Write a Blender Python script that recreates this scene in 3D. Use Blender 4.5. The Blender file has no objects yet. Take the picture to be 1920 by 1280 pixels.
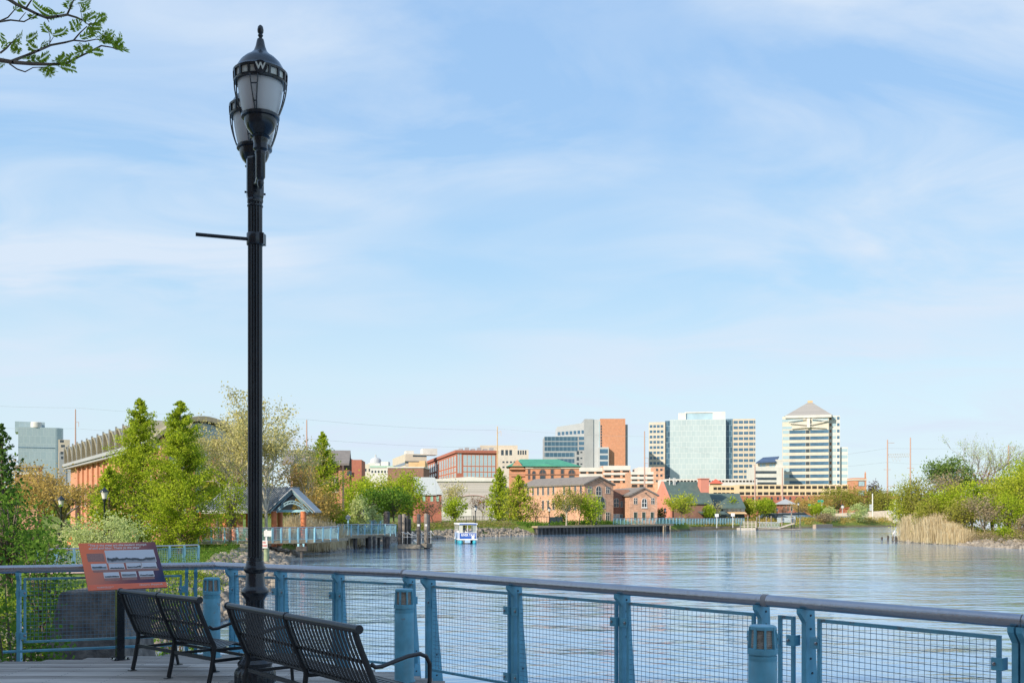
import bpy, math, random
import numpy as np
from mathutils import Vector, Matrix
from mathutils.geometry import tessellate_polygon
R = math.radians
sc = bpy.context.scene
# ---------------------------------------------------------------- camera, sky, sun, exposure
F, HZ, EYE = 1867.0, 956.0, 1.76          # focal length and horizon row in photo pixels, eye height above the deck
cam_d = bpy.data.cameras.new("camera")
cam = bpy.data.objects.new("camera", cam_d)
sc.collection.objects.link(cam)
cam.location = (0, 0, EYE)
cam.rotation_euler = (R(90), 0, 0)
cam_d.sensor_width = 36.0
cam_d.lens = F * 36.0 / 1920.0
cam_d.shift_y = (HZ - 640.0) / 1920.0
cam_d.clip_start = 0.05
cam_d.clip_end = 8000
sc.camera = cam
SUN_EL = R(30)          # the sun stands behind and to the left of the camera
sd = Vector((-0.70 * math.cos(SUN_EL), -0.714 * math.cos(SUN_EL), math.sin(SUN_EL))).normalized()
sun_d = bpy.data.lights.new("sun", 'SUN')
sun_d.energy = 4.7
sun_d.angle = R(0.5)
sun_d.color = (1.0, 0.89, 0.72)
sun = bpy.data.objects.new("sun", sun_d)
sun.rotation_euler = sd.to_track_quat('Z', 'Y').to_euler()
sc.collection.objects.link(sun)
world = bpy.data.worlds.new("World")
sc.world = world
world.use_nodes = True
wn = world.node_tree
wn.nodes.clear()
def wnode(t, **k):
    n = wn.nodes.new(t)
    for a, b in k.items(): setattr(n, a, b)
    return n
w_out = wnode('ShaderNodeOutputWorld'); w_bg = wnode('ShaderNodeBackground')
sky = wnode('ShaderNodeTexSky', sky_type='NISHITA')
sky.sun_disc = False
sky.sun_elevation = SUN_EL
sky.sun_rotation = math.atan2(sd.x, sd.y)
sky.air_density = 1.0; sky.dust_density = 0.6; sky.ozone_density = 1.6
w_bg.inputs['Strength'].default_value = 0.143
tc = wnode('ShaderNodeTexCoord')
sepv = wnode('ShaderNodeSeparateXYZ')
# thin cirrus: noise on a plane high above (direction divided by its height)
mx = wnode('ShaderNodeMath', operation='MAXIMUM'); mx.inputs[1].default_value = 0.02
ad = wnode('ShaderNodeMath', operation='ADD'); ad.inputs[1].default_value = 0.16
dx = wnode('ShaderNodeMath', operation='DIVIDE'); dy = wnode('ShaderNodeMath', operation='DIVIDE')
cmb = wnode('ShaderNodeCombineXYZ')
wn.links.new(tc.outputs['Generated'], sepv.inputs[0])
wn.links.new(sepv.outputs['Z'], mx.inputs[0]); wn.links.new(mx.outputs[0], ad.inputs[0])
wn.links.new(sepv.outputs['X'], dx.inputs[0]); wn.links.new(ad.outputs[0], dx.inputs[1])
wn.links.new(sepv.outputs['Y'], dy.inputs[0]); wn.links.new(ad.outputs[0], dy.inputs[1])
wn.links.new(dx.outputs[0], cmb.inputs[0]); wn.links.new(dy.outputs[0], cmb.inputs[1])
mp = wnode('ShaderNodeMapping'); mp.inputs['Rotation'].default_value = (0, 0, R(-24)); mp.inputs['Scale'].default_value = (1.0, 1.6, 1); mp.inputs['Location'].default_value = (3.1, 0.4, 0)
wn.links.new(cmb.outputs[0], mp.inputs[0])
nz = wnode('ShaderNodeTexNoise'); nz.inputs['Scale'].default_value = 1.35; nz.inputs['Detail'].default_value = 9; nz.inputs['Roughness'].default_value = 0.56; nz.inputs['Distortion'].default_value = 0.9
wn.links.new(mp.outputs[0], nz.inputs['Vector'])
mp2 = wnode('ShaderNodeMapping'); mp2.inputs['Scale'].default_value = (0.8, 1.3, 1); mp2.inputs['Location'].default_value = (11.0, 3.3, 0)
wn.links.new(cmb.outputs[0], mp2.inputs[0])
nz2 = wnode('ShaderNodeTexNoise'); nz2.inputs['Scale'].default_value = 0.7; nz2.inputs['Detail'].default_value = 3
wn.links.new(mp2.outputs[0], nz2.inputs['Vector'])
rp = wnode('ShaderNodeMapRange'); rp.inputs['From Min'].default_value = 0.36; rp.inputs['From Max'].default_value = 0.62; rp.inputs['To Max'].default_value = 0.95
rp2 = wnode('ShaderNodeMapRange'); rp2.inputs['From Min'].default_value = 0.36; rp2.inputs['From Max'].default_value = 0.56
wn.links.new(nz.outputs['Fac'], rp.inputs['Value']); wn.links.new(nz2.outputs['Fac'], rp2.inputs['Value'])
mu = wnode('ShaderNodeMath', operation='MULTIPLY')
wn.links.new(rp.outputs[0], mu.inputs[0]); wn.links.new(rp2.outputs[0], mu.inputs[1])
cm = wnode('ShaderNodeMix', data_type='RGBA')
CLOUD = (3.85, 4.45, 5.2, 1)
cm.inputs['B'].default_value = CLOUD
wn.links.new(mu.outputs[0], cm.inputs['Factor'])
# thin air-light that whitens the sky towards the horizon
hr = wnode('ShaderNodeValToRGB'); e = hr.color_ramp.elements
cols = [(0.0, (3.85,4.62,5.0)), (.13, (3.5,4.5,5.15)), (.24, (2.4,3.8,5.2)), (.36, (2.0,3.3,5.05)), (.60, (1.8,2.95,4.85))]
while len(e) < len(cols): e.new(.5)
for q, (p_, c_) in zip(e, cols): q.position = p_; q.color = tuple(x / 6 for x in c_) + (1,)
sc6 = wnode('ShaderNodeVectorMath', operation='SCALE'); sc6.inputs['Scale'].default_value = 6.0
wn.links.new(sepv.outputs['Z'], hr.inputs[0]); wn.links.new(hr.outputs[0], sc6.inputs[0])
hm = wnode('ShaderNodeMix', data_type='RGBA'); hm.inputs['Factor'].default_value = 0.9
wn.links.new(sc6.outputs[0], hm.inputs['B'])
wn.links.new(sky.outputs[0], hm.inputs['A'])
wn.links.new(hm.outputs['Result'], cm.inputs['A'])
wn.links.new(cm.outputs['Result'], w_bg.inputs['Color'])
wn.links.new(w_bg.outputs[0], w_out.inputs[0])
sc.view_settings.view_transform = 'Standard'
sc.view_settings.look = 'None'
sc.view_settings.exposure = 0.37
sc.view_settings.gamma = 1.0
sc.cycles.max_bounces = 6
sc.cycles.transparent_max_bounces = 6
# ---------------------------------------------------------------- helpers
WATER = -2.1
random.seed(7)
rng = np.random.default_rng(7)
def PX(px, Y): return (px - 960.0) / F * Y
def PZ(py, Y): return EYE - (py - HZ) / F * Y
def P(px, py, Y): return Vector((PX(px, Y), Y, PZ(py, Y)))
def srgb(r, g, b):
    f = lambda c: (c / 255 / 12.92) if c / 255 <= 0.04045 else ((c / 255 + 0.055) / 1.055) ** 2.4
    return (f(r), f(g), f(b), 1)
MATS = {}
def set_ramp(ramp, stops):
    e = ramp.color_ramp.elements
    while len(e) < len(stops): e.new(0.5)
    for i, (p_, c_) in enumerate(sorted(stops)): e[i].position = max(0.0, min(1.0, p_)); e[i].color = tuple(c_[:3]) + (1,)
def mat(name, col, rough=0.7, metal=0.0, var=0.12, scale=4.0, bump=0.0, bscale=None, spec=0.5, col2=None, brick=None, coat=0.0, detail=5):
    if name in MATS: return MATS[name]
    m = bpy.data.materials.new(name); m.use_nodes = True
    nt = m.node_tree; b = nt.nodes['Principled BSDF']
    b.inputs['Roughness'].default_value = rough; b.inputs['Metallic'].default_value = metal
    b.inputs['Specular IOR Level'].default_value = spec
    b.inputs['Coat Weight'].default_value = coat
    t = nt.nodes.new('ShaderNodeTexCoord')
    n = nt.nodes.new('ShaderNodeTexNoise'); n.inputs['Scale'].default_value = scale; n.inputs['Detail'].default_value = detail
    nt.links.new(t.outputs['Object'], n.inputs['Vector'])
    c = tuple(col[:3]) + (1,)
    lo = tuple(col2[:3]) + (1,) if col2 else tuple(x * (1 - var) for x in col[:3]) + (1,)
    hi = c if col2 else tuple(min(1, x * (1 + var)) for x in col[:3]) + (1,)
    r = nt.nodes.new('ShaderNodeMapRange'); r.inputs['From Min'].default_value = 0.33; r.inputs['From Max'].default_value = 0.67
    nt.links.new(n.outputs['Fac'], r.inputs['Value'])
    mi = nt.nodes.new('ShaderNodeMix'); mi.data_type = 'RGBA'
    mi.inputs['A'].default_value = lo; mi.inputs['B'].default_value = hi
    nt.links.new(r.outputs[0], mi.inputs['Factor'])
    out = mi.outputs['Result']
    if brick:
        br = nt.nodes.new('ShaderNodeTexBrick'); br.inputs['Scale'].default_value = 1.0
        br.inputs['Brick Width'].default_value = brick[0]; br.inputs['Row Height'].default_value = brick[1]
        br.inputs['Mortar Size'].default_value = brick[2]
        mc = brick[3]
        br.inputs['Mortar'].default_value = tuple(mc[:3]) + (1,)
        nt.links.new(out, br.inputs['Color1'])
        dk = nt.nodes.new('ShaderNodeMix'); dk.data_type = 'RGBA'; dk.blend_type = 'MULTIPLY'; dk.inputs['Factor'].default_value = 1
        dk.inputs['B'].default_value = (brick[4] if len(brick) > 4 else (.8, .8, .8, 1))
        nt.links.new(out, dk.inputs['A']); nt.links.new(dk.outputs['Result'], br.inputs['Color2'])
        s = nt.nodes.new('ShaderNodeSeparateXYZ'); cb = nt.nodes.new('ShaderNodeCombineXYZ'); a2 = nt.nodes.new('ShaderNodeMath')
        nt.links.new(t.outputs['Object'], s.inputs[0])
        nt.links.new(s.outputs['X'], a2.inputs[0]); nt.links.new(s.outputs['Y'], a2.inputs[1])
        nt.links.new(a2.outputs[0], cb.inputs['X']); nt.links.new(s.outputs['Z'], cb.inputs['Y'])
        nt.links.new(cb.outputs[0], br.inputs['Vector'])
        out = br.outputs['Color']
    nt.links.new(out, b.inputs['Base Color'])
    if bump:
        n2 = nt.nodes.new('ShaderNodeTexNoise'); n2.inputs['Scale'].default_value = bscale or scale * 3; n2.inputs['Detail'].default_value = 6
        nt.links.new(t.outputs['Object'], n2.inputs['Vector'])
        bp = nt.nodes.new('ShaderNodeBump'); bp.inputs['Strength'].default_value = bump; bp.inputs['Distance'].default_value = 0.05
        nt.links.new(n2.outputs['Fac'], bp.inputs['Height']); nt.links.new(bp.outputs[0], b.inputs['Normal'])
    MATS[name] = m
    return m
def wear(m, col, scale, lo, hi, amount, detail=8, stretch=(1,1,1)):
    """patches of rust, dirt or dust with a shape of their own"""
    nt = m.node_tree; b = nt.nodes['Principled BSDF']; src = b.inputs['Base Color'].links[0].from_socket
    t = nt.nodes.new('ShaderNodeTexCoord'); mp_ = nt.nodes.new('ShaderNodeMapping'); mp_.inputs['Scale'].default_value = stretch
    n = nt.nodes.new('ShaderNodeTexNoise'); n.inputs['Scale'].default_value = scale; n.inputs['Detail'].default_value = detail; n.inputs['Roughness'].default_value = .65
    nt.links.new(t.outputs['Object'], mp_.inputs[0]); nt.links.new(mp_.outputs[0], n.inputs['Vector'])
    r = nt.nodes.new('ShaderNodeMapRange'); r.inputs['From Min'].default_value = lo; r.inputs['From Max'].default_value = hi; r.inputs['To Max'].default_value = amount
    nt.links.new(n.outputs['Fac'], r.inputs['Value'])
    x = nt.nodes.new('ShaderNodeMix'); x.data_type = 'RGBA'; x.inputs['B'].default_value = tuple(col) + (1,)
    nt.links.new(r.outputs[0], x.inputs['Factor']); nt.links.new(src, x.inputs['A']); nt.links.new(x.outputs['Result'], b.inputs['Base Color'])
def leafmat(name, c1, c2, trans=0.35, rough=0.6):
    if name in MATS: return MATS[name]
    m = bpy.data.materials.new(name); m.use_nodes = True
    nt = m.node_tree; nt.nodes.clear()
    o = nt.nodes.new('ShaderNodeOutputMaterial'); d = nt.nodes.new('ShaderNodeBsdfDiffuse'); tr = nt.nodes.new('ShaderNodeBsdfTranslucent')
    g = nt.nodes.new('ShaderNodeNewGeometry'); mi = nt.nodes.new('ShaderNodeMix'); mi.data_type = 'RGBA'
    mi.inputs['A'].default_value = tuple(c1[:3]) + (1,); mi.inputs['B'].default_value = tuple(c2[:3]) + (1,)
    t = nt.nodes.new('ShaderNodeTexCoord'); n = nt.nodes.new('ShaderNodeTexNoise'); n.inputs['Scale'].default_value = 0.9; n.inputs['Detail'].default_value = 3
    nt.links.new(t.outputs['Object'], n.inputs['Vector'])
    av = nt.nodes.new('ShaderNodeMath'); av.operation = 'MULTIPLY_ADD'; av.inputs[1].default_value = 0.6
    mr = nt.nodes.new('ShaderNodeMapRange'); mr.inputs['From Min'].default_value = 0.35; mr.inputs['From Max'].default_value = 0.65; mr.inputs['To Max'].default_value = 0.4
    nt.links.new(n.outputs['Fac'], mr.inputs['Value'])
    nt.links.new(g.outputs['Random Per Island'], av.inputs[0]); nt.links.new(mr.outputs[0], av.inputs[2])
    nt.links.new(av.outputs[0], mi.inputs['Factor'])
    sh = nt.nodes.new('ShaderNodeMixShader'); sh.inputs[0].default_value = trans
    nt.links.new(mi.outputs['Result'], d.inputs['Color']); nt.links.new(mi.outputs['Result'], tr.inputs['Color'])
    nt.links.new(d.outputs[0], sh.inputs[1]); nt.links.new(tr.outputs[0], sh.inputs[2]); nt.links.new(sh.outputs[0], o.inputs[0])
    MATS[name] = m
    return m
class MB:
    def __init__(s): s.v = []; s.f = []; s.m = []; s.cur = 0
    def add(s, vs, fs):
        o = len(s.v); s.v += [tuple(x) for x in vs]
        for f in fs: s.f.append(tuple(i + o for i in f)); s.m.append(s.cur)
        return s
    def box(s, x0, x1, y0, y1, z0, z1):
        return s.add([(x0,y0,z0),(x1,y0,z0),(x1,y1,z0),(x0,y1,z0),(x0,y0,z1),(x1,y0,z1),(x1,y1,z1),(x0,y1,z1)],
                     [(0,3,2,1),(4,5,6,7),(0,1,5,4),(1,2,6,5),(2,3,7,6),(3,0,4,7)])
    def bar(s, a, b, w, h, up=(0,0,1)):
        a = Vector(a); b = Vector(b); d = (b - a).normalized(); u = Vector(up)
        sx = d.cross(u)
        if sx.length < 1e-4: sx = d.cross(Vector((1,0,0)))
        sx.normalize(); uu = sx.cross(d).normalized(); sx = sx * (w / 2); uu = uu * (h / 2)
        vs = [p + q for p in (a, b) for q in (-sx-uu, sx-uu, sx+uu, -sx+uu)]
        return s.add(vs, [(0,1,2,3),(7,6,5,4),(0,4,5,1),(1,5,6,2),(2,6,7,3),(3,7,4,0)])
    def tube(s, pts, r, n=8, cap=True, squash=1.0):
        pts = [Vector(p) for p in pts]; k = len(pts)
        rr = r if isinstance(r, (list, tuple)) else [r] * k
        prev = None; vs = []
        for i in range(k):
            d = (pts[min(i+1,k-1)] - pts[max(i-1,0)]).normalized()
            if prev is None:
                a = Vector((0,0,1)) if abs(d.z) < 0.9 else Vector((1,0,0))
                u = d.cross(a).normalized()
            else:
                u = (prev - d * prev.dot(d))
                u = u.normalized() if u.length > 1e-6 else d.orthogonal().normalized()
            prev = u; w = d.cross(u)
            for j in range(n):
                t = 2 * math.pi * j / n
                vs.append(pts[i] + u * (math.cos(t) * rr[i]) + w * (math.sin(t) * rr[i] * squash))
        fs = [(i*n+j, i*n+(j+1)%n, (i+1)*n+(j+1)%n, (i+1)*n+j) for i in range(k-1) for j in range(n)]
        if cap: fs += [tuple(range(n-1,-1,-1)), tuple(range((k-1)*n, k*n))]
        return s.add(vs, fs)
    def lathe(s, prof, n=24, c=(0,0,0), flute=0, fd=0.0, fz=None):
        vs = []
        for (r, z) in prof:
            for j in range(n):
                t = 2 * math.pi * j / n; q = r
                if flute and (fz is None or fz[0] <= z <= fz[1]): q = r * (1 - fd * (0.5 + 0.5 * math.cos(flute * t)) ** 2)
                vs.append((c[0] + q * math.cos(t), c[1] + q * math.sin(t), c[2] + z))
        k = len(prof)
        fs = [(i*n+j, i*n+(j+1)%n, (i+1)*n+(j+1)%n, (i+1)*n+j) for i in range(k-1) for j in range(n)]
        fs += [tuple(range(n-1,-1,-1)), tuple(range((k-1)*n, k*n))]
        return s.add(vs, fs)
    def prism(s, poly, a, b, axis='z'):
        """poly in the plane across axis; a, b the two levels"""
        def mk(p, t): return {'z': (p[0], p[1], t), 'y': (p[0], t, p[1]), 'x': (t, p[0], p[1])}[axis]
        n = len(poly); vs = [mk(p, a) for p in poly] + [mk(p, b) for p in poly]
        tri = tessellate_polygon([[Vector((p[0], p[1], 0)) for p in poly]])
        fs = [tuple(t) for t in tri] + [tuple(i + n for i in reversed(t)) for t in tri]
        fs += [(i, (i+1)%n, (i+1)%n+n, i+n) for i in range(n)]
        return s.add(vs, fs)
    def quad(s, *p): return s.add(p, [tuple(range(len(p)))])
    def sheet(s, a, b, c, d, t):
        """a slab whose top is the quad abcd, t thick, straight down"""
        top = [Vector(x) for x in (a, b, c, d)]; bot = [x - Vector((0,0,t)) for x in top]
        return s.add(top + bot, [(0,1,2,3),(7,6,5,4),(0,4,5,1),(1,5,6,2),(2,6,7,3),(3,7,4,0)])
    def build(s, name, mats, parent=None, smooth=False, bevel=0.0, fix=True):
        me = bpy.data.meshes.new(name); me.from_pydata(s.v, [], s.f)
        for m in (mats if isinstance(mats, (list, tuple)) else [mats]): me.materials.append(m)
        if any(s.m): me.polygons.foreach_set('material_index', s.m)
        if fix:
            import bmesh
            bm = bmesh.new(); bm.from_mesh(me); bmesh.ops.recalc_face_normals(bm, faces=bm.faces); bm.to_mesh(me); bm.free()
        if smooth: me.shade_smooth(); me.set_sharp_from_angle(angle=R(40))
        me.update()
        o = bpy.data.objects.new(name, me); sc.collection.objects.link(o)
        if bevel:
            bv = o.modifiers.new('bevel', 'BEVEL'); bv.width = bevel; bv.segments = 2; bv.limit_method = 'ANGLE'
        if parent is not None: o.parent = parent
        return o
def tag(o, label=None, cat=None, group=None, kind=None):
    if label: o['label'] = label
    if cat: o['category'] = cat
    if group: o['group'] = group
    if kind: o['kind'] = kind
    return o
def thing(name, label, cat, loc=(0,0,0), rz=0.0, group=None):
    o = bpy.data.objects.new(name, None); sc.collection.objects.link(o)
    o.location = loc; o.rotation_euler = (0, 0, rz); o.empty_display_size = 0.3
    return tag(o, label, cat, group)
def copy_tree(o, parent=None):
    c = o.copy(); sc.collection.objects.link(c)
    if parent is not None: c.parent = parent
    for ch in list(o.children): copy_tree(ch, c)
    return c
def put(o, loc, rz=0.0, label=None, scale=None):
    o.location = loc; o.rotation_euler = (0, 0, rz)
    if label: o['label'] = label
    if scale: o.scale = (scale,) * 3 if not isinstance(scale, tuple) else scale
    return o
def text_mesh(body, size, name, m, parent, loc, rot, extrude=0.002, align='CENTER', shear=0.0, xs=1.0, bold=0.0):
    cu = bpy.data.curves.new(name, 'FONT'); cu.body = body; cu.size = size; cu.extrude = extrude; cu.align_x = align; cu.align_y = 'CENTER'; cu.shear = shear
    cu.offset = bold; cu.resolution_u = 3
    t = bpy.data.objects.new(name + '_curve', cu); sc.collection.objects.link(t)
    dg = bpy.context.evaluated_depsgraph_get()
    me = bpy.data.meshes.new_from_object(t.evaluated_get(dg))
    bpy.data.objects.remove(t); bpy.data.curves.remove(cu)
    me.materials.clear(); me.materials.append(m)
    if xs != 1.0:
        for v in me.vertices: v.co.x *= xs
    o = bpy.data.objects.new(name, me); sc.collection.objects.link(o)
    o.parent = parent; o.location = loc; o.rotation_euler = rot
    return o
# ---------------------------------------------------------------- common materials
M_steel = mat('brushed_steel', (.44,.44,.47), rough=.27, metal=.9, var=.06, scale=14, bump=.08, bscale=60)
M_blue = mat('blue_painted_steel', (.13,.41,.55), rough=.42, var=.16, scale=7, bump=.04, bscale=40)
M_bluelight = mat('light_blue_painted_steel', (.33,.60,.70), rough=.45, var=.08)
M_wire = mat('galvanised_wire', (.16,.27,.36), rough=.45, metal=.35, var=.1)
M_bolt = mat('bolt_steel', (.35,.36,.38), rough=.25, metal=1)
M_hole = mat('dark_bolt', (.03,.05,.07), rough=.5)
M_black = mat('black_painted_metal', (.010,.016,.024), rough=.22, var=.2, scale=6, bump=.05, bscale=50, coat=.15)
M_blackb = mat('black_bench_metal', (.014,.017,.022), rough=.38, var=.2, scale=8, coat=.1)
M_wood = mat('weathered_wood', (.23,.20,.17), rough=.85, var=.3, scale=3, bump=.3)
M_pile = mat('dark_timber_pile', (.085,.075,.068), rough=.9, var=.35, scale=3, bump=.4)
M_glass_dk = mat('dark_window_glass', (.035,.05,.065), rough=.12, var=.3, scale=.6, spec=.8)
M_glass_bl = mat('blue_window_glass', (.07,.15,.24), rough=.2, var=.3, scale=.3, spec=.5)
M_white = mat('white_paint', (.66,.65,.63), rough=.6, var=.06)
M_concrete = mat('concrete', (.50,.44,.37), rough=.85, var=.14, scale=1.2, bump=.2)
wear(M_blue, (.20,.10,.05), 9, .63, .70, .8); wear(M_blue, (.30,.42,.46), 2.2, .45, .7, .45, stretch=(1,1,.25))
wear(M_black, (.07,.075,.08), 6, .5, .75, .5, stretch=(1,1,.3)); wear(M_blackb, (.05,.05,.05), 9, .55, .75, .4)
wear(M_steel, (.25,.24,.23), 14, .55, .72, .5)
# ---------------------------------------------------------------- shore outline (plan), land lies to its left going away, round the far side and back on the right
SH = [(-60,6),(-30,9),(-13,15),(-10.6,21),(-10.0,27.8),(-10.1,31),(-10.4,35.3),(-10.9,40.5),(-12.3,50),(-14.5,60),(-16.0,69),(-18.2,80),(-19.0,88),
      (-17.0,92),(-16.6,98),(-15.8,106),(-14.5,118),(-11.2,134),(-7,141),(-1,149),(3.4,155),(3.9,157.5),(14,167),(28.6,181),(34,189),(48,199),(61,212),(74,224),(86,233),(105,246),(140,255),
      (200,262),(200,215),(120,190),(80,160),(60,142),(50.5,130),(48.3,123.5),(48.6,114),(49.3,107.5),(50.8,99),(52,88),(55,70),(62,40),(70,10),(85,-60),(60,-140),(-140,-140),(-140,6)]
# water polygon = inside of SH
SHP = np.array(SH, float)
def shore_sd(x, y):
    """signed distance to the shore: positive on land"""
    x = np.asarray(x, float); y = np.asarray(y, float)
    d = np.full(x.shape, 1e9); inside = np.zeros(x.shape, bool)
    n = len(SHP)
    for i in range(n):
        ax, ay = SHP[i]; bx, by = SHP[(i+1) % n]
        ex, ey = bx-ax, by-ay; L = ex*ex + ey*ey
        t = np.clip(((x-ax)*ex + (y-ay)*ey) / L, 0, 1)
        d = np.minimum(d, np.hypot(x-ax-t*ex, y-ay-t*ey))
        c = ((ay > y) != (by > y))
        xi = ax + (y-ay) * ex / (ey if abs(ey) > 1e-9 else 1e-9)
        inside ^= (c & (x < xi))
    return np.where(inside, -d, d)
def land_z(x, y):
    x = np.asarray(x, float); y = np.asarray(y, float)
    top = np.interp(y, [-50, 15, 60, 100, 140, 200, 400, 900, 4000], [-.9, -1.0, -1.3, -1.15, -.75, -.7, -.5, -.3, 0.0])
    right = (x > 40) & (y < 180)
    top = np.where(right, -1.25, top)
    top = top + .12 * np.sin(x*.31 + y*.17) * np.cos(y*.23 - x*.11)
    d = shore_sd(x, y)
    w = np.where((x > 3) & (x < 34) & (y > 150) & (y < 200), .4, 3.4)
    t = np.clip(d / w, 0, 1); t = t * t * (3 - 2*t) * .6 + t * .4
    z = WATER + (top - WATER) * t
    return np.where(d < 0, WATER - np.minimum(2.5, .5 * -d) - 0.02, z)
def gz(x, y): return float(land_z(np.array([x]), np.array([y]))[0])
def np_mesh(name, co, faces_flat, nv, mats, smooth=False):
    me = bpy.data.meshes.new(name); nf = len(faces_flat) // nv
    me.vertices.add(len(co)); me.vertices.foreach_set('co', np.asarray(co, np.float32).ravel())
    me.loops.add(nf*nv); me.loops.foreach_set('vertex_index', np.asarray(faces_flat, np.int32))
    me.polygons.add(nf); me.polygons.foreach_set('loop_start', np.arange(0, nf*nv, nv, dtype=np.int32))
    for m in (mats if isinstance(mats, (list, tuple)) else [mats]): me.materials.append(m)
    me.update(calc_edges=True)
    if smooth: me.shade_smooth()
    o = bpy.data.objects.new(name, me); sc.collection.objects.link(o)
    return o
def grass_mat():
    m = mat('ground_grass', (.085,.13,.03), rough=.95, spec=.1)
    nt = m.node_tree; b = nt.nodes['Principled BSDF']
    for l in list(nt.links):
        if l.to_socket == b.inputs['Base Color']: nt.links.remove(l)
    t = nt.nodes['Texture Coordinate']
    def noise(s, d=5):
        n = nt.nodes.new('ShaderNodeTexNoise'); n.inputs['Scale'].default_value = s; n.inputs['Detail'].default_value = d
        nt.links.new(t.outputs['Object'], n.inputs['Vector']); return n
    def ramp(n, pts):
        r = nt.nodes.new('ShaderNodeValToRGB'); e = r.color_ramp.elements
        while len(e) < len(pts): e.new(.5)
        for q, (p, c) in zip(e, pts): q.position = p; q.color = tuple(c) + (1,)
        nt.links.new(n.outputs['Fac'], r.inputs[0]); return r
    g = ramp(noise(.35), [(.3,(.09,.14,.025)),(.5,(.15,.21,.04)),(.7,(.26,.26,.09))])
    g2 = ramp(noise(5), [(.3,(.6,.6,.6)),(.7,(1.25,1.25,1.2))])
    mu = nt.nodes.new('ShaderNodeMix'); mu.data_type = 'RGBA'; mu.blend_type = 'MULTIPLY'; mu.inputs['Factor'].default_value = 1
    nt.links.new(g.outputs[0], mu.inputs['A']); nt.links.new(g2.outputs[0], mu.inputs['B'])
    # mud and dead reeds near the water line (by height)
    geo = nt.nodes.new('ShaderNodeNewGeometry'); sp = nt.nodes.new('ShaderNodeSeparateXYZ'); nt.links.new(geo.outputs['Position'], sp.inputs[0])
    hn = noise(1.3); ma = nt.nodes.new('ShaderNodeMath'); ma.operation = 'MULTIPLY_ADD'; ma.inputs[1].default_value = .55
    nt.links.new(hn.outputs['Fac'], ma.inputs[0]); nt.links.new(sp.outputs['Z'], ma.inputs[2])
    mr = nt.nodes.new('ShaderNodeMapRange'); mr.inputs['From Min'].default_value = -1.72; mr.inputs['From Max'].default_value = -1.2
    nt.links.new(ma.outputs[0], mr.inputs['Value'])
    mud = ramp(noise(3), [(.3,(.075,.062,.045)),(.7,(.20,.165,.11))])
    fx = nt.nodes.new('ShaderNodeMix'); fx.data_type = 'RGBA'
    nt.links.new(mr.outputs[0], fx.inputs['Factor']); nt.links.new(mud.outputs[0], fx.inputs['A']); nt.links.new(mu.outputs['Result'], fx.inputs['B'])
    nt.links.new(fx.outputs['Result'], b.inputs['Base Color'])
    return m
def make_ground():
    ang = np.concatenate([np.arange(-42, 42, .3), np.arange(42, 318, 4.0)]) * math.pi / 180
    rad = np.concatenate([[0.5, 3], np.arange(6, 60, .8), np.geomspace(60, 260, 120), np.geomspace(265, 6000, 40)])
    A, Rr = np.meshgrid(ang, rad)
    x = np.sin(A) * Rr; y = np.cos(A) * Rr
    z = land_z(x, y)
    co = np.stack([x.ravel(), y.ravel(), z.ravel()], 1); na, nr = len(ang), len(rad)
    i, j = np.meshgrid(np.arange(nr-1), np.arange(na), indexing='ij')
    j2 = (j+1) % na
    f = np.stack([i*na+j, i*na+j2, (i+1)*na+j2, (i+1)*na+j], -1).reshape(-1)
    # close the centre
    g = np_mesh('ground', co, f, 4, grass_mat(), smooth=True)
    tag(g, kind='structure')
make_ground()
def water_mat():
    m = bpy.data.materials.new('river_water'); m.use_nodes = True; nt = m.node_tree; b = nt.nodes['Principled BSDF']
    b.inputs['Base Color'].default_value = (.225,.385,.57,1); b.inputs['Roughness'].default_value = .07
    b.inputs['Metallic'].default_value = .38; b.inputs['IOR'].default_value = 1.45; b.inputs['Specular IOR Level'].default_value = .7
    g = nt.nodes.new('ShaderNodeNewGeometry')
    def layer(sx, sy, rot, scale, detail, rough=.55):
        mpn = nt.nodes.new('ShaderNodeMapping'); mpn.inputs['Scale'].default_value = (sx, sy, 1); mpn.inputs['Rotation'].default_value = (0,0,R(rot))
        nt.links.new(g.outputs['Position'], mpn.inputs[0])
        n = nt.nodes.new('ShaderNodeTexNoise'); n.inputs['Scale'].default_value = scale; n.inputs['Detail'].default_value = detail; n.inputs['Roughness'].default_value = rough
        nt.links.new(mpn.outputs[0], n.inputs['Vector']); return n
    a = layer(.55, 1.0, 8, 1.5, 3); c = layer(.35, 1.0, -12, .33, 3)
    # patches of calm and of ruffled water
    p = layer(.22, 1.0, 6, .035, 4); pr = nt.nodes.new('ShaderNodeMapRange'); pr.inputs['From Min'].default_value = .40; pr.inputs['From Max'].default_value = .60
    pr.inputs['To Min'].default_value = .16; pr.inputs['To Max'].default_value = 1.0
    nt.links.new(p.outputs['Fac'], pr.inputs['Value'])
    # ripples grow with the distance from the sheltered near bank
    b1 = nt.nodes.new('ShaderNodeBump'); b1.inputs['Distance'].default_value = .08
    b2 = nt.nodes.new('ShaderNodeBump'); b2.inputs['Distance'].default_value = .40
    nt.links.new(a.outputs['Fac'], b1.inputs['Height']); nt.links.new(c.outputs['Fac'], b2.inputs['Height'])
    nt.links.new(pr.outputs[0], b1.inputs['Strength']); b2.inputs['Strength'].default_value = .45
    nt.links.new(b2.outputs[0], b1.inputs['Normal']); nt.links.new(b1.outputs[0], b.inputs['Normal'])
    rr = nt.nodes.new('ShaderNodeMapRange'); rr.inputs['To Min'].default_value = .03; rr.inputs['To Max'].default_value = .12
    nt.links.new(pr.outputs[0], rr.inputs['Value']); nt.links.new(rr.outputs[0], b.inputs['Roughness'])
    return m
w = MB(); w.quad((-400,-400,WATER),(400,-400,WATER),(400,600,WATER),(-400,600,WATER))
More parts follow.
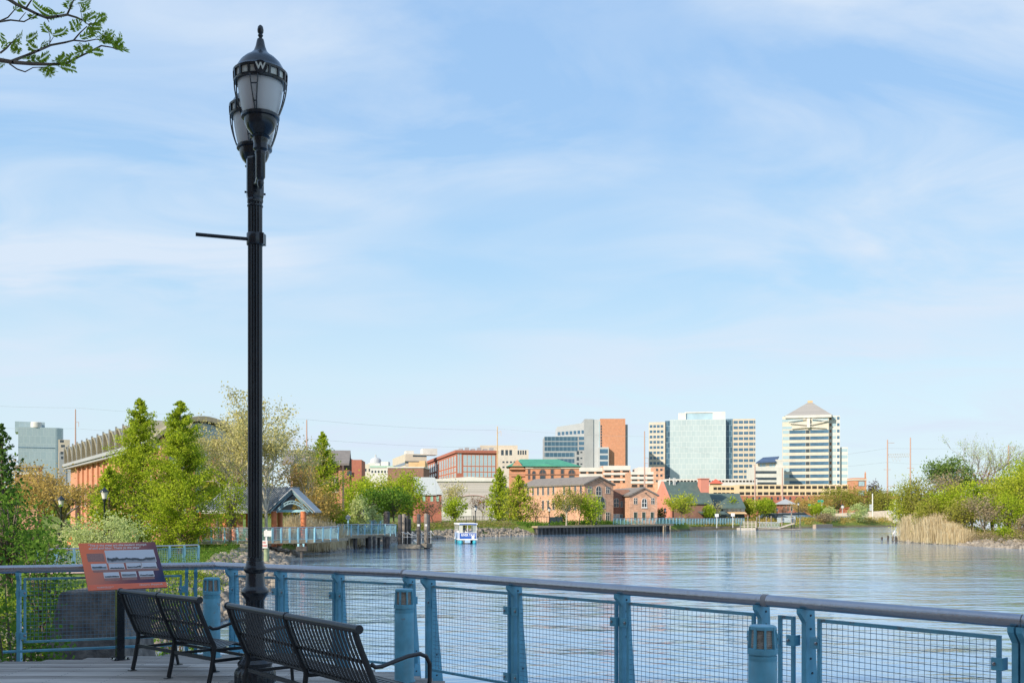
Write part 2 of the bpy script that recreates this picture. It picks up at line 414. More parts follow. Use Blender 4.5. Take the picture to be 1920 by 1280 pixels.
tag(w.build('water', water_mat(), fix=False), kind='structure')
# ---------------------------------------------------------------- deck and railings
RL = [(-9.6,10.35),(-5.97,11.6),(-3.68,12.39),(-1.17,10.83),(1.94,7.62),(3.18,6.19),(5.6,3.25)]
def rail_hit(px):
    t = (px - 960) / F
    for (a, b) in zip(RL[:-1], RL[1:]):
        # x = t*y
        fa = a[0] - t*a[1]; fb = b[0] - t*b[1]
        if fa <= 0 <= fb or fb <= 0 <= fa:
            s = fa / (fa - fb); return (a[0] + s*(b[0]-a[0]), a[1] + s*(b[1]-a[1]))
def edge_y(x, off):
    """far edge of the deck at x (a little inside the rail)"""
    ys = []
    for (a, b) in zip(RL[:-1], RL[1:]):
        if a[0] <= x <= b[0]:
            L = math.hypot(b[0]-a[0], b[1]-a[1]); n = (-(b[1]-a[1])/L, (b[0]-a[0])/L)
            ys.append(a[1] + (x-a[0])/(b[0]-a[0])*(b[1]-a[1]) - off / max(.3, n[1]))
    return min(ys) if ys else None
def make_deck():
    mb = MB(); w = .138; gap = .007; y = -2.9
    r = random.Random(3)
    xs = np.arange(-9.55, 5.6, .02); ed = np.array([edge_y(x, .02) or -9 for x in xs])
    while y < 12.6:
        ok = xs[ed > y + w]
        if len(ok) > 3:
            x0, x1 = float(ok[0]), float(ok[-1])
            # butt joints
            cuts = [x0]; x = x0 + r.uniform(1.2, 3.6)
            while x < x1 - .8: cuts.append(x); x += 3.6
            cuts.append(x1)
            for a, b in zip(cuts[:-1], cuts[1:]):
                dz = r.uniform(-.002, .002)
                mb.cur = 0; mb.box(a + .002, b - .002, y, y + w, -.045 + dz, dz)
                if y > 7.5:
                    mb.cur = 1; x_ = math.ceil(a/.6)*.6
                    while x_ < b:
                        for q_ in (.03, w-.03): mb.box(x_-.005, x_+.005, y+q_-.005, y+q_+.005, dz, dz+.0012)
                        x_ += .6
        y += w + gap
    m = mat('weathered_deck_boards', (.20,.19,.185), rough=.8, var=.3, scale=2)
    nt = m.node_tree; b = nt.nodes['Principled BSDF']
    # grain along the boards + each board a little different
    t = nt.nodes['Texture Coordinate']; mpn = nt.nodes.new('ShaderNodeMapping'); mpn.inputs['Scale'].default_value = (.5, 14, 6)
    nt.links.new(t.outputs['Object'], mpn.inputs[0])
    n = nt.nodes.new('ShaderNodeTexNoise'); n.inputs['Scale'].default_value = 3; n.inputs['Detail'].default_value = 6; nt.links.new(mpn.outputs[0], n.inputs['Vector'])
    g = nt.nodes.new('ShaderNodeNewGeometry')
    ma = nt.nodes.new('ShaderNodeMath'); ma.operation = 'MULTIPLY_ADD'; ma.inputs[1].default_value = .35; nt.links.new(g.outputs['Random Per Island'], ma.inputs[0]); nt.links.new(n.outputs['Fac'], ma.inputs[2])
    r2 = nt.nodes.new('ShaderNodeValToRGB'); e = r2.color_ramp.elements
    e[0].position = .42; e[0].color = (.25,.22,.195,1); e[1].position = .95; e[1].color = (.66,.60,.54,1)
    nt.links.new(ma.outputs[0], r2.inputs[0]); nt.links.new(r2.outputs[0], b.inputs['Base Color'])
    tag(mb.build('deck', [m, M_hole]), kind='structure')
    u = MB()
    for y in (-2, 1, 4, 7, 9.6, 11.4):
        ok = xs[ed > y + .3]
        if len(ok): u.box(float(ok[0]), float(ok[-1]), y, y+.15, -.36, -.06)
    for (x, y) in ((-8,8.5),(-5.5,10.6),(-3.7,11.4),(-1.6,9.9),(0,8.5),(1.5,7.2),(2.6,5.6),(-4,5),(0,2),(-8,3)):
        u.lathe([(.16,-4.2),(.16,-.36)], 12, (x, y, 0))
    tag(u.build('deck_frame', M_wood), kind='structure')
make_deck()
FIN = [(-.065,1.035),(.115,1.035),(.14,.62),(.245,-.30),(0,-.30),(0,.93),(-.065,1.0)]
def fin_mb():
    mb = MB(); mb.prism(FIN, -.019, .019, 'x')
    mb.cur = 1
    for z in (.98,.88,.66,.55,.44,.33,.22,.0,-.1):
        y = .06 + (.02 if z < .6 else 0) + (.05 if z < .3 else 0)
        for s in (-1, 1): mb.tube([(s*.018, y, z), (s*.026, y, z)], .009, 6)
    return mb
def panel(L, z0, z1, parent):
    """wire mesh in an angle-steel frame, from x=0 to L"""
    root_x = 0
    fr = MB(); w = .026
    for x in (0, L - w): fr.box(x, x + w, -.014, .014, z0, z1)
    fr.box(w, L - w, -.014, .014, z0, z0 + w); fr.box(w, L - w, -.014, .014, z1 - w, z1)
    fo = fr.build('mesh_panel', M_blue, parent, bevel=.002)
    wi = MB(); s = .0435; n = max(1, round((L - 2*w) / s)); st = (L - 2*w) / n
    for i in range(1, n): x = w + i*st; wi.tube([(x, 0, z0+w), (x, 0, z1-w)], .0021, 4, cap=False)
    n = round((z1 - z0 - 2*w) / s); st = (z1 - z0 - 2*w) / n
    for i in range(1, n): z = z0 + w + i*st; wi.tube([(w, .004, z), (L-w, .004, z)], .0021, 4, cap=False)
    wo = wi.build('wire_mesh', M_wire, fo, fix=False)
    return fo
def bracket(parent, x, z, s):
    mb = MB(); mb.box(x if s > 0 else x - .07, x + .07 if s > 0 else x, -.03, -.018, z-.04, z+.04)
    mb.box(x - .004, x + .004, -.03, .05, z-.04, z+.04)
    b = mb.build('bracket', M_blue, parent, bevel=.003)
    k = MB(); k.lathe([(.013,0),(.013,.006),(.008,.010),(.002,.011)], 8)
    o = k.build('bolt', M_bolt, b, smooth=True); o.location = (x + s*.05, -.03, z); o.rotation_euler = (R(90),0,0)
def section(a, b, pxs, label, lowbar, zb, zt=.965, narrow=None, ends=(0,0)):
    L = math.hypot(b[0]-a[0], b[1]-a[1]); rz = math.atan2(b[1]-a[1], b[0]-a[0])
    t = thing('railing_section', label, 'railing', (a[0], a[1], 0), rz, 'blue mesh railing sections round the deck')
    pr = MB(); pr.tube([(.004,0,1.07),(L*.5,0,1.07),(L-.004,0,1.07)], .046, 20)
    pr.build('handrail', M_steel, t, smooth=True)
    ss = []
    for p in pxs:
        if isinstance(p, tuple): ss.append(p[0])
        else:
            h = rail_hit(p); ss.append((h[0]-a[0])*math.cos(rz) + (h[1]-a[1])*math.sin(rz))
    f0 = fin_mb()
    for s in ss:
        o = f0.build('post', [M_blue, M_hole], t, bevel=0); o.location = (s, 0, 0)
        for z in (.79, zb + .09):
            q = MB(); q.box(s-.028, s-.0195, .02, .105, z-.042, z+.042); cl = q.build('clip', M_blue, t, bevel=.003)
            k = MB(); k.lathe([(.013,0),(.013,.006),(.008,.010),(.002,.011)], 8); k = k.build('bolt', M_bolt, cl, smooth=True); k.location = (s-.028, .062, z); k.rotation_euler = (0, R(-90), 0)
    f_all = sorted(ss)
    gaps = [(x0 + .055, x1 - .055) for x0, x1 in zip(f_all[:-1], f_all[1:]) if x1 - x0 > .2 and not (narrow and len(narrow) > 1)]
    if narrow: gaps += narrow
    for (x0, x1) in gaps:
        h = bpy.data.objects.new('x', None)
        fo = panel(x1 - x0, zb, zt, t); fo.location = (x0, .028, 0)
        for z in (.79, zb + .09):
            bracket(t, x0 - .03, z, 1); bracket(t, x1 + .03, z, -1)
    lb = MB(); lb.tube([(.03, .03, lowbar), (L - .03, .03, lowbar)], .016, 8); lb.build('lower_bar', M_blue, t, smooth=True)
    return t
section(RL[0], RL[1], [(.05,), (1.3,), (2.5,), (3.72,)], 'blue mesh railing section running off beyond the shrubs at the deck corner', .105, .2)
S1 = section(RL[1], RL[2], [34, 350, 367], 'blue mesh railing section behind the information panel', .105, .2)
section(RL[2], RL[3], [431, 523, 631, 763], 'blue mesh railing section passing behind the base of the big street lamp', -.06, .06)
section(RL[3], RL[4], [799, 960, 1163, 1424], 'blue mesh railing section between the two free standing bollard lights over open water', -.06, .06, narrow=[(.045, .135)])
section(RL[4], RL[5], [1507, (1.84,)], 'blue mesh railing section just past the nearest bollard light', -.06, .06, narrow=[(.10, .24), (.435, 1.745)])
section(RL[5], RL[6], [(.0,), (1.35,), (2.7,)], 'nearest blue mesh railing section at the end of the deck', -.06, .06)
# pale plastic sleeves in the handrail joints
for i, lab in ((3, 'grey rubber joint ring in the handrail above the middle bollard light'), (4, 'grey rubber joint ring in the handrail above the nearest bollard light')):
    mb = MB(); a, b = RL[i-1], RL[i]; d = Vector((b[0]-a[0], b[1]-a[1], 0)).normalized()
    c = Vector((RL[i][0], RL[i][1], 1.07))
    mb.tube([c - d*.022, c + d*.022], .049, 20)
    tag(mb.build('joint_ring', mat('grey_rubber', (.36,.34,.34), rough=.7), smooth=True), lab, 'joint ring')
# ---------------------------------------------------------------- bollard lights
M_lens = mat('ribbed_lens', (.42,.36,.30), rough=.25, var=.25, scale=30)
def make_bollard(label):
    t = thing('bollard_light', label, 'bollard light', group='blue bollard lights along the railing')
    b = MB(); b.lathe([(.115,0),(.115,.012),(.100,.014),(.100,.70),(.099,.702),(.099,.712),(.100,.714),(.100,.742)], 28)
    b.build('body', M_blue, t, smooth=True)
    b = MB(); b.lathe([(.092,.742),(.092,.752),(.104,.754),(.104,.79),(.098,.794)], 28); b.build('collar', M_blue, t, smooth=True)
    l = MB(); pr = [(.07,.794)]
    for k in range(10): pr += [(.084-.0006*k,.797+.0132*k),(.078-.0006*k,.803+.0132*k)]
    pr += [(.07,.93)]; l.lathe(pr, 24); l.build('lens', M_lens, t, smooth=True)
    c = MB()
    for k in range(8):
        a = 2*math.pi*k/8 + .2; c.bar((.094*math.cos(a), .094*math.sin(a), .79), (.086*math.cos(a), .086*math.sin(a), .94), .014, .02, up=(math.cos(a), math.sin(a), 0))
    c.lathe([(.092,.925),(.092,.945),(.085,.952),(.02,.956)], 28)
    c.build('cage', M_blue, t, smooth=True)
    return t
B0 = make_bollard('blue bollard light behind the armrest of the smaller bench'); put(B0, (PX(397, 11.95), 11.95, 0), .3)
put(copy_tree(B0), (PX(758, 10.25), 10.25, 0), 1.0, 'blue bollard light beyond the armrest of the longer bench')
put(copy_tree(B0), (PX(1430, 7.0), 7.0, 0), 2.1, 'nearest blue bollard light, alone between two close railing posts')
# ---------------------------------------------------------------- the big twin lamp
def make_lamp():
    t = thing('street_lamp', 'tall black fluted twin street lamp with a W badge rising from the deck', 'street lamp', (-2.58, 10, 0))
    N = 72
    b = MB()
    b.lathe([(.215,0),(.215,.03),(.205,.04),(.205,.13),(.19,.17),(.165,.19),(.165,.205),(.172,.215),(.172,.235),(.150,.26),(.120,.30)], N, flute=18, fd=.05, fz=(.035,.14))
    b.lathe([(.118,.29),(.11,.32),(.098,.36),(.092,.40),(.090,.84),(.094,.87)], N, flute=12, fd=.12, fz=(.38,.85))
    b.lathe([(.094,.865),(.11,.89),(.131,.915),(.136,.94),(.130,.965),(.112,.985),(.098,1.0),(.090,1.12),(.088,1.13),(.100,1.14),(.113,1.165),(.108,1.19),(.094,1.205),(.088,1.24),(.086,1.25),(.079,1.255)], N)
    b.build('base', M_black, t, smooth=True)
    s = MB(); s.lathe([(.077,1.25),(.077,1.285),(.072,1.29),(.0715,4.86)], 96, flute=14, fd=.16, fz=(1.289,4.87))
    s.build('fluted_shaft', M_black, t, smooth=True)
    c = MB(); c.lathe([(.080,4.84),(.083,4.86),(.080,4.88),(.086,4.90),(.089,4.93),(.089,5.27),(.080,5.29),(.02,5.31)], 8)
    c.lathe([(.077,4.80),(.080,4.81),(.077,4.82)], 24)
    for a in range(4):
        q = a*math.pi/2+.4; c.tube([(.084*math.cos(q), .084*math.sin(q), 4.94), (.104*math.cos(q), .104*math.sin(q), 4.94)], .012, 6)
    c.build('crown_sleeve', M_black, t, bevel=.004)
    # banner arm
    r = MB(); r.lathe([(.080,-.06),(.084,-.055),(.084,.055),(.080,.06)], 24, (0,0,4.475)); r.box(.05,.10,-.06,-.02,4.42,4.53); r.box(.05,.10,.005,.045,4.42,4.53)
    cl = r.build('clamp', M_black, t, smooth=True)
    r = MB(); r.tube([(-.07,-.02,4.475),(-.30,-.09,4.478),(-.545,-.165,4.482)], [.018,.0185,.019], 12); r.build('banner_arm', M_black, t, smooth=True)
    M_globe = mat('frosted_globe', (.66,.65,.63), rough=.35, var=.06, scale=3)
    M_cream = mat('cream_glass', (.66,.66,.58), rough=.4)  # plain cream colour for the lantern band and the badge letter
    def head(cx, cy, dz):
        h = MB()     # bracket arm and stem (local to the lamp)
        dirx = Vector((cx, cy, 0)); 
        h.tube([Vector((cx*.12, cy*.12, 5.02)), Vector((cx*.55, cy*.55, 4.98)), Vector((cx*.9, cy*.9, 5.05)), Vector((cx, cy, 5.14+dz))], [.03,.028,.028,.03], 10)
        h.lathe([(.012,4.98),(.028,5.01),(.035,5.04),(.026,5.06),(.045,5.09),(.047,5.30),(.055,5.32),(.050,5.34),(.070,5.36),(.066,5.39),(.064,5.42),(.072,5.44),(.075,5.47)], 24, (cx, cy, dz))
        a = h.build('bracket_arm', M_black, t, smooth=True)
        g = MB(); g.lathe([(.060,5.455),(.090,5.47),(.096,5.475),(.078,5.49),(.085,5.50),(.125,5.545),(.150,5.60),(.155,5.65),(.180,5.655),(.182,5.68),(.170,5.69)], 36, (cx, cy, dz))
        l = g.build('lantern', M_black, t, smooth=True)
        g = MB(); g.lathe([(.158,5.685),(.176,5.74),(.198,5.85),(.212,5.95),(.216,6.02),(.21,6.03)], 36, (cx, cy, dz)); g.build('globe', M_globe, l, smooth=True)
        g = MB()
        g.lathe([(.232,5.985),(.248,5.985),(.252,6.0),(.244,6.01),(.232,6.01)], 36, (cx, cy, dz)); g.lathe([(.236,6.075),(.254,6.075),(.258,6.095),(.245,6.105),(.22,6.11)], 36, (cx, cy, dz))
        for k in range(16):
            q = 2*math.pi*(k+.5)/16; g.bar((cx+.244*math.cos(q), cy+.244*math.sin(q), 6.0+dz), (cx+.247*math.cos(q), cy+.247*math.sin(q), 6.085+dz), .02 if k % 4 else .035, .02, up=(math.cos(q), math.sin(q), 0))
        for k in range(4):     # bowed cage bars down to the fitter, in pairs with rungs
            q0 = 2*math.pi*k/4 - math.pi/2 + math.atan2(-(cx-2.58), 10) * 0
            for e in (-1, 1):
                pts = []
                for i in range(9):
                    u = i/8; z = 5.99 - u*.32; rad = .246 - .075*u**1.8; q = q0 + e*(.16 - .12*u)
                    pts.append((cx + rad*math.cos(q), cy + rad*math.sin(q), z+dz))
                g.tube(pts, .0065, 6)
            for u, zz in ((.28, 0), (.75, 0)):
                z = 5.99 - u*.32; rad = .246 - .075*u**1.8; w = .16 - .12*u
                g.tube([(cx + rad*math.cos(q0-w), cy + rad*math.sin(q0-w), z+dz), (cx + rad*math.cos(q0+w), cy + rad*math.sin(q0+w), z+dz)], .006, 6)
        g.build('cage', M_black, l, smooth=True)
        g = MB(); g.lathe([(.236,6.008),(.238,6.078)], 32, (cx, cy, dz)); g.build('band_glass', M_cream, l, smooth=True)
        g = MB(); g.lathe([(.25,6.10),(.235,6.112),(.222,6.135),(.19,6.19),(.145,6.235),(.10,6.265),(.065,6.30),(.046,6.35),(.036,6.40),(.030,6.42),(.012,6.425),(.018,6.44),(.026,6.455),(.018,6.47),(.028,6.485),(.030,6.51),(.024,6.54),(.010,6.555)], 36, (cx, cy, dz-.0))
        g.build('hood', M_black, l, smooth=True)
        d = Vector((-(-2.58+cx), -(10+cy), 0)).normalized(); q = math.atan2(d.y, d.x)
        g = MB(); g.tube([(0,0,0),(0,0,.016)], .060, 24); o = g.build('badge', M_black, l, smooth=True)
        o.location = (cx + .256*math.cos(q), cy + .256*math.sin(q), 6.045+dz); o.rotation_euler = (R(90), 0, q + R(90))
        return l, o, q, cx, cy, dz
    l, o, q, cx, cy, dz = head(.155, -.40, -.125)
    text_mesh('W', .085, 'badge_letter', M_cream, l, (cx + .276*math.cos(q), cy + .276*math.sin(q), 6.045+dz), (R(90), 0, q + R(90)), extrude=.002, bold=.003)
    head(-.11, .40, -.135)
make_lamp()
# ---------------------------------------------------------------- benches
BP = [(0,.86),(.02,.79),(.055,.70),(.095,.61),(.135,.52),(.16,.46),(.19,.41),(.24,.375),(.30,.37),(.37,.385),(.44,.40),(.51,.40),(.555,.385),(.575,.355)]
def bench(label, a, b, n):
    L = math.hypot(b[0]-a[0], b[1]-a[1]); rz = math.atan2(b[1]-a[1], b[0]-a[0])
    t = thing('bench', label, 'bench', (a[0], a[1], 0), rz, 'black steel slat benches on the deck')
    def strip(mb, x, w, pts, th=.005):
        k = len(pts); vs = []
        for i, (y, z) in enumerate(pts):
            y0, z0 = pts[max(i-1,0)]; y1, z1 = pts[min(i+1,k-1)]; dd = Vector((y1-y0, z1-z0)).normalized(); nn = Vector((-dd.y, dd.x)) * th/2
            vs += [(x, y+nn.x, z+nn.y), (x+w, y+nn.x, z+nn.y), (x+w, y-nn.x, z-nn.y), (x, y-nn.x, z-nn.y)]
        fs = []
        for i in range(k-1):
            for j in range(4): fs.append((i*4+j, i*4+(j+1)%4, (i+1)*4+(j+1)%4, (i+1)*4+j))
        fs += [(0,1,2,3), (k*4-1, k*4-2, k*4-3, k*4-4)]
        mb.add(vs, fs)
    frames = [0, L/2, L]
    for half in range(2):
        x0, x1 = frames[half] + .03, frames[half+1] - .03
        m = round((x1-x0)/.060); st = (x1-x0)/m
        bk, se = MB(), MB()
        for i in range(m):
            x = x0 + (i+.5)*st - .0195
            strip(bk, x, .039, BP[:8]); strip(se, x, .039, BP[7:])
        for (i, dz) in ((3,0),(6,0)):
            y, z = BP[i]; bk.box(x0-.01, x1+.01, y+.004, y+.012, z-.014, z+.014)
        se.box(x0-.01, x1+.01, .33, .37, .345, .365); se.box(x0-.01, x1+.01, .53, .57, .36, .38)
        bk.build('backrest', M_blackb, t); se.build('seat', M_blackb, t)
    tr = MB(); tr.tube([(-.035,-.005,.875),(L+.035,-.005,.875)], .030, 16)
    tr.build('top_rail', M_blackb, t, smooth=True)
    for x in (-.035, L/2, L+.035):
        tr = MB(); tr.tube([(x-.012,-.005,.875),(x+.012,-.005,.875)], .035, 16); tr.build('rail_collar', M_blackb, t, smooth=True)
    for i, x in enumerate(frames):
        f = MB()
        pts = [(x,y-.012,z) for (y,z) in BP[:7]] + [(x,.18,.36),(x,.168,.27),(x,.145,.14),(x,.115,.01)]
        for p, q in zip(pts[:-1], pts[1:]): pass
        f.tube(pts, .025, 8, squash=.8)
        f.box(x-.03,x+.03,.07,.15,0,.008)
        f.build('leg', M_blackb, t, smooth=True)
        f = MB()
        if i != 1: pts = [(x,.125,.60),(x,.16,.575),(x,.22,.575),(x,.32,.60),(x,.45,.63),(x,.56,.64),(x,.62,.615),(x,.655,.555),(x,.655,.42),(x,.625,.25),(x,.635,.12),(x,.66,.01)]
        else: pts = [(x,.20,.375),(x,.40,.36),(x,.60,.35),(x,.625,.33),(x,.62,.25),(x,.635,.12),(x,.66,.01)]
        f.tube(pts, .017, 8)
        f.box(x-.03,x+.03,.62,.70,0,.008)
        f.build('armrest' if i != 1 else 'leg', M_blackb, t, smooth=True)
        f = MB(); f.bar((x,.16,.25),(x,.62,.25),.022,.03); f.bar((x,.19,.36),(x,.62,.35),.02,.03); f.build('side_rail', M_blackb, t)
    f = MB(); f.bar((0,.17,.27),(L,.17,.27),.02,.035); f.bar((0,.62,.25),(L,.62,.25),.02,.03); f.build('stretcher', M_blackb, t)
    return t
def bp(px, py, zt=.875): Y = (EYE - zt)*F/(py-HZ); return (PX(px, Y), Y)
bench('smaller black slat bench in front of the information panel', bp(230,1108), bp(371,1124), 2)
bench('longer black slat bench in front of the street lamp base', bp(431,1135), bp(669,1178.5), 2)
# ---------------------------------------------------------------- information panel
def info():
    base = Vector((PX(225, 11.75), 11.75, 0))
    rz = .62
    t = thing('information_sign', 'slanted orange and dark blue history panel with old ship photographs on a black post', 'information sign', base, rz)
    p = MB(); p.box(-.044,.044,-.044,.044,0,1.02); p.box(-.09,.09,-.09,.09,0,.012)
    for s in (-1,1):
        for q in (-1,1): p.tube([(s*.07,q*.07,.012),(s*.07,q*.07,.03)], .012, 6)
    p.build('post', M_black, t, bevel=.004)
    # tilted board frame: centre, u to the right, v up the slope
    TILT = R(46)
    M_face = bpy.data.materials.new('printed_panel'); M_face.use_nodes = True; nt = M_face.node_tree; b = nt.nodes['Principled BSDF']; b.inputs['Roughness'].default_value = .6; b.inputs['Specular IOR Level'].default_value = .25
    tcn = nt.nodes.new('ShaderNodeTexCoord'); s = nt.nodes.new('ShaderNodeSeparateXYZ'); nt.links.new(tcn.outputs['Object'], s.inputs[0])
    ma = nt.nodes.new('ShaderNodeMath'); ma.operation = 'MULTIPLY_ADD'; ma.inputs[1].default_value = -.55; nt.links.new(s.outputs['Y'], ma.inputs[0]); nt.links.new(s.outputs['X'], ma.inputs[2])
    r = nt.nodes.new('ShaderNodeValToRGB')
    set_ramp(r, [(.05,(.95,.22,.10)),(.98,(.025,.045,.11)),(.36,(.62,.21,.14)),(.66,(.22,.09,.10))])
    mr = nt.nodes.new('ShaderNodeMapRange'); mr.inputs['From Min'].default_value = -.5; mr.inputs['From Max'].default_value = .5
    nt.links.new(ma.outputs[0], mr.inputs['Value']); nt.links.new(mr.outputs[0], r.inputs[0]); nt.links.new(r.outputs[0], b.inputs['Base Color'])
    W, H = .385, .375
    bd = MB(); bd.box(-W,W,-H,H,-.012,0); o = bd.build('panel', [M_face], t, bevel=.003)
    o.location = (.035, 0, 1.11); o.scale = (1.15, .975, 1); o.rotation_euler = (TILT, 0, 0)
    bk = MB(); bk.box(-.12,.12,-.10,.10,-.05,-.0125); bk.build('mounting_plate', M_black, o)
    M_or = mat('orange_print', (.85,.17,.08), rough=.45, var=.05); M_w = mat('white_print', (.72,.70,.68), rough=.5)
    M_tan = mat('caption_print', (.33,.17,.14), rough=.5, var=.15, scale=60)
    g = MB(); g.box(-W+.001,W-.001,-H+.001,-H+.085,0,.002); g.build('orange_band', M_or, o)
    text_mesh('“This is the great art–the modern triumph', .046, 'headline', M_w, o, (-.30, .330, .001), (0,0,0), extrude=.001, align='LEFT', shear=.25, xs=.74, bold=.0008)
    text_mesh('of skill and labor. There go the ships”', .046, 'headline', M_w, o, (-.30, .283, .001), (0,0,0), extrude=.001, align='LEFT', shear=.25, xs=.74, bold=.0008)
    text_mesh('RIVERFRONT', .022, 'footer_text', M_w, o, (-.30, -.335, .003), (0,0,0), extrude=.0008, align='LEFT', xs=1.25)
    text_mesh('WILMINGTON DELAWARE', .009, 'footer_text', M_w, o, (-.30, -.354, .003), (0,0,0), extrude=.0008, align='LEFT', xs=1.2)
    text_mesh('Historic Shipyards', .036, 'footer_text', M_w, o, (.11, -.322, .003), (0,0,0), extrude=.0008, align='LEFT', shear=.25, xs=.88)
    def photo(i, x0, x1, y0, y1, kind):
        m = bpy.data.materials.new('old_photo_print'); m.use_nodes = True; nn = m.node_tree; bb = nn.nodes['Principled BSDF']; bb.inputs['Roughness'].default_value = .45
        tt = nn.nodes.new('ShaderNodeTexCoord'); ss = nn.nodes.new('ShaderNodeSeparateXYZ'); nn.links.new(tt.outputs['Generated'], ss.inputs[0])
        mpp = nn.nodes.new('ShaderNodeMapping'); mpp.inputs['Location'].default_value = (i*3.7, i, 0); mpp.inputs['Scale'].default_value = (kind[0], kind[1], 1)
        nn.links.new(tt.outputs['Generated'], mpp.inputs[0])
        no = nn.nodes.new('ShaderNodeTexNoise'); no.inputs['Scale'].default_value = 2.2; no.inputs['Detail'].default_value = 5; nn.links.new(mpp.outputs[0], no.inputs['Vector'])
        # dark hull and shore under a pale sky
        m1 = nn.nodes.new('ShaderNodeMath'); m1.operation = 'MULTIPLY_ADD'; m1.inputs[1].default_value = kind[2]; nn.links.new(no.outputs['Fac'], m1.inputs[0]); nn.links.new(ss.outputs['Y'], m1.inputs[2])
        rr = nn.nodes.new('ShaderNodeValToRGB')
        a0 = kind[3]
        set_ramp(rr, [(pp, (c*.96, c, c*1.08)) for pp, c in ((a0-.28,.33),(a0-.14,.04),(a0-.02,.09),(a0+.04,.62))])
        nn.links.new(m1.outputs[0], rr.inputs[0]); nn.links.new(rr.outputs[0], bb.inputs['Base Color'])
        f = MB(); f.box(x0,x1,y0,y1,.0,.0015); ob = f.build('photograph', M_w, o)
        f = MB(); e_ = .006; f.box(x0+e_,x1-e_,y0+e_,y1-e_,.0018,.0028); f.build('photo_image', m, ob)
    photo(0, -.15, .345, .042, .245, (3,.6,.55,.62))
    for k, x in enumerate((-.31, -.14, .03, .185)): photo(k+1, x, x+.15, -.062, .034, ((2,2,.5,.75),(3,1,.5,.5),(2,1,.6,.7),(1.5,.8,.3,.35))[k])
    for k, x in enumerate((-.21, -.04, .135)): photo(k+6, x, x+.15, -.195, -.105, ((2,1,.5,.55),(1,.3,.3,.68),(2,1,.5,.6))[k])
    c = MB(); c.box(-.33,-.165,.07,.20,0,.0012)
    c.build('caption_block', M_tan, o)
    c = MB(); c.box(-.30,.345,-.10,-.066,0,.0012); c.build('caption_block', M_tan, o)
    for x in (-.21,-.04,.135):
        c = MB(); c.box(x,x+.145,-.235,-.20,0,.0012); c.build('caption_block', M_tan, o)
    return t
info()
# ---------------------------------------------------------------- old stone block on the bank
mb = MB()
X0, X1 = PX(97, 20), PX(258, 20)
r = random.Random(5)
mb.add([(X0,19.4,-1.6),(X1,19.4,-1.6),(X1,21.2,-1.6),(X0,21.2,-1.6),(X0+.28,19.7,.14),(X1-.16,19.65,.17),(X1-.2,21,.16),(X0+.3,21,.15)],
       [(0,3,2,1),(4,5,6,7),(0,1,5,4),(1,2,6,5),(2,3,7,6),(3,0,4,7)])
o = mb.build('concrete_block', mat('old_concrete', (.13,.115,.10), rough=.95, var=.4, scale=4, bump=.8, bscale=14), bevel=.05)
tag(o, 'old rough concrete block on the bank seen through the mesh behind the information panel', 'concrete block')
# ---------------------------------------------------------------- vegetation
def leaf_quads(c, size, asp=.75, droop=None):
    n = len(c); a = rng.normal(size=(n,3)); a /= np.linalg.norm(a, axis=1)[:,None]
    if droop is not None: a = a*(1-droop) + np.array([0,0,-1.0])*droop; a /= np.linalg.norm(a, axis=1)[:,None]
    b = rng.normal(size=(n,3)); b -= a*np.sum(a*b, axis=1)[:,None]; b /= np.linalg.norm(b, axis=1)[:,None]
    s = (size*rng.uniform(.6, 1.35, n))[:,None]
    v = np.stack([c - a*s*.5, c + b*s*.5*asp, c + a*s*.5, c - b*s*.5*asp], 1)
    return v.reshape(-1,3)
def leaf_obj(name, c, size, m, parent=None, asp=.75, droop=None):
    v = leaf_quads(np.asarray(c), size, asp, droop)
    o = np_mesh(name, v, np.arange(len(v)), 4, m)
    if parent is not None: o.parent = parent
    return o
class Wood:
    """many thin tapered twigs as one mesh"""
    def __init__(s): s.V = []; s.F = []; s.k = 0
    def seg(s, p, q, r0, r1, n=4):
        p = Vector(p); q = Vector(q); d = q - p
        if d.length < 1e-5: return
        d.normalize(); u = d.orthogonal().normalized(); w = d.cross(u)
        for (c, r) in ((p, r0), (q, r1)):
            for j in range(n):
                t = 2*math.pi*j/n; x = c + u*(math.cos(t)*r) + w*(math.sin(t)*r); s.V.append((x.x, x.y, x.z))
        k = s.k
        for j in range(n): s.F += [k+j, k+(j+1)%n, k+n+(j+1)%n, k+n+j]
        s.k += 2*n
    def path(s, pts, r0, r1, n=5):
        m = len(pts) - 1
        for i in range(m): s.seg(pts[i], pts[i+1], r0 + (r1-r0)*i/m, r0 + (r1-r0)*(i+1)/m, n)
    def build(s, name, m, parent=None):
        o = np_mesh(name, np.array(s.V), s.F, 4, m, smooth=True)
        if parent is not None: o.parent = parent
        return o
BARK = mat('bark', (.16,.125,.095), rough=.9, var=.3, scale=8, bump=.4)
BARKP = mat('pale_sycamore_bark', (.40,.36,.28), rough=.8, var=.25, scale=2)
BARKG = mat('grey_twigs', (.24,.20,.16), rough=.9, var=.2)
L_spring = leafmat('spring_green_leaves', (.15,.25,.015), (.60,.68,.06), .5)
L_spring2 = leafmat('yellow_green_leaves', (.22,.31,.02), (.66,.66,.09), .5)
L_mid = leafmat('mid_green_leaves', (.05,.13,.02), (.20,.33,.05), .42)
L_dark = leafmat('dark_green_leaves', (.035,.085,.022), (.13,.24,.045), .35)
L_pine = leafmat('pine_needles', (.06,.11,.03), (.24,.34,.08), .3)
L_pale = leafmat('pale_willow_leaves', (.30,.40,.13), (.70,.74,.34), .5)
L_bud = leafmat('tan_budding_leaves', (.32,.22,.06), (.74,.55,.18), .45)
L_pink = leafmat('rust_budding_leaves', (.25,.10,.06), (.42,.24,.14), .35)
L_syc = leafmat('pale_opening_leaves', (.34,.32,.10), (.78,.70,.32), .45)
L_purple = leafmat('purple_leaves', (.05,.025,.03), (.13,.07,.07), .3)
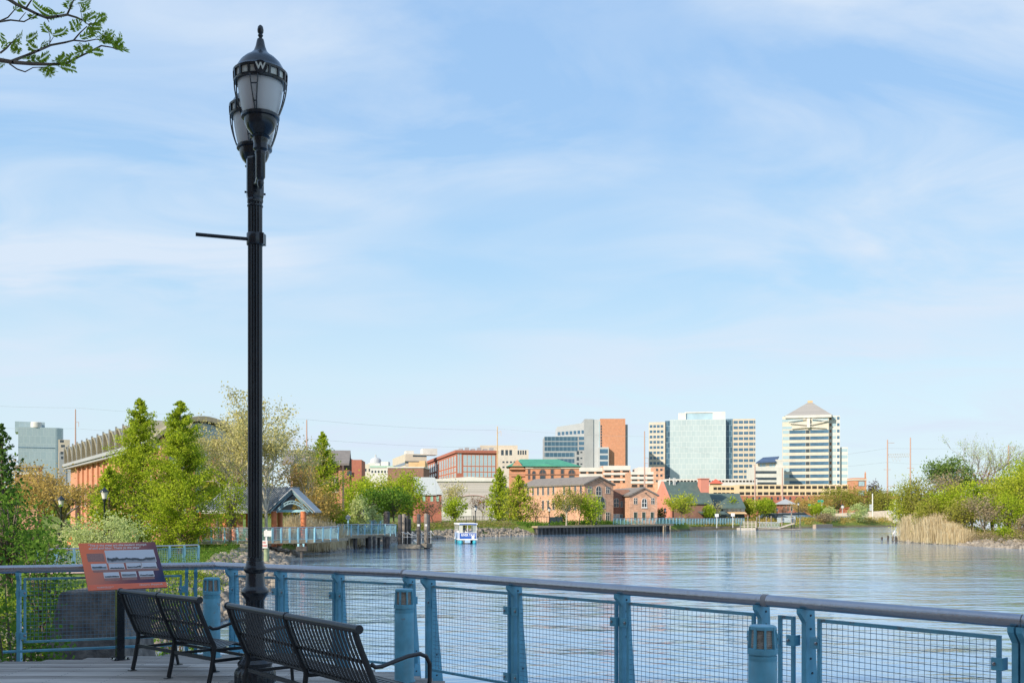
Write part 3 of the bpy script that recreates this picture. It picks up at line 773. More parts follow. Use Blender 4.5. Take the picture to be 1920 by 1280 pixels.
L_twig = leafmat('brown_twig_haze', (.20,.155,.09), (.44,.35,.21), .35)
L_olive = leafmat('olive_leaves', (.16,.17,.03), (.46,.44,.09), .45)
L_straw = leafmat('straw_reeds', (.56,.45,.27), (.88,.76,.52), .5)
L_grass = leafmat('grass_blades', (.07,.12,.015), (.24,.33,.06), .35)
def tree(kind, px, pytop, Y, wpx, m, label, cat='tree', leaf=None, cov=2.6, bark=None, trunk_frac=.25, base_px=None, group=None, pybase=None, name=None, depth=None, seed=None):
    X = PX(px, Y); z0 = gz(X, Y) - .08
    if pybase is not None: z0 = min(z0, PZ(pybase, Y)) if pybase > 0 else z0
    H = PZ(pytop, Y) - z0; W = wpx/F*Y/2
    leaf = (leaf or max(.07, .0019*Y))*1.12
    sd_ = seed if seed is not None else int(px*7 + pytop)
    r = random.Random(sd_)
    t = thing(name or {'cone':'conifer_tree','pine':'pine_tree','shrub':'shrub','fine':'tree','round':'tree','bare':'bare_tree'}[kind], label, cat, (X, Y, z0), 0, group)
    bark = bark or BARK
    wd = Wood(); C = []
    Wd = depth or W
    n = int(cov * (2*W*H) / (leaf*leaf*.5) * (.5 if kind in ('fine','bare') else 1.15))
    if kind == 'cone':
        lean = 0
        tip = Vector((lean, 0, H*.93)); wd.path([(0,0,0),(0,0,H*.5),tip], .018*H+.03, .015, 7)
        nb = int(170 + H*14); per = max(8, n//nb)
        for i in range(nb):
            u = .05 + .95*(i/nb)**.92
            env = W*min(1, (1-u)**.86*1.24 + .015)*(.6 + .4*min(1, u*6))
            az = r.uniform(0, 2*math.pi); Lb = env*r.uniform(.6, 1.18) * (1 + .15*math.sin(3*az + u*17))
            up = .35 + .5*u; p0 = Vector((0,0,u*H*.93)); p1 = p0 + Vector((math.cos(az)*Lb, math.sin(az)*Lb, Lb*up*r.uniform(.5,1.2)))
            wd.seg(p0, p1, .012+.01*Lb, .006, 3)
            k = int(per*(.4 + 1.3*env/W)); tt = rng.uniform(.05, 1.1, k)**.6
            q = np.array(p0)[None] + (np.array(p1-p0))[None]*tt[:,None]
            q += rng.normal(size=(k,3))*np.array([.10,.10,.075])*W*(.12+.88*env/W)*(.35+.65*tt[:,None]) - np.array([0,0,1.0])*(tt[:,None]**2)*.10*Lb
            C.append(q)
        dr = .25
    elif kind in ('round', 'shrub', 'pine'):
        tf = {'round': trunk_frac, 'shrub': .02, 'pine': .35}[kind]
        cz = H*(tf + (1-tf)*.5); hz_ = H*(1-tf)*.5
        nc = {'round': 62, 'shrub': 46, 'pine': 40}[kind]; per = max(10, n//nc)
        for i in range(5 if kind != 'shrub' else 0):
            pass
        if kind != 'shrub': wd.path([(0,0,0),(r.uniform(-.04,.04)*H,0,H*(tf+.12)),(r.uniform(-.05,.05)*H,0,H*.8)], .02*H+.04, .012*H*.3, 7)
        for i in range(nc):
            while True:
                v = Vector((r.uniform(-1,1), r.uniform(-1,1), r.uniform(-1,1)))
                if .25 < v.length < 1: break
            v = v.normalized() * (v.length**.5)
            lump = .80 + .22*math.sin(3.1*v.x*2 + sd_) * math.cos(2.7*v.z*2 + sd_*.7) + .08*r.uniform(-1,1)
            if kind == 'round' and v.z < 0: v.z *= .85
            c = Vector((v.x*W*lump, v.y*Wd*lump, cz + v.z*hz_*lump*.97))
            sp = r.uniform(.12,.24)
            flat = .35 if kind == 'pine' else .8
            b0 = Vector((0,0,max(0, H*tf*.8 + (c.z-H*tf)*.35)))
            mid = b0.lerp(c, .5) + Vector((0,0,-.04*H + .08*H*(kind!='pine')))
            wd.path([b0, mid, c], .011*H*.5+.012, .006, 4)
            k = int(per*r.uniform(.5,1.4)); q = rng.normal(size=(k,3))*np.array([W*sp, W*sp, H*.55*sp*flat])
            C.append(q + np.array(c))
        # a loose scatter over the whole crown breaks the outline
        k = int(n*.12); q = rng.normal(size=(k,3)); q /= np.linalg.norm(q, axis=1)[:,None]; q *= rng.uniform(.5,1.06,(k,1)); q = q*np.array([W,Wd,hz_]) + np.array([0,0,cz])
        C.append(q[q[:,2] > .02*H])
        dr = .1
    else:     # fine / bare : real branching, leaves at the twig ends
        ends = []
        def grow(p, d, L, rad, lv):
            k = 3; q = p
            pts = [p]
            for i in range(k):
                d = (d + Vector((r.uniform(-1,1), r.uniform(-1,1), r.uniform(-.6,.9)))*.16).normalized(); q = q + d*(L/k); pts.append(q)
            wd.path(pts, rad, rad*.62, 5 if lv < 2 else 3)
            if lv >= 2: ends.extend(pts[1:])
            if lv >= 5: return
            nbr = [5,4,3,3,2][lv]
            for i in range(nbr):
                a = r.uniform(.25,.85); s = pts[min(3, 1 + int(r.uniform(.3,1)*3))]
                ax = Vector((r.uniform(-1,1), r.uniform(-1,1), r.uniform(-1,1))).cross(d).normalized()
                nd = (Matrix.Rotation(a, 3, ax) @ d).normalized(); nd.z += .12; nd.normalize()
                grow(s, nd, L*r.uniform(.55,.82), rad*.56, lv+1)
        grow(Vector((0,0,0)), Vector((0,0,1)), H*.32, .009*H+.02, 0)
        E = np.array([tuple(e) for e in ends])
        # fit the twigs to the wanted crown
        mxz = E[:,2].max(); mw = np.percentile(np.abs(E[:,0]), 97)
        sx, sz = W/mw, H/mxz
        V = np.array(wd.V); lowk = np.clip(V[:,2]/(H*.25), 0, 1)
        V[:,0] *= 1 + (sx-1)*lowk; V[:,1] *= 1 + (sx-1)*lowk; V[:,2] *= sz; wd.V = V
        E = E*np.array([sx,sx,sz])
        k = n
        q = E[rng.integers(0, len(E), k)] + rng.normal(size=(k,3))*leaf*1.6
        C.append(q); dr = .1
    wd.build('trunk', bark, t)
    C = np.concatenate(C)
    C = C[C[:,2] > .0]
    if len(C) > 20: leaf_obj('crown' if kind != 'shrub' else 'foliage', C, leaf, m, t, droop=dr)
    return t
def scatter_tufts(name, pts, h, w, m, n_bl, lean=.18, blade=.05, kind='stuff', label=None, cat=None):
    """standing blades (reeds, long grass): thin upright quads"""
    pts = np.asarray(pts); k = len(pts)*n_bl
    base = np.repeat(pts, n_bl, 0) + np.concatenate([rng.normal(size=(k,2))*w, np.zeros((k,1))], 1)
    hh = h*rng.uniform(.55, 1.12, k); an = rng.uniform(0, 2*math.pi, k)
    d = np.stack([np.cos(an), np.sin(an), np.zeros(k)], 1)*blade*rng.uniform(.6,1.4,(k,1))
    off = rng.normal(size=(k,3))*lean*hh[:,None]; off[:,2] = hh
    v = np.stack([base - d, base + d, base + off*np.array([.95,.95,1]) + d*.35, base + off - d*.35], 1).reshape(-1,3)
    o = np_mesh(name, v, np.arange(len(v)), 4, m)
    tag(o, label, cat, kind=kind); return o
def rocks(name, line, width, n, smin, smax, m, z_off=0):
    """tumbled stones along a bank line (plan polyline), up the slope by width"""
    bv = np.array([(1,0,0),(-1,0,0),(0,1,0),(0,-1,0),(0,0,1),(0,0,-1),(.7,.7,.5),(-.7,.7,.5),(.7,-.7,.5),(-.7,-.7,.5)], float)
    phi = (1+5**.5)/2
    ico = np.array([(-1,phi,0),(1,phi,0),(-1,-phi,0),(1,-phi,0),(0,-1,phi),(0,1,phi),(0,-1,-phi),(0,1,-phi),(phi,0,-1),(phi,0,1),(-phi,0,-1),(-phi,0,1)])/1.9
    fc = np.array([(0,11,5),(0,5,1),(0,1,7),(0,7,10),(0,10,11),(1,5,9),(5,11,4),(11,10,2),(10,7,6),(7,1,8),(3,9,4),(3,4,2),(3,2,6),(3,6,8),(3,8,9),(4,9,5),(2,4,11),(6,2,10),(8,6,7),(9,8,1)])
    L = np.array(line, float); seg = np.hypot(*(L[1:]-L[:-1]).T); cs = np.concatenate([[0], np.cumsum(seg)])
    V, Fc = [], []
    for i in range(n):
        s = rng.uniform(0, cs[-1]); j = min(len(seg)-1, np.searchsorted(cs, s, 'right')-1); f = (s-cs[j])/seg[j]
        p = L[j] + (L[j+1]-L[j])*f; d = (L[j+1]-L[j])/seg[j]; nn = np.array([-d[1], d[0]])
        q = p + nn*rng.uniform(-.35, width); z = gz(q[0], q[1]) + z_off
        sz = rng.uniform(smin, smax)
        M = rng.normal(size=(3,3)); Q, _ = np.linalg.qr(M)
        v = ico*rng.uniform(.75,1.2,(12,1))*np.array([1,.75,.55])*sz; v = v @ Q.T
        V.append(v + np.array([q[0], q[1], max(z, WATER-.05) + sz*.12])); Fc.append(fc + 12*i)
    o = np_mesh(name, np.concatenate(V), np.concatenate(Fc).ravel(), 3, m)
    return o
M_rock = mat('riprap_stone', (.25,.215,.175), rough=.9, var=.4, scale=1.3, bump=.4)
_n = M_rock.node_tree
# ---------------------------------------------------------------- buildings
GL = 12
M_beige = mat('beige_precast', (.54,.475,.39), rough=.8, var=.06, scale=.3)
M_cream = mat('cream_precast', (.585,.535,.455), rough=.8, var=.06, scale=.3)
M_whitec = mat('white_cladding', (.61,.60,.57), rough=.7, var=.05, scale=.3)
M_grey = mat('grey_cladding', (.34,.355,.37), rough=.7, var=.07, scale=.2)
M_grey2 = mat('pale_grey_cladding', (.46,.48,.50), rough=.7, var=.05, scale=.2)
M_brickO = mat('orange_brick', (.60,.26,.14), rough=.85, var=.12, scale=.8, brick=(.42,.13,.014,(.47,.30,.22),(.86,.82,.8,1)))
M_brickR = mat('red_brick', (.42,.13,.085), rough=.85, var=.12, scale=.6, brick=(.5,.16,.014,(.40,.22,.17),(.88,.85,.85,1)))
M_brickP = mat('old_pink_brick', (.68,.37,.235), rough=.88, var=.22, scale=.7, brick=(.45,.16,.018,(.48,.36,.28),(.72,.66,.62,1)))
M_brickD = mat('brown_brick', (.26,.12,.085), rough=.88, var=.2, scale=.7, brick=(.5,.2,.02,(.3,.22,.18)))
M_salmon = mat('salmon_wall', (.62,.24,.17), rough=.85, var=.08, scale=.4)
M_slate = mat('dark_slate_roof', (.075,.115,.105), rough=.7, var=.15, scale=1.5)
M_greenroof = mat('green_copper_roof', (.06,.27,.17), rough=.6, var=.1, scale=.8)
M_greyroof = mat('grey_brown_roof', (.21,.185,.165), rough=.8, var=.12, scale=2)
M_paleroof = mat('pale_metal_roof', (.42,.45,.45), rough=.55, var=.08)
M_curt = mat('aqua_curtain_glass', (.44,.52,.55), rough=.22, var=.05, scale=.08, spec=.8, brick=(3.0,3.5,.09,(.60,.64,.65),(.92,.95,.96,1)))
M_curtb = mat('blue_curtain_glass', (.06,.13,.20), rough=.2, var=.2, scale=.1, spec=.45, brick=(2.4,3.5,.10,(.25,.35,.42)))
M_curtl = mat('left_aqua_glass', (.38,.47,.50), rough=.25, var=.06, scale=.05, spec=.8, brick=(2.2,3.4,.09,(.44,.53,.55),(.93,.96,.97,1)))
M_palegl = mat('pale_sky_glass', (.35,.48,.55), rough=.2, var=.1, scale=.2, spec=.8)
M_void = mat('dark_opening', (.03,.028,.027), rough=.9, var=.2)
M_wframe = mat('window_frame_paint', (.52,.47,.42), rough=.6)
M_rust = mat('rust_red_steel', (.33,.13,.09), rough=.7, var=.2)
M_tan = mat('tan_stucco', (.62,.43,.24), rough=.85, var=.1, scale=.4)
wear(M_brickP, (.30,.16,.10), .9, .52, .72, .5); wear(M_brickO, (.62,.36,.24), .5, .5, .75, .4); wear(M_brickR, (.22,.08,.06), .6, .52, .7, .4)
wear(M_whitec, (.38,.36,.33), .5, .5, .75, .35, stretch=(1,1,.2)); wear(M_cream, (.36,.33,.28), .4, .5, .75, .3, stretch=(1,1,.2))
wear(M_greyroof, (.12,.11,.10), 1.2, .5, .7, .5); wear(M_slate, (.13,.15,.13), .8, .5, .7, .5)
class B: pass
def solve(px, a, d):
    t = (px - 960)/F; return (t*a[1] - a[0])/(d[0] - t*d[1])
def bld(name, label, px0, px1, px2, Y, th, ytop, wall, D=None, z0=None, cat='building', L=None, parent=None, group=None):
    """near front-left corner at px1; front runs to px2 at angle th; px0 = far end of the left side"""
    th = R(th); a = (PX(px1, Y), Y); d = (math.cos(th), math.sin(th)); e = (-math.sin(th), math.cos(th))
    b = B(); b.L = L or solve(px2, a, d); b.D = D or abs(solve(px0, a, e)); b.z1 = PZ(ytop, Y)
    b.z0 = z0 if z0 is not None else min(gz(*a), gz(a[0]+d[0]*b.L, a[1]+d[1]*b.L), gz(a[0]+e[0]*b.D, a[1]+e[1]*b.D)) - .3
    b.Y = Y; b.th = th; b.a = a; b.d = d; b.e = e
    b.t = thing(name, label, cat, (a[0], a[1], 0), th, group) if parent is None else parent
    b.o = (0,0)
    if wall: m = MB(); m.box(0, b.L, 0, b.D, b.z0, b.z1); m.build('wall', wall, b.t)
    b.nw = 0
    return b
def ux(b, px): return solve(px, b.a, b.d)
def uz(b, py, u=0):
    return PZ(py, b.a[1] + b.d[1]*u)
def blk(b, x0, x1, y0, y1, z0, z1, m, name='wall'):
    q = MB(); q.box(x0, x1, y0, y1, z0, z1); return q.build(name, m, b.t)
_wc = {}
def win(b, face, u, z, w, h, glass=None, frame=None, arch=False, bars=0, y=0.0, name='window', fw=.12, sill=False):
    """one window as a part; u = centre along the face, z = bottom"""
    glass = glass or M_glass_dk; frame = frame or M_wframe
    key = (round(w,2), round(h,2), glass.name, frame.name, arch, bars, name, fw, sill)
    if key not in _wc:
        q = MB(); q.cur = 0
        q.box(-w/2, w/2, -.03, .06, 0, h)
        if arch:
            pl = [(w/2*math.cos(math.pi*i/10), h + w/2*math.sin(math.pi*i/10)) for i in range(11)]
            q.prism(pl, -.03, .06, 'y')
        q.cur = 1
        f = fw
        if f > 0:
            q.box(-w/2-f, -w/2, -.07, .05, -f, h + (0 if arch else f)); q.box(w/2, w/2+f, -.07, .05, -f, h + (0 if arch else f)); q.box(-w/2, w/2, -.07, .05, -f, 0)
            if not arch: q.box(-w/2, w/2, -.07, .05, h, h+f)
            else:
                for i in range(10):
                    a0, a1 = math.pi*i/10, math.pi*(i+1)/10
                    q.bar((w/2*math.cos(a0)*1.04, -.01, h + w/2*math.sin(a0)*1.04), (w/2*math.cos(a1)*1.04, -.01, h + w/2*math.sin(a1)*1.04), .12, f, up=(math.cos((a0+a1)/2), 0, math.sin((a0+a1)/2)))
        for i in range(bars):
            x = -w/2 + w*(i+1)/(bars+1); q.box(x-.05, x+.05, -.06, -.03, 0, h + (w/2*.95 if arch else 0))
        if bars: q.box(-w/2, w/2, -.065, -.031, h*.62, h*.62+.09)
        if sill: q.box(-w/2-.15, w/2+.15, -.14, 0.02, -f-.14, -f)
        o = q.build(name, [glass, frame], b.t); _wc[key] = o.data
    else:
        o = bpy.data.objects.new(name, _wc[key]); sc.collection.objects.link(o); o.parent = b.t
    if face == 'f': o.location = (u, y, z)
    elif face == 'l': o.location = (y, u, z); o.rotation_euler = (0,0,R(-90))
    else: o.location = (b.L + y, u, z); o.rotation_euler = (0,0,R(90))
    b.nw += 1
    return o
def grid(b, face, u0, u1, n, zs, w, h, **k):
    for z in zs:
        for i in range(n): win(b, face, u0 + (u1-u0)*(i+.5)/n, z, w, h, **k)
def gable(b, x0, x1, y0, y1, ze, zr, m, axis='y', over=.35, name='roof', th=.25, wallm=None):
    """gabled roof over the box; ridge along axis"""
    q = MB()
    if axis == 'y':
        xm = (x0+x1)/2; s = (zr-ze)/((x1-x0)/2); x0o, x1o = x0-over, x1+over; zo = ze - s*over
        q.prism([(x0o, zo), (xm, zr), (x1o, zo), (x1o, zo+th), (xm, zr+th), (x0o, zo+th)], y0-over, y1+over, 'y')
        q.build(name, m, b.t)
        if wallm: g = MB(); g.prism([(x0, ze), (x1, ze), (xm, zr)], y0, y1, 'y'); g.build('gable', wallm, b.t)
    else:
        ym = (y0+y1)/2; s = (zr-ze)/((y1-y0)/2); y0o, y1o = y0-over, y1+over; zo = ze - s*over
        q.prism([(y0o, zo), (ym, zr), (y1o, zo), (y1o, zo+th), (ym, zr+th), (y0o, zo+th)], x0-over, x1+over, 'x')
        q.build(name, m, b.t)
        if wallm: g = MB(); g.prism([(y0, ze), (y1, ze), (ym, zr)], x0, x1, 'x'); g.build('gable', wallm, b.t)
# --- brick block added unseen behind the viewer to shade the deck and lamp
b = B(); b.t = thing('brick_hall', 'tall brick block added out of view behind the deck to throw shade over it', 'building', (-62, -6, 0), 0); b.L = 66; b.D = 16
m_ = MB(); m_.box(0, 66, -16, 0, -1.2, 20.5); m_.build('wall', M_brickP, b.t)
m_ = MB(); m_.box(-.4, 66.4, -16.4, .4, 20.5, 21.1); m_.build('roof', M_greyroof, b.t)
for i in range(11):
    for z in (1.2, 7, 12.8):
        q = MB(); q.box(-1.1, 1.1, 0, .08, 0, 3.4); o = q.build('window', M_glass_dk, b.t); o.location = (3 + 6*i, 0, z)
# --- glass tower with beige wings
Y = 640
b = bld('office_tower', 'pale aqua glass office tower with beige windowed wings and a white rooftop box', None, 1256, 1361, Y, -9, 786.5, M_curt, D=30)
s = Y/F
zb = b.z0
def fx(px, Y=Y): return (px-960)/F*Y - b.a[0]
def U(b, px, y0=0.0): return solve(px, (b.a[0]+b.e[0]*y0, b.a[1]+b.e[1]*y0), b.d)
def boxpx(b, p0, p1, y0, d, yt, m, name='wall', z0=None):
    """block whose front stands y0 metres behind the facade"""
    x0 = U(b, p0, y0); x1 = U(b, p1, y0); z1 = PZ(yt, b.a[1] + b.e[1]*y0 + b.d[1]*(x0+x1)/2)
    blk(b, x0, x1, y0, y0+d, z0 if z0 is not None else b.z0, z1, m, name); return x0, x1, z1
x0, x1, z1 = boxpx(b, 1247, 1256.3, 3, 26, 788.5, M_curtb)
x0, x1, z1 = boxpx(b, 1216.5, 1247.2, 2, 24, 791, M_cream)
fl = 43.7/4.364*s
for r_ in range(10):
    z = PZ(740 + (255+43.2*r_)/4.364 + 2.6, Y+2)
    for c in range(4): win(b, 'f', x0 + (x1-x0)*(c+.62)/4.5, z, 1.75, 1.7, glass=M_glass_bl, frame=M_cream, y=2.0, fw=0)
x0, x1, z1 = boxpx(b, 1360.7, 1374.3, 3, 26, 785.3, M_curtb)
x0, x1, z1 = boxpx(b, 1374, 1416.5, 2, 24, 785, M_beige)
for r_ in range(11):
    z = PZ(740 + (230+44.3*r_)/4.364 + 2.8, Y+2)
    for c in range(4): win(b, 'f', x0 + (x1-x0)*(c+.55)/4.35, z, 2.7, 1.8, glass=M_glass_bl, frame=M_beige, y=2.0, fw=0)
    if r_ < 11: win(b, 'f', x0 + (x1-x0)*.962, z, .8, 1.8, glass=M_glass_bl, frame=M_beige, y=2.0, fw=0)
boxpx(b, 1272, 1286, 4, 20, 774, M_whitec, 'rooftop_box', PZ(787,Y)); boxpx(b, 1285.5, 1337, 5, 18, 772.5, M_palegl, 'rooftop_box', PZ(787,Y)); boxpx(b, 1336.5, 1360, 4, 20, 771.5, M_whitec, 'rooftop_box', PZ(787,Y))
boxpx(b, 1284, 1338, 4.6, 19, 771.8, M_whitec, 'rooftop_cornice', PZ(773.4,Y))
# --- pyramid-roofed tower
Y = 580
b = bld('office_tower', 'striped office tower with a grey pyramid roof', None, 1467, 1554, Y, -15, 781, M_cream, D=26); s = Y/F
W_ = b.L
for r_ in range(9):
    yy = 740 + (305+51.4*r_)/4.364; zt = PZ(yy-3.0, Y); zbt = PZ(yy+3.2, Y)
    a0 = U(b,1480); a1 = U(b,1510.5); a2 = U(b,1518.5)
    win(b, 'f', (a0+a1)/2, zbt, a1-a0, zt-zbt, glass=M_glass_bl, fw=0); win(b, 'f', (a1+a2)/2, zbt, a2-a1-.3, zt-zbt, glass=M_glass_dk, fw=0, y=-.05)
    win(b, 'f', (a2+W_)/2, zbt, W_-a2-.2, zt-zbt, glass=M_glass_bl, fw=0)
    win(b, 'f', a0/2, zbt, a0-.4, zt-zbt, glass=M_palegl, fw=0)
for yy, p0, p1 in ((788.5,1467.5,1505),(788.5,1524,1552),(802,1467.5,1485)):
    win(b, 'f', (U(b,p0)+U(b,p1))/2, PZ(yy+2.5,Y), PX(p1,Y)-PX(p0,Y), 1.6, glass=M_palegl, fw=0)
x0, x1, z1 = boxpx(b, 1554, 1575, 4, 20, 779, M_whitec)
for r_ in range(12):
    yy = 740 + (200+51.4*r_)/4.364
    if yy > 905: break
    for (p0, p1, g) in ((1555.5,1559,M_brickD),(1560.5,1567.5,M_palegl),(1569.5,1574,M_glass_bl)):
        win(b, 'f', (U(b,p0,4)+U(b,p1,4))/2, PZ(yy+3,Y+4), PX(p1,Y)-PX(p0,Y), 1.7, glass=g, fw=0, y=4)
x0, x1, z1 = boxpx(b, 1575.3, 1589.5, 6, 18, 838, M_whitec)
for r_ in range(6):
    yy = 740 + (460+51.4*r_)/4.364
    win(b, 'f', (x0+x1)/2, PZ(yy+3,Y+6), (x1-x0)*.9, 1.8, glass=M_palegl, fw=0, y=6)
q = MB(); ap = (U(b,1519,13), 13, PZ(753.5,Y+13)); xx0, xx1 = U(b,1471), U(b,1561); ze = b.z1+.3
q.add([(xx0,-.6,ze),(xx1,-.6,ze),(xx1,26,ze),(xx0,26,ze),ap], [(0,1,4),(1,2,4),(2,3,4),(3,0,4),(3,2,1,0)]); q.build('roof', mat('tan_grey_roof', (.36,.34,.32), rough=.7, var=.04, brick=(50,.9,.12,(.30,.285,.27))), b.t)
q = MB(); q.box(ap[0]-1.4, ap[0]+1.4, 11.6, 14.4, ap[2]-1.6, ap[2]+.2); q.build('roof_cap', M_tan, b.t)
q = MB(); q.box(xx0+.4, xx1-.6, -1.0, 0, PZ(784,Y), ze+.2); q.build('cornice', M_whitec, b.t)
q = MB()
for (p0,y0,p1,y1) in ((1481,793,1517,797),(1517,797,1553,790),(1484,803,1516,800.5),(1516,800.5,1548,803),(1478,790,1510,786),(1522,786,1552,790)):
    q.bar((U(b,p0),-1.2,PZ(y0,Y)), (U(b,p1),-1.2,PZ(y1,Y)), .6, .35)
q.box(U(b,1513), U(b,1518.5), -1.8, -.1, PZ(803,Y), PZ(785.5,Y))
q.build('roof_brace', M_whitec, b.t)
for (x_, y_, w_, h_) in ((3,9,2.5,1.6),(16,12,3,1.3),(28,8,2,1.8)): pass
# --- low white office with a dark blue sloped roof between the towers
Y = 560
b = bld('office_building', 'low white office block with a dark blue sloping roof beside the pyramid roofed tower', None, 1414, 1470, Y, 0, 875, M_whitec, D=18)
for yy, p1 in ((885,1456),(897,1456),(906,1456)): win(b, 'f', (PX(1416,Y)+PX(p1,Y))/2-b.a[0], PZ(yy+2.5,Y), PX(p1,Y)-PX(1416,Y), 1.5, glass=M_glass_dk, fw=0)
boxpx(b, 1420, 1456, 2, 12, 867, M_cream)
for p in (1427,1433,1445,1451): win(b, 'f', PX(p,Y+2)-b.a[0], PZ(874.5,Y), 1.5, 1.8, glass=M_palegl, fw=0, y=2)
boxpx(b, 1455, 1468, 1, 12, 861, M_whitec)
q = MB(); YY = Y
q.sheet(tuple(P(1417,867,YY)-Vector((b.a[0],YY,0))), tuple(P(1455,865,YY)-Vector((b.a[0],YY,0))), (PX(1461,YY+9)-b.a[0],9,PZ(855,YY+9)), (PX(1431,YY+9)-b.a[0],9,PZ(857,YY+9)), .5)
q.build('roof', mat('blue_sloping_roof', (.05,.085,.16), rough=.4, brick=(3,2,.1,(.10,.15,.26))), b.t)
# --- hospital-like block, grey, blue glass and orange
Y = 600
b = bld('office_building', 'stepped grey and blue glass block with a tall orange end', None, 1096, 1125, Y, 0, 786, M_grey2, D=30); s = Y/F
x0, x1, z1 = boxpx(b, 1096, 1112.5, -.6, 30, 785.2, M_grey)
x0, x1, z1 = boxpx(b, 1020, 1097, 3, 26, 819, M_grey); xa, xb = x0, x1
x0, x1, z1 = boxpx(b, 1044.5, 1096.5, 5, 24, 800, M_grey2, z0=PZ(822,Y))
q = MB(); q.prism([(x0,z1),(x1,z1),(x1,PZ(790.5,Y)),], 5, 29, 'y'); q.build('parapet', M_grey2, b.t)
q = MB(); q.prism([(xa,PZ(819,Y)),(xb,PZ(819,Y)),(xb,PZ(812,Y))], 3, 29, 'y'); q.build('parapet', M_grey2, b.t)
for i in range(7): win(b, 'f', x0 + (x1-x0)*(i+.5)/7, PZ(814.8-i*.55,Y), (x1-x0)/7*.72, 2.1, glass=M_glass_bl, fw=0, y=5)
for k, yy in enumerate((823.5,833,842.5,853.5,865,875)):
    p0 = 1021 if k < 3 else (1021 if k == 3 else 1045); p1 = 1083 if k < 3 else 1077
    YY = Y+3
    u0, u1 = PX(p0,YY)-b.a[0], PX(p1,YY)-b.a[0]
    win(b, 'f', (u0+u1)/2, PZ(yy+2.9,YY), u1-u0, 2.6, glass=M_curtb, fw=0, y=3)
    u0, u1 = PX(1085,YY)-b.a[0], PX(1096,YY)-b.a[0]
    if k < 3: win(b, 'f', (u0+u1)/2, PZ(yy+1,YY), u1-u0-.3, 2.0, glass=M_glass_bl, fw=0, y=3)
for k, yy in enumerate((850,861,872)):
    win(b, 'f', PX(1083.5,Y+3)-b.a[0], PZ(yy+2,Y+3), 1.5, 2.2, glass=M_glass_dk, fw=0, y=3)
    win(b, 'f', PX(1090,Y+3)-b.a[0], PZ(yy-1,Y+3), 1.2, .9, glass=M_glass_dk, fw=0, y=3)
x0, x1, z1 = boxpx(b, 1125.5, 1172.5, -1.2, 30, 784.6, M_brickO)
boxpx(b, 1123.5, 1127, -1.0, 20, 789, M_palegl)
for i in range(13): win(b, 'f', PX(1127,Y)-b.a[0], PZ(801+i*5.3,Y), .8, 1.3, glass=M_glass_dk, fw=0, y=-1.25)
boxpx(b, 1172.3, 1177, 1, 24, 795.5, M_grey)
x0, x1, z1 = boxpx(b, 1123, 1141.5, -5, 6, 838, M_grey2)
for yy in (846,857.5,869): win(b, 'f', (x0+x1)/2, PZ(yy+3.6,Y-5), (x1-x0)*.82, 2.6, glass=M_glass_bl, fw=0, y=-5)
# --- beige stepped block behind the red one
Y = 640
b = bld('office_building', 'beige stepped office block rising behind the red window-grid building', None, 931, 991, Y, 0, 843, M_cream, D=24)
boxpx(b, 900, 970.5, 2, 20, 834.5, M_beige)
for i, p in enumerate((942,950,957.5,972,976.5,981,985.5)):
    win(b, 'f', PX(p,Y)-b.a[0], PZ(852 if i > 2 else 853,Y), 1.0 if i > 2 else 1.7, 2.7 if i > 2 else 3.4, fw=0)
for yy in (866.5, 876): 
    for p in range(944, 990, 7): win(b, 'f', PX(p,Y)-b.a[0], PZ(yy+1,Y), 1.4, 1.1, fw=0)
# --- red building with white window grid
Y = 540
b = bld('office_building', 'red brick office building with tall glass windows in a regular grid', 797, 856, 932, Y, 12, 844.5, M_brickR)
sY = Y/F
q = MB(); q.box(-.8, b.L+.5, -.8, 0, b.z1-1.2, b.z1+.3); q.box(-.8, 0, 0, b.D, b.z1-1.2, b.z1+.3); q.build('cornice', M_brickR, b.t)
zs = [PZ(871.8,Y), PZ(882.5,Y), PZ(893,Y)]
for i in range(8):
    u = b.L*(.16 + .84*(i+.5)/8.4)
    win(b, 'f', u, zs[0], b.L*.066, 5.4, glass=M_palegl, frame=M_whitec, fw=.18, bars=1)
    for z in zs[1:]: win(b, 'f', u, z, b.L*.066, 2.2, glass=M_palegl, frame=M_whitec, fw=.15)
for u in (.045, .10):
    win(b, 'f', b.L*u, zs[1]-1, b.L*.028, 12.6, glass=M_palegl, frame=M_whitec, fw=.15)
for i in range(14):
    u = b.D*(i+.5)/14
    if i == 7: win(b, 'l', u, b.z0+2, 1.8, b.z1-b.z0-4, glass=M_palegl, frame=M_whitec, fw=.1, y=-.05); continue
    win(b, 'l', u, zs[0], b.D*.04, 5.0, glass=M_palegl, frame=M_cream, fw=.22)
    for z in zs[1:]: win(b, 'l', u, z, b.D*.04, 1.8, glass=M_palegl, frame=M_cream, fw=.22)
q = MB()
for i in range(6): q.box(b.L*.1+i*3.4, b.L*.1+i*3.4+2.2, 5, 8, b.z1, b.z1+1.6+.5*(i%2))
q.build('roof_plant', M_grey, b.t)
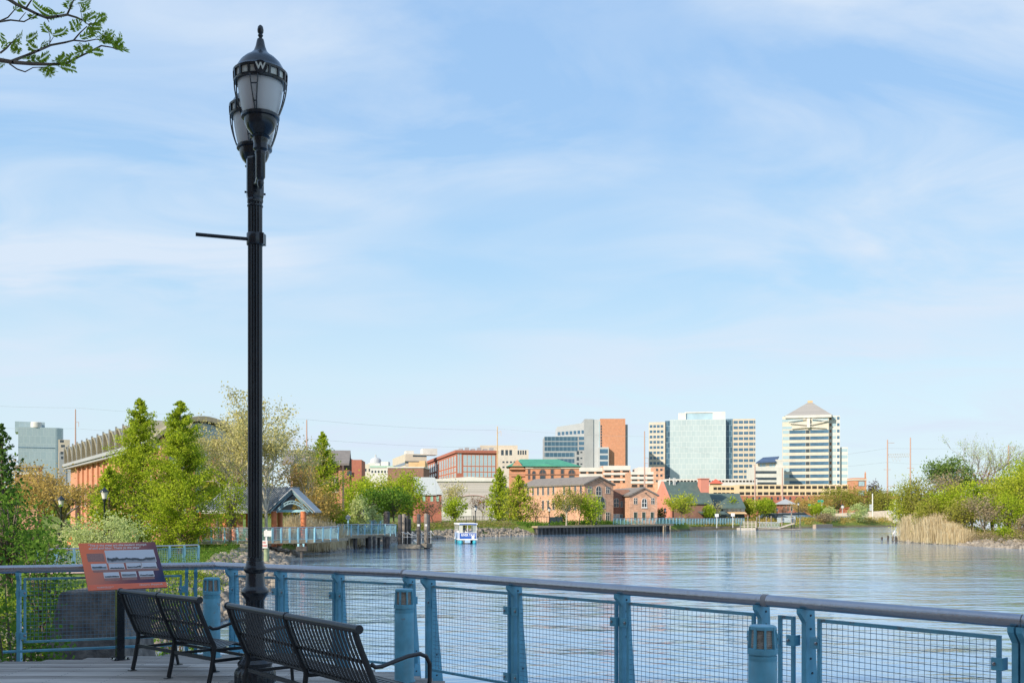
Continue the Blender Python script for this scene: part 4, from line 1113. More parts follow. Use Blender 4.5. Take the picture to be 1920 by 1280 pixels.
# --- white and grey office to its left
Y = 600
b = bld('office_building', 'pale grey concrete office with one dark window band near the roof', 736, 760, 800, Y, 14, 850.5, M_beige, D=None)
q = MB(); q.box(-.3, b.L*.95, -.12, 0, PZ(868,Y), PZ(864,Y)); q.build('window_band', M_glass_dk, b.t)
q = MB(); q.box(-.12, 0, 0, b.D, PZ(871,Y), PZ(866,Y)); q.build('window_band', M_glass_dk, b.t)
q = MB(); q.box(b.L*.35, b.L*1.0, -.1, 0, PZ(855.5,Y), PZ(852.5,Y)); q.build('window_band', M_glass_dk, b.t)
boxpx(b, 762, 776, 8, 10, 844.5, M_whitec, 'roof_plant', b.z1-.1); boxpx(b, 793, 820, 6, 10, 840.5, M_whitec, 'roof_plant', b.z1-.1)
Y = 480
b = bld('building', 'yellow tan block standing in front of the pale grey office', None, 766, 797, Y, 0, 866, M_tan, D=15)
for p in (788.5, 792.5): win(b, 'f', PX(p,Y)-b.a[0], PZ(876,Y), .9, 1.3, fw=0)
boxpx(b, 786, 797, -.6, 5, 863.5, M_tan)
Y = 430
b = bld('building', 'long low plain brick block above the round green trees', None, 727, 794, Y, -3, 877, M_brickD, D=20)
blk(b, -.3, b.L+.3, -.3, b.D, b.z1, b.z1+.5, M_whitec, 'parapet')
Y = 520
b = bld('building', 'white low block with pale green roof edge among the distant roofs', None, 694, 737, Y, 0, 876, M_whitec, D=20)
blk(b, -.3, b.L+.3, -.3, b.D, b.z1, b.z1+.9, mat('pale_green_trim', (.36,.52,.44)), 'parapet')
for p in range(698, 735, 6): win(b, 'f', PX(p,Y)-b.a[0], PZ(886,Y), .9, 1.2, fw=0)
boxpx(b, 693, 712, 14, 8, 868, M_whitec, 'roof_plant', b.z1); boxpx(b, 714, 728, 10, 8, 865, M_whitec, 'roof_plant', b.z1)
Y = 560
b = bld('building', 'distant pale building topped by a small domed cupola', None, 679, 722, Y, 0, 869.5, M_cream, D=15)
q = MB(); c = PX(702,Y)-b.a[0]; q.lathe([(4.2,0),(4.2,.8),(3.2,.9),(3.2,2.2),(2.6,3.2),(1.2,3.9),(.5,4.2),(.3,5.6)], 12, (c, 5, b.z1)); q.build('cupola', M_grey2, b.t, smooth=True)
for i in range(6): win(b, 'f', 2+i*2.1, b.z1-4.2, .9, 1.6, fw=0)
Y = 300
b = bld('building', 'plain dark red brick block on the left behind the tall green tree', 679, 631, 655, Y, 4, 857.5, M_brickR, D=18)
boxpx(b, 655, 678, .6, 14, 861.5, M_brickR); 
win(b, 'f', PX(655,Y)-b.a[0], PZ(891,Y), 1.4, 1.4, fw=0)
# --- station with green roof
Y = 330
b = bld('station_building', 'orange brick station building with a green hipped roof', None, 985, 1086, Y, 0, 874, M_brickO, D=16)
s = Y/F; L_ = b.L
q = MB(); z = b.z1; q.add([(-6.2,-.8,z),(L_+.8,-.8,z),(L_+.8,16.8,z),(-6.2,16.8,z),(-1.5,8,PZ(860.5,Y+8)),(PX(1046,Y+8)-b.a[0],8,PZ(860.5,Y+8))], [(0,1,5,4),(1,2,5),(2,3,4,5),(3,0,4),(3,2,1,0)]); q.build('roof', M_greenroof, b.t)
blk(b, -5.4, 0, .8, 16, b.z0, b.z1-.1, M_brickO)
q = MB(); q.prism([(-5.4,b.z1-1),(0,b.z1-1),(-2.7,PZ(861,Y))], -.2, 6, 'y'); q.build('gable', M_brickO, b.t)
q = MB(); xm = PX(1022,Y)-b.a[0]; q.add([(xm-4.6,-1,z),(xm+4.6,-1,z),(xm,6,PZ(864,Y+6)),(xm,-.2,PZ(869,Y))], [(0,1,3),(0,3,2),(1,2,3),(0,2,1)]); q.build('dormer_roof', M_greenroof, b.t)
blk(b, -5.5, L_+.1, -.25, 0, PZ(889.5,Y), PZ(888.5,Y), M_brickD, 'stone_course'); blk(b, 0, L_, -.25, 0, b.z1-.7, b.z1-.2, M_cream, 'cornice')
for p, w_, a_ in ((992,.5,0),(1001,1.0,1),(1017.5,2.0,1),(1035.5,.9,0),(1054.5,.9,0),(1072,2.0,1)):
    win(b, 'f', PX(p,Y)-b.a[0], PZ(888,Y), w_, (.45 if a_ else 1.4), arch=bool(a_), bars=1 if w_ > 1.5 else 0, frame=M_brickD, fw=.2)
    win(b, 'f', PX(p,Y)-b.a[0], PZ(898,Y), w_*.8, 1.2, frame=M_brickD, fw=.2)
# --- white parking garage behind
Y = 420
b = bld('parking_garage', 'white and brick parking garage with open dark decks beneath the grey and orange block', None, 1131, 1182, Y, 0, 872.5, M_brickP, D=30)
boxpx(b, 1086, 1131, 3, 26, 876, M_brickP)
def gar(b, p0, p1, yoff, rows, cols, wall_m, ht=1.3, side=None):
    YY = Y + yoff
    for yy, hh in rows:
        x0, x1 = PX(p0,YY)-b.a[0], PX(p1,YY)-b.a[0]
        blk(b, x0, x1, yoff-.22, yoff, PZ(yy+hh,YY), PZ(yy,YY), M_whitec, 'parapet')
    for (yy, n) in cols:
        x0, x1 = PX(p0,YY)-b.a[0], PX(p1,YY)-b.a[0]
        for i in range(n): win(b, 'f', x0 + (x1-x0)*(i+.5)/n, PZ(yy+1.9,YY), (x1-x0)/n*.72, ht, glass=M_void, fw=0, y=yoff-.02, name='deck_opening')
gar(b, 1131, 1182, 0, ((872.5,8.5),(886,4),(897,3.5)), ((883,3),(892.5,3),(903,3)), M_whitec, 1.5)
gar(b, 1086, 1131, 3, ((876,7.5),(888,6)), ((885.8,3),(896.5,3)), M_whitec, 1.2)
Y = 400
b = bld('parking_garage', 'second white parking garage with brick end, left of the aqua glass tower', None, 1182.5, 1226, Y, 0, 884, M_brickP, D=30)
gar(b, 1182.5, 1226, 0, ((884,5.5),(893,5),(901.5,4.5)), ((891,3),(901,3),(911,3)), M_whitec, 1.1)
boxpx(b, 1226, 1246, -1, 25, 875, M_brickP)
for yy in (881.5,892,902.5):
    for p in (1232,1240): win(b, 'f', PX(p,Y-1)-b.a[0], PZ(yy+1,Y-1), .9, .9, fw=0, y=-1)
boxpx(b, 1197, 1226, 8, 20, 875.5, M_whitec)
# --- long beige garage, right
Y = 330
b = bld('parking_garage', 'long beige parking garage with two rows of openings over a red brick base', None, 1385, 1604, Y, 0, 908, mat('yellow_beige_concrete', (.66,.52,.34), rough=.8, var=.06), D=30)
u0 = 0
blk(b, .2, b.L-.2, -.35, 0, b.z0, PZ(929,Y), M_brickR, 'brick_base')
for yy in (913.5, 925):
    for i in range(19):
        pc = 1391 + i*11.35
        win(b, 'f', PX(pc,Y)-b.a[0], PZ(yy+2.4,Y), 1.55, .95, glass=M_void, fw=0, name='deck_opening')
for i in range(16):
    win(b, 'f', PX(1400+i*11.6,Y)-b.a[0], PZ(937,Y), .65, .75, fw=0, y=-.37, arch=True, name='window')
Y = 336
b = bld('parking_garage', 'left arm of the beige garage running behind the dark green roofs', None, 1337, 1385, Y, 8, 909.5, mat('yellow_beige_concrete', (.66,.52,.34)), D=18)
for yy in (915.5, 925.5):
    for i in range(6): win(b, 'f', b.L*(i+.5)/6, PZ(yy+2.4,Y), 1.2, .9, glass=M_void, fw=0, name='deck_opening')
b = bld('garage_deck', 'white upper parking deck in front of the aqua glass tower foot', None, 1247, 1420, 380, 0, 897.5, M_whitec, D=20)
for i in range(26): win(b, 'f', PX(1252+i*6.5,380)-b.a[0], PZ(903.5,380), .95, .7, glass=M_void, fw=0, name='deck_opening')
Y = 325
b = bld('stair_tower', 'orange brick stair tower at the right end of the beige garage', None, 1600, 1624.5, Y, 0, 895.5, M_brickO, D=6)
blk(b, -.2, b.L+.2, -.2, 6.2, b.z1-.8, b.z1-.4, M_cream, 'cornice')
for yy in (910.5,928): win(b, 'f', b.L*.62, PZ(yy,Y), 1.9, 1.5, glass=M_palegl, frame=M_brickD)
q = MB(); q.box(b.L-.5, b.L-.1, 0, .4, b.z1, b.z1+1.3); q.add([(b.L-.55,-.05,b.z1+1.3),(b.L-.05,-.05,b.z1+1.3),(b.L-.05,.45,b.z1+1.3),(b.L-.55,.45,b.z1+1.3),(b.L-.3,.2,b.z1+2.2)],[(0,1,4),(1,2,4),(2,3,4),(3,0,4),(3,2,1,0)]); q.build('pinnacle', M_brickO, b.t)
# small red brick house with dark hip roof in front of the garage
Y = 250
b = bld('brick_house', 'small red brick pavilion with a dark pyramid roof behind the far dock', None, 1464, 1489, Y, 0, 945, M_brickR, D=4)
q = MB(); z = b.z1; q.add([(-.6,-.6,z),(b.L+.6,-.6,z),(b.L+.6,4.6,z),(-.6,4.6,z),(b.L/2,2,PZ(934.5,Y))],[(0,1,4),(1,2,4),(2,3,4),(3,0,4),(3,2,1,0)]); q.build('roof', M_grey, b.t)
for p in (1470,1477.5,1484): win(b, 'f', PX(p,Y)-b.a[0], PZ(957,Y), .45, 1.1, fw=.08)
b = bld('kiosk', 'small red roofed kiosk above the white parking deck', None, 1335, 1353, 370, 0, 906, M_tan, D=4)
q = MB(); z = b.z1; q.add([(-.6,-.6,z),(b.L+.6,-.6,z),(b.L+.6,4.6,z),(-.6,4.6,z),(b.L/2,2,PZ(897,370))],[(0,1,4),(1,2,4),(2,3,4),(3,0,4),(3,2,1,0)]); q.build('roof', mat('red_tile_roof', (.55,.12,.07)), b.t)
# --- brick warehouse with two gables
Y = 175
b = bld('brick_warehouse', 'old pink brick warehouse with a long side, a tall arched gable and a wire-brown roof', 978, 1096, 1150, Y, 31, 908, M_brickP)
zr = PZ(894.5, Y+1.5)
gable(b, 0, b.L, 0, b.D, b.z1, zr, M_greyroof, 'y', over=.3, wallm=M_brickP)
for i in range(11):
    if i in (4,): continue
    win(b, 'l', b.D*(i+.6)/12, PZ(924,Y)-.15, .55, 1.5, arch=True, glass=M_glass_dk, fw=.07)
    if i < 8: win(b, 'l', b.D*(i+.6)/12, PZ(955,Y), .6, 1.7, glass=M_glass_dk, fw=.07)
L_ = b.L
win(b, 'f', L_*.18, PZ(923.5,Y), .75, 1.05, bars=1, fw=.08); win(b, 'f', L_*.80, PZ(923.5,Y), .75, 1.05, bars=1, fw=.08)
win(b, 'f', L_*.48, PZ(927.5,Y), 1.05, 1.05, arch=True, bars=1, fw=.08, sill=True)
win(b, 'f', L_*.55, PZ(952,Y), 1.9, 1.1, arch=True, bars=1, fw=.08)
for u in (.18,.5,.80): win(b, 'f', L_*u, PZ(976,Y), .8, 1.45, fw=.08, bars=1, glass=mat('dark_green_shutter', (.035,.06,.05)))
q = MB(); q.bar((L_*.5,-.05,PZ(899,Y)),(L_*.5,-.9,PZ(900,Y)),.12,.16); q.bar((L_*.5,-.8,PZ(900,Y)),(L_*.5,-.05,PZ(903,Y)),.08,.08); q.build('hoist_beam', M_pile, b.t)
# link wall and second gable
Y2 = 180
w2 = bld('brick_annex', 'lower pink brick gabled annex joined to the right of the tall warehouse gable', 1172, 1181, 1232.5, Y2-2, 12, 928.5, M_brickP, D=16)
b = w2; L_ = b.L
gable(b, 0, L_, 0, b.D, b.z1, PZ(915.5,Y2), M_greyroof, 'y', over=.3, wallm=M_brickP)
for u in (.2,.83): win(b, 'f', L_*u, PZ(944,Y2-2), .55, 1.0, bars=1, fw=.07)
win(b, 'f', L_*.52, PZ(950,Y2-2), .85, 1.1, arch=True, bars=1, fw=.08, frame=M_white, sill=True)
for u in (.2,.5,.81): win(b, 'f', L_*u, PZ(974,Y2-2), .6, 1.35, fw=.06, bars=0, glass=mat('dark_green_shutter', (.035,.06,.05)))
q = MB(); q.bar((L_*.55,-.05,PZ(924,Y2)),(L_*.55,-.8,PZ(924.5,Y2)),.12,.14); q.build('hoist_beam', M_pile, b.t)
b = bld('brick_link', 'recessed dark brick link with an arched window and glazed white door between the two gables', None, 1148, 1180, 181.5, 0, 917.5, M_brickD, D=8)
win(b, 'f', PX(1155.5,181.5)-b.a[0], PZ(950,181.5), .9, 1.1, arch=True, bars=1, fw=.07); win(b, 'f', PX(1165.5,181.5)-b.a[0], PZ(950,181.5), .35, 1.0, fw=.05)
win(b, 'f', PX(1156,181.5)-b.a[0], PZ(976.5,181.5), 1.0, 1.25, bars=1, fw=.09, glass=M_palegl, frame=M_white, name='door'); win(b, 'f', PX(1165,181.5)-b.a[0], PZ(975,181.5), .5, 1.1, fw=.05, name='door')
# --- salmon restaurant
Y = 200
b = bld('restaurant', 'salmon pink gabled restaurant with a long dark green roof and a chimney', 1222, 1259, 1338, Y, 12, 943, M_brickD, D=9.5)
L_ = b.L; D_ = b.D; zr = PZ(904.5, Y+4.7)
q = MB(); ym = D_*.5; q.prism([(-.3,b.z1-.2),(ym,zr),(D_+.3,b.z1-.2),(D_+.3,b.z1),(ym,zr+.22),(-.3,b.z1)], .06, L_*.98, 'x'); q.build('roof', M_slate, b.t)
q = MB(); q.prism([(-.3,b.z0),(D_+.3,b.z0),(D_+.3,b.z1),(ym,zr+.3),(-.3,b.z1)], -.35, .05, 'x'); q.build('gable', M_salmon, b.t)
xc = PX(1329,Y+3)-b.a[0]
q = MB(); q.box(xc-.9, xc+.9, 2.2, 3.8, b.z1, PZ(895,Y)); q.box(xc-1.05, xc+1.05, 2.05, 3.95, PZ(896.5,Y), PZ(895.2,Y)); q.build('chimney', M_salmon, b.t)
q = MB()
for p in (1260,1268,1271): q.box(PX(p,Y)-b.a[0]-.05+1, PX(p,Y)-b.a[0]+.1+1, ym-.8, ym-.65, zr-.9, zr+1.0)
q.build('vent_pipe', M_white, b.t)
win(b, 'f', L_*.93, PZ(953,Y+3), .5, .9, frame=M_white, fw=.1)
q = MB(); q.sheet((L_*.62,-2.2,PZ(963,Y)),(L_*1.25,-2.4,PZ(963,Y)),(L_*1.25,0,PZ(958,Y)),(L_*.62,0,PZ(958,Y)),.12); q.build('awning', M_slate, b.t)
Y = 206
b = bld('restaurant_wing', 'lower restaurant wing with dark green roof, white windows and a striped awning', None, 1336, 1396, Y, 3, 951, M_glass_dk, D=8)
L_ = b.L
q = MB(); q.prism([(-.8,b.z1-.3),(4,PZ(925.5,Y+4)),(8.8,b.z1-.3),(8.8,b.z1),(4,PZ(924.5,Y+4)),(-.8,b.z1)], -.2, L_*1.0, 'x'); q.build('roof', M_slate, b.t)
for i in range(5): win(b, 'f', L_*(.40+.135*i), PZ(957.5,Y), .62, .62, glass=M_palegl, frame=M_white, fw=.09, bars=1)
q = MB(); q.sheet((L_*.45,-1.8,PZ(962,Y)),(L_*1.0,-1.8,PZ(962,Y)),(L_*1.0,0,PZ(959,Y)),(L_*.45,0,PZ(959,Y)),.1); q.build('awning', M_tan, b.t)
# --- corrugated grey hall and little brick house
Y = 235
b = bld('metal_hall', 'long pale grey corrugated hall behind the river bank trees', 800, 812, 932, Y, 2, 902, mat('corrugated_grey', (.47,.44,.42), rough=.6, var=.05, brick=(40,.45,.05,(.40,.37,.36))), D=20)
q = MB(); q.prism([(-.4,b.z1),(b.L+.4,b.z1),(b.L+.4,b.z1+.8),(b.L*.55,PZ(893.5,Y)),(0,b.z1+.5)], -.3, 20.3, 'y'); q.build('parapet', M_whitec, b.t)
blk(b, b.L*.1, b.L*.6, -.06, 0, b.z0+1.4, b.z0+3.0, M_whitec, 'lower_panel')
q = MB(); c = b.L*.62; pl = [(c+3.2*math.cos(math.pi*i/12), PZ(935,Y)+.9*math.sin(math.pi*i/12)) for i in range(13)]
for i in range(12): q.bar((pl[i][0],-.1,pl[i][1]),(pl[i+1][0],-.1,pl[i+1][1]),.22,.14)
q.build('arched_canopy', mat('faded_red_canopy', (.42,.27,.25)), b.t)
for u in (.18,.41,.5): win(b, 'f', b.L*u, PZ(916,Y), .5, .3, glass=M_whitec, fw=0)
Y = 195
b = bld('brick_house', 'small brick house with a steep pale metal roof and green shuttered windows', None, 779, 828, Y, 10, 927, M_brickR, D=7)
q = MB(); z = b.z1; q.prism([(-.3,z-.1),(3.4,PZ(895,Y+3)),(7.3,z-.1),(7.3,z+.1),(3.4,PZ(894,Y+3)),(-.3,z+.1)], -.2, b.L*.80, 'x')
q.add([(b.L*.8,-.3,z+.05),(b.L+.3,-.3,z+.05),(b.L*.8,3.4,PZ(894.2,Y+3)),(b.L+.3,7.3,z+.05),(b.L*.8,7.3,z+.05)], [(0,1,2),(1,3,2),(3,4,2)]); q.build('roof', M_paleroof, b.t)
for u in (.62,.32): win(b, 'f', b.L*u, z-1.25, .45, .95, glass=mat('pale_green_shutter', (.28,.50,.40)), fw=.06)
win(b, 'f', b.L*.84, z-1.25, .45, .95, glass=mat('pale_green_shutter', (.28,.50,.40)), fw=.06)
# --- left: aqua glass block, small beige block, low white shop
Y = 430
b = bld('office_building', 'aqua glass block with a rounded right edge and a white drum on its roof', None, 34, 103, Y, 25, 799.5, M_curtl, D=25)
q = MB(); q.lathe([(3.4,b.z0),(3.4,b.z1)], 24, (b.L, 3.4, 0)); q.build('rounded_corner', M_curtl, b.t, smooth=True)
boxpx(b, 28, 84, 4, 15, 790.5, M_curtl, z0=b.z1-2)
q = MB(); q.lathe([(2.2,b.z1),(2.2,b.z1+2.2),(1.9,b.z1+2.4)], 20, (U(b,68,1.8), 1.8, 0)); q.build('roof_drum', M_whitec, b.t, smooth=True)
blk(b, 0, b.L, -.12, 0, PZ(838.5,Y), PZ(837.5,Y), M_glass_bl, 'floor_band')
Y = 400
b = bld('office_building', 'small stepped beige and grey block between the aqua glass block and the long brick hall', None, 109, 131, Y, 24, 823.5, M_beige, D=12)
boxpx(b, 124, 152, -1, 12, 845, M_grey2); boxpx(b, 111, 124, -1.2, 12, 848, M_grey)
for yy, p in ((829,116),(838,118),(842,127),(842,133),(851,117),(856,128),(851,136),(860,118),(861,133)): win(b, 'f', U(b,p), PZ(yy,Y), 1.4, 1.0, fw=0, y=-1.25 if yy > 845 else 0)
Y = 130
b = bld('shop', 'low white and brick shop with a flat roof seen through the trees on the left', None, 28, 73, Y, 20, 876, M_brickP, D=4)
blk(b, -.3, b.L+.3, -.3, 0, PZ(889,Y), PZ(884,Y), M_white, 'fascia'); blk(b, -.4, b.L+.2, -.6, 4, b.z1, b.z1+.3, M_grey, 'roof')
blk(b, 0, b.L, -.1, 0, PZ(884,Y), PZ(878,Y), M_palegl, 'clerestory')
# --- the long brick market hall with curved roof hoods
Yn = 93.4
b = B(); a = (PX(300, Yn)+0, Yn); a = (-33.0, 93.4)
b.a = a; b.th = math.atan2(.523,.853); b.d = (math.cos(b.th), math.sin(b.th)); b.e = (-math.sin(b.th), math.cos(b.th)); b.L = 7.64; b.D = 58; b.Y = Yn
b.t = thing('market_hall', 'long orange brick market hall with an arched gable and a row of curved roof hoods', 'building', (a[0], a[1], 0), b.th); b.z0 = -1.6; b.nw = 0
zc = 8.3
q = MB(); q.box(0, b.L, 0, b.D, b.z0, 7.6); q.build('wall', M_brickO, b.t)
# cornice along the left side
q = MB(); q.box(-.9, 0, .5, b.D, 7.6, 7.9); q.box(-1.1, 0, .5, b.D, 7.9, 8.3); q.build('cornice', M_grey, b.t)
for i in range(14):      # hoods: a curved half-barrel each
    y0 = 1.5 + i*4.0; q = MB(); pl = []
    for j in range(9):
        t_ = j/8; pl.append((y0 + 3.2*t_, 8.3 + 2.2*math.sin(t_*math.pi/2)**.8))
    for j in range(8):
        (ya, za), (yb, zb_) = pl[j], pl[j+1]
        q.add([(-.9,ya,za),(-.9,yb,zb_),(3.0,yb,zb_),(3.0,ya,za)], [(0,1,2,3)])
    q.box(-1.0,3.0,y0+3.15,y0+3.3,8.3,10.55)
    for j in range(8): q.bar((-.9,pl[j][0],pl[j][1]),(-.9,pl[j+1][0],pl[j+1][1]),.12,.16)
    q.build('roof_hood', mat('olive_grey_metal', (.30,.265,.18), rough=.6), b.t)
    q = MB(); q.box(-1.05,-.85,y0+3.5,y0+3.66,8.3,10.75); q.build('roof_fin', M_grey, b.t)
    if i < 13:
        q = MB(); q.box(-.25, 0, y0+.2, y0+.9, b.z0, 7.55); q.build('pilaster', M_brickO, b.t)
        win(b, 'l', y0+2.6, 2.4, .9, 2.2, arch=True, fw=.1)
# arched front gable
L_ = b.L; n = 16; R_ = 12
def arc(x0, x1, z, h, n=16): return [(x0 + (x1-x0)*i/n, z + h*math.sin(math.pi*i/n)**.85) for i in range(n+1)]
top = arc(-.6, L_+.6, 8.6, 2.1)
q = MB(); q.prism([(p[0], p[1]) for p in top] + [(p[0], p[1]-.45) for p in reversed(top)], -.8, 14, 'y'); q.build('arched_roof', mat('olive_grey_metal', (.30,.265,.18)), b.t)
q = MB(); q.prism([(0,7.6),(L_,7.6)] + [(p[0], p[1]-.5) for p in reversed(arc(.0, L_, 8.6, 2.0))], .05, 13.5, 'y'); q.build('glazed_gable', M_palegl, b.t)
for u in (0,.33,.64,.93):
    q = MB(); q.box(L_*u, L_*u+.62, -.28, 0, b.z0, 8.6); q.build('brick_pier', M_brickO, b.t)
for i in range(3):
    for z in (5.0, 1.5): win(b, 'f', L_*(.205+.305*i), z, 1.4, 2.4, glass=M_palegl, fw=.12, bars=1)
Y = 112
b = bld('brick_hall', 'orange brick hall with wide pale eaves half hidden behind the sycamore', None, 545, 640, Y, 8, 868, M_brickO, D=12)
gable(b, 0, b.L, 0, b.D, b.z1, b.z1+1.6, M_greyroof, 'x', over=.9, wallm=M_brickO)
for i in range(4):
    win(b, 'f', b.L*(i+.5)/4, b.z1-3.2, .9, 1.6, fw=.1, bars=1); q = MB(); q.box(b.L*(i+1)/4-.3, b.L*(i+1)/4+.1, -.3, 0, b.z0, b.z1-.3); q.build('brick_pier', M_brickO, b.t)
    win(b, 'f', b.L*(i+.5)/4, b.z0+1.2, .9, 1.8, fw=.1, bars=1)
# grey wall on the right hill
b = bld('warehouse', 'flat roofed grey building above the bushes on the right bank', None, 1884, 1975, 190, 0, 899, M_grey2, D=20)
blk(b, -.3, b.L+.3, -.3, 20.3, b.z1, b.z1+.35, M_greyroof, 'roof')
# ---------------------------------------------------------------- river bank structures
def dirto(a, b): v = Vector((b[0]-a[0], b[1]-a[1])); return v.normalized(), v.length
# steel bulkhead with timber cap
a, c_, e_ = (3.5,156.2), (13.8,165.6), (28.6,180.0)
t = thing('bulkhead_wall', 'dark corrugated sheet pile wall with a pale timber cap below the brick warehouses', 'retaining wall', (a[0],a[1],0), 0)
zt = -.72
q = MB(); cap = MB(); segs = [(a,c_),(c_,e_)]
for (p0, p1) in segs:
    d, L = dirto(p0, p1); n = int(L/.8); nn = Vector((d.y, -d.x))
    for i in range(n):
        for (f0, f1, o0, o1) in ((0,.35,0,0),(.35,.5,0,.3),(.5,.85,.3,.3),(.85,1,.3,0)):
            A = Vector(p0) + d*(L*(i+f0)/n) + nn*o0; Bq = Vector(p0) + d*(L*(i+f1)/n) + nn*o1
            A -= Vector(a); Bq -= Vector(a)
            q.add([(A.x,A.y,-3.4),(Bq.x,Bq.y,-3.4),(Bq.x,Bq.y,zt-.28),(A.x,A.y,zt-.28)], [(0,1,2,3)])
    A = Vector(p0)-Vector(a); Bq = Vector(p1)-Vector(a)
    cap.bar((A.x+nn.x*.1,A.y+nn.y*.1,zt-.14), (Bq.x+nn.x*.1,Bq.y+nn.y*.1,zt-.14), 1.3, .30)
q.build('sheet_piles', mat('rusty_sheet_pile', (.10,.09,.085), rough=.8, var=.4, scale=.8), t, fix=False)
cap.build('timber_cap', mat('pale_cap_timber', (.36,.27,.18), rough=.85, var=.2), t)
for px, Y in ((1247,179),(1256,180),(1243.5,178.6)):
    X = PX(px, Y-1.0); q = MB(); q.lathe([(.16,-3.4),(.16,-.95)], 8, (X-a[0], Y-1.2-a[1], 0)); q.build('fender_pile', mat('pale_cap_timber', (.36,.27,.18)), t)
def far_rail(label, p0, p1, z, h=1.07, n=None, m=None, post_w=.09, name='railing_section', infill=True, group='light blue railings on the far promenades', lean=.12, z2=None):
    d, L = dirto(p0, p1); rz = math.atan2(d.y, d.x); z2 = z if z2 is None else z2
    t = thing(name, label, 'railing', (p0[0], p0[1], z), rz, group)
    m = m or M_bluelight; n = n or max(2, round(L/1.4)); dz = z2 - z
    q = MB(); q.tube([(0,0,h),(L,0,h+dz)], .045, 8); q.build('handrail', M_steel if m is M_bluelight else m, t, smooth=True)
    for i in range(n+1):
        x = L*i/n; zz = dz*i/n
        q = MB(); q.bar((x,.02,zz-.15),(x,-lean*.3,zz+h-.02), post_w, .06, up=(0,1,0)); q.build('post', m, t)
    if infill:
        q = MB()
        for i in range(n):
            x0, x1 = L*i/n + .08, L*(i+1)/n - .08; za, zb = dz*i/n, dz*(i+1)/n
            q.bar((x0,0,za+.1),(x1,0,zb+.1),.03,.03); q.bar((x0,0,za+h-.13),(x1,0,zb+h-.13),.03,.03); q.bar((x0,0,za+.1),(x0,0,za+h-.13),.03,.03,up=(1,0,0)); q.bar((x1,0,zb+.1),(x1,0,zb+h-.13),.03,.03,up=(1,0,0))
            k = max(3, int((x1-x0)/.09))
            for j in range(1, k):
                x = x0 + (x1-x0)*j/k; q.bar((x,0,za+.1),(x,0,za+h-.13),.012,.012,up=(1,0,0))
            for j in range(1, 9):
                zz = .1 + (h-.23)*j/9; q.bar((x0,0,za+zz),(x1,0,zb+zz),.012,.012)
        q.build('mesh_panel', m, t, fix=False)
    return t
G = lambda px, Y: (PX(px, Y), Y)
far_rail('light blue railing on the bulkhead in front of the brick annex', G(1150,172.5), G(1281,183), -.72, n=20, m=M_bluelight)
far_rail('light blue railing along the bank in front of the green roofed restaurant', G(1283,190), G(1395,200), -.9, n=22, m=M_bluelight)
far_rail('light blue railing behind the far floating dock', G(1496,222), G(1594,236), -.75, n=18, m=M_bluelight)
# low retaining wall under the restaurant bank
q = MB(); p0, p1 = G(1281,188), G(1388,199); d, L = dirto(p0,p1)
q.bar((p0[0],p0[1],-1.95),(p1[0],p1[1],-1.95),.5,1.1); o = q.build('retaining_wall', mat('stained_timber_wall', (.22,.17,.11), rough=.9, var=.3, scale=1)); tag(o, 'low stained timber retaining wall at the water below the green roofed restaurant', 'retaining wall')
q = MB(); p0, p1 = G(1527,214.5), G(1558,219.5); q.bar((p0[0],p0[1],-1.8),(p1[0],p1[1],-1.8),.8,1.0); o = q.build('retaining_wall', mat('brown_concrete', (.36,.27,.20), rough=.9, var=.2)); tag(o, 'short tan concrete wall at the water edge right of the far dock', 'retaining wall')
# --- far floating dock
Y = 192
t = thing('floating_dock', 'far wooden floating dock with pale timber railings and a sloping gangway', 'dock', (PX(1388,Y), Y, WATER), 0)
s = Y/F; M_dockw = mat('pale_dock_timber', (.52,.45,.37), rough=.85, var=.2)
x1 = 29*s
q = MB(); q.box(0, x1, 0, 3, .0, .45); q.build('float', M_dockw, t)
for zz in (.75,1.05,1.35,1.6): q = MB(); q.box(0, x1, -.04, .04, zz, zz+.1); q.build('rail', M_dockw, t)
for i in range(5): q = MB(); q.box(x1*i/4-.06, x1*i/4+.06, -.08, .08, .45, 1.75); q.build('post', M_dockw, t)
q = MB(); q.box(x1, 118*s, .5, 3, .05, .28); q.build('float', M_wood, t)
q = MB(); q.sheet((34*s,.4,.55),(74*s,.4,.45),(74*s,2,.45),(34*s,2,.55),.12); q.sheet((74*s,.4,.45),(103*s,.4,1.35),(103*s,2,1.35),(74*s,2,.45),.12); q.build('gangway', M_dockw, t)
for i in range(14):
    x = (36 + i*2.8)*s; q = MB(); q.bar((x,.42,.5),(x+.25,.42,1.5),.05,.05,up=(0,1,0)); q.bar((x+.25,.42,.5),(x,.42,1.5),.04,.04,up=(0,1,0)); q.build('gangway_truss', M_grey2, t)
q = MB(); q.tube([(34*s,.42,1.55),(74*s,.42,1.5),(104*s,.42,2.5)], .05, 6); q.build('gangway_handrail', M_grey2, t)
q = MB(); q.box(76*s, 111*s, 2.6, 2.7, 1.45, 2.45); q.build('mesh_screen', mat('pale_screen', (.36,.42,.43), rough=.7), t)
for px, top in ((1402,966),(1419,968),(1424,965),(1437,968),(1446,967),(1466,968),(1484,958),(1489,972),(1500,970)):
    q = MB(); YY = Y+2.2; q.lathe([(.11,-1.5),(.11,PZ(top,YY)-WATER)], 8, (PX(px,YY)-PX(1388,Y), 2.2, 0)); q.build('pile', M_wood, t)
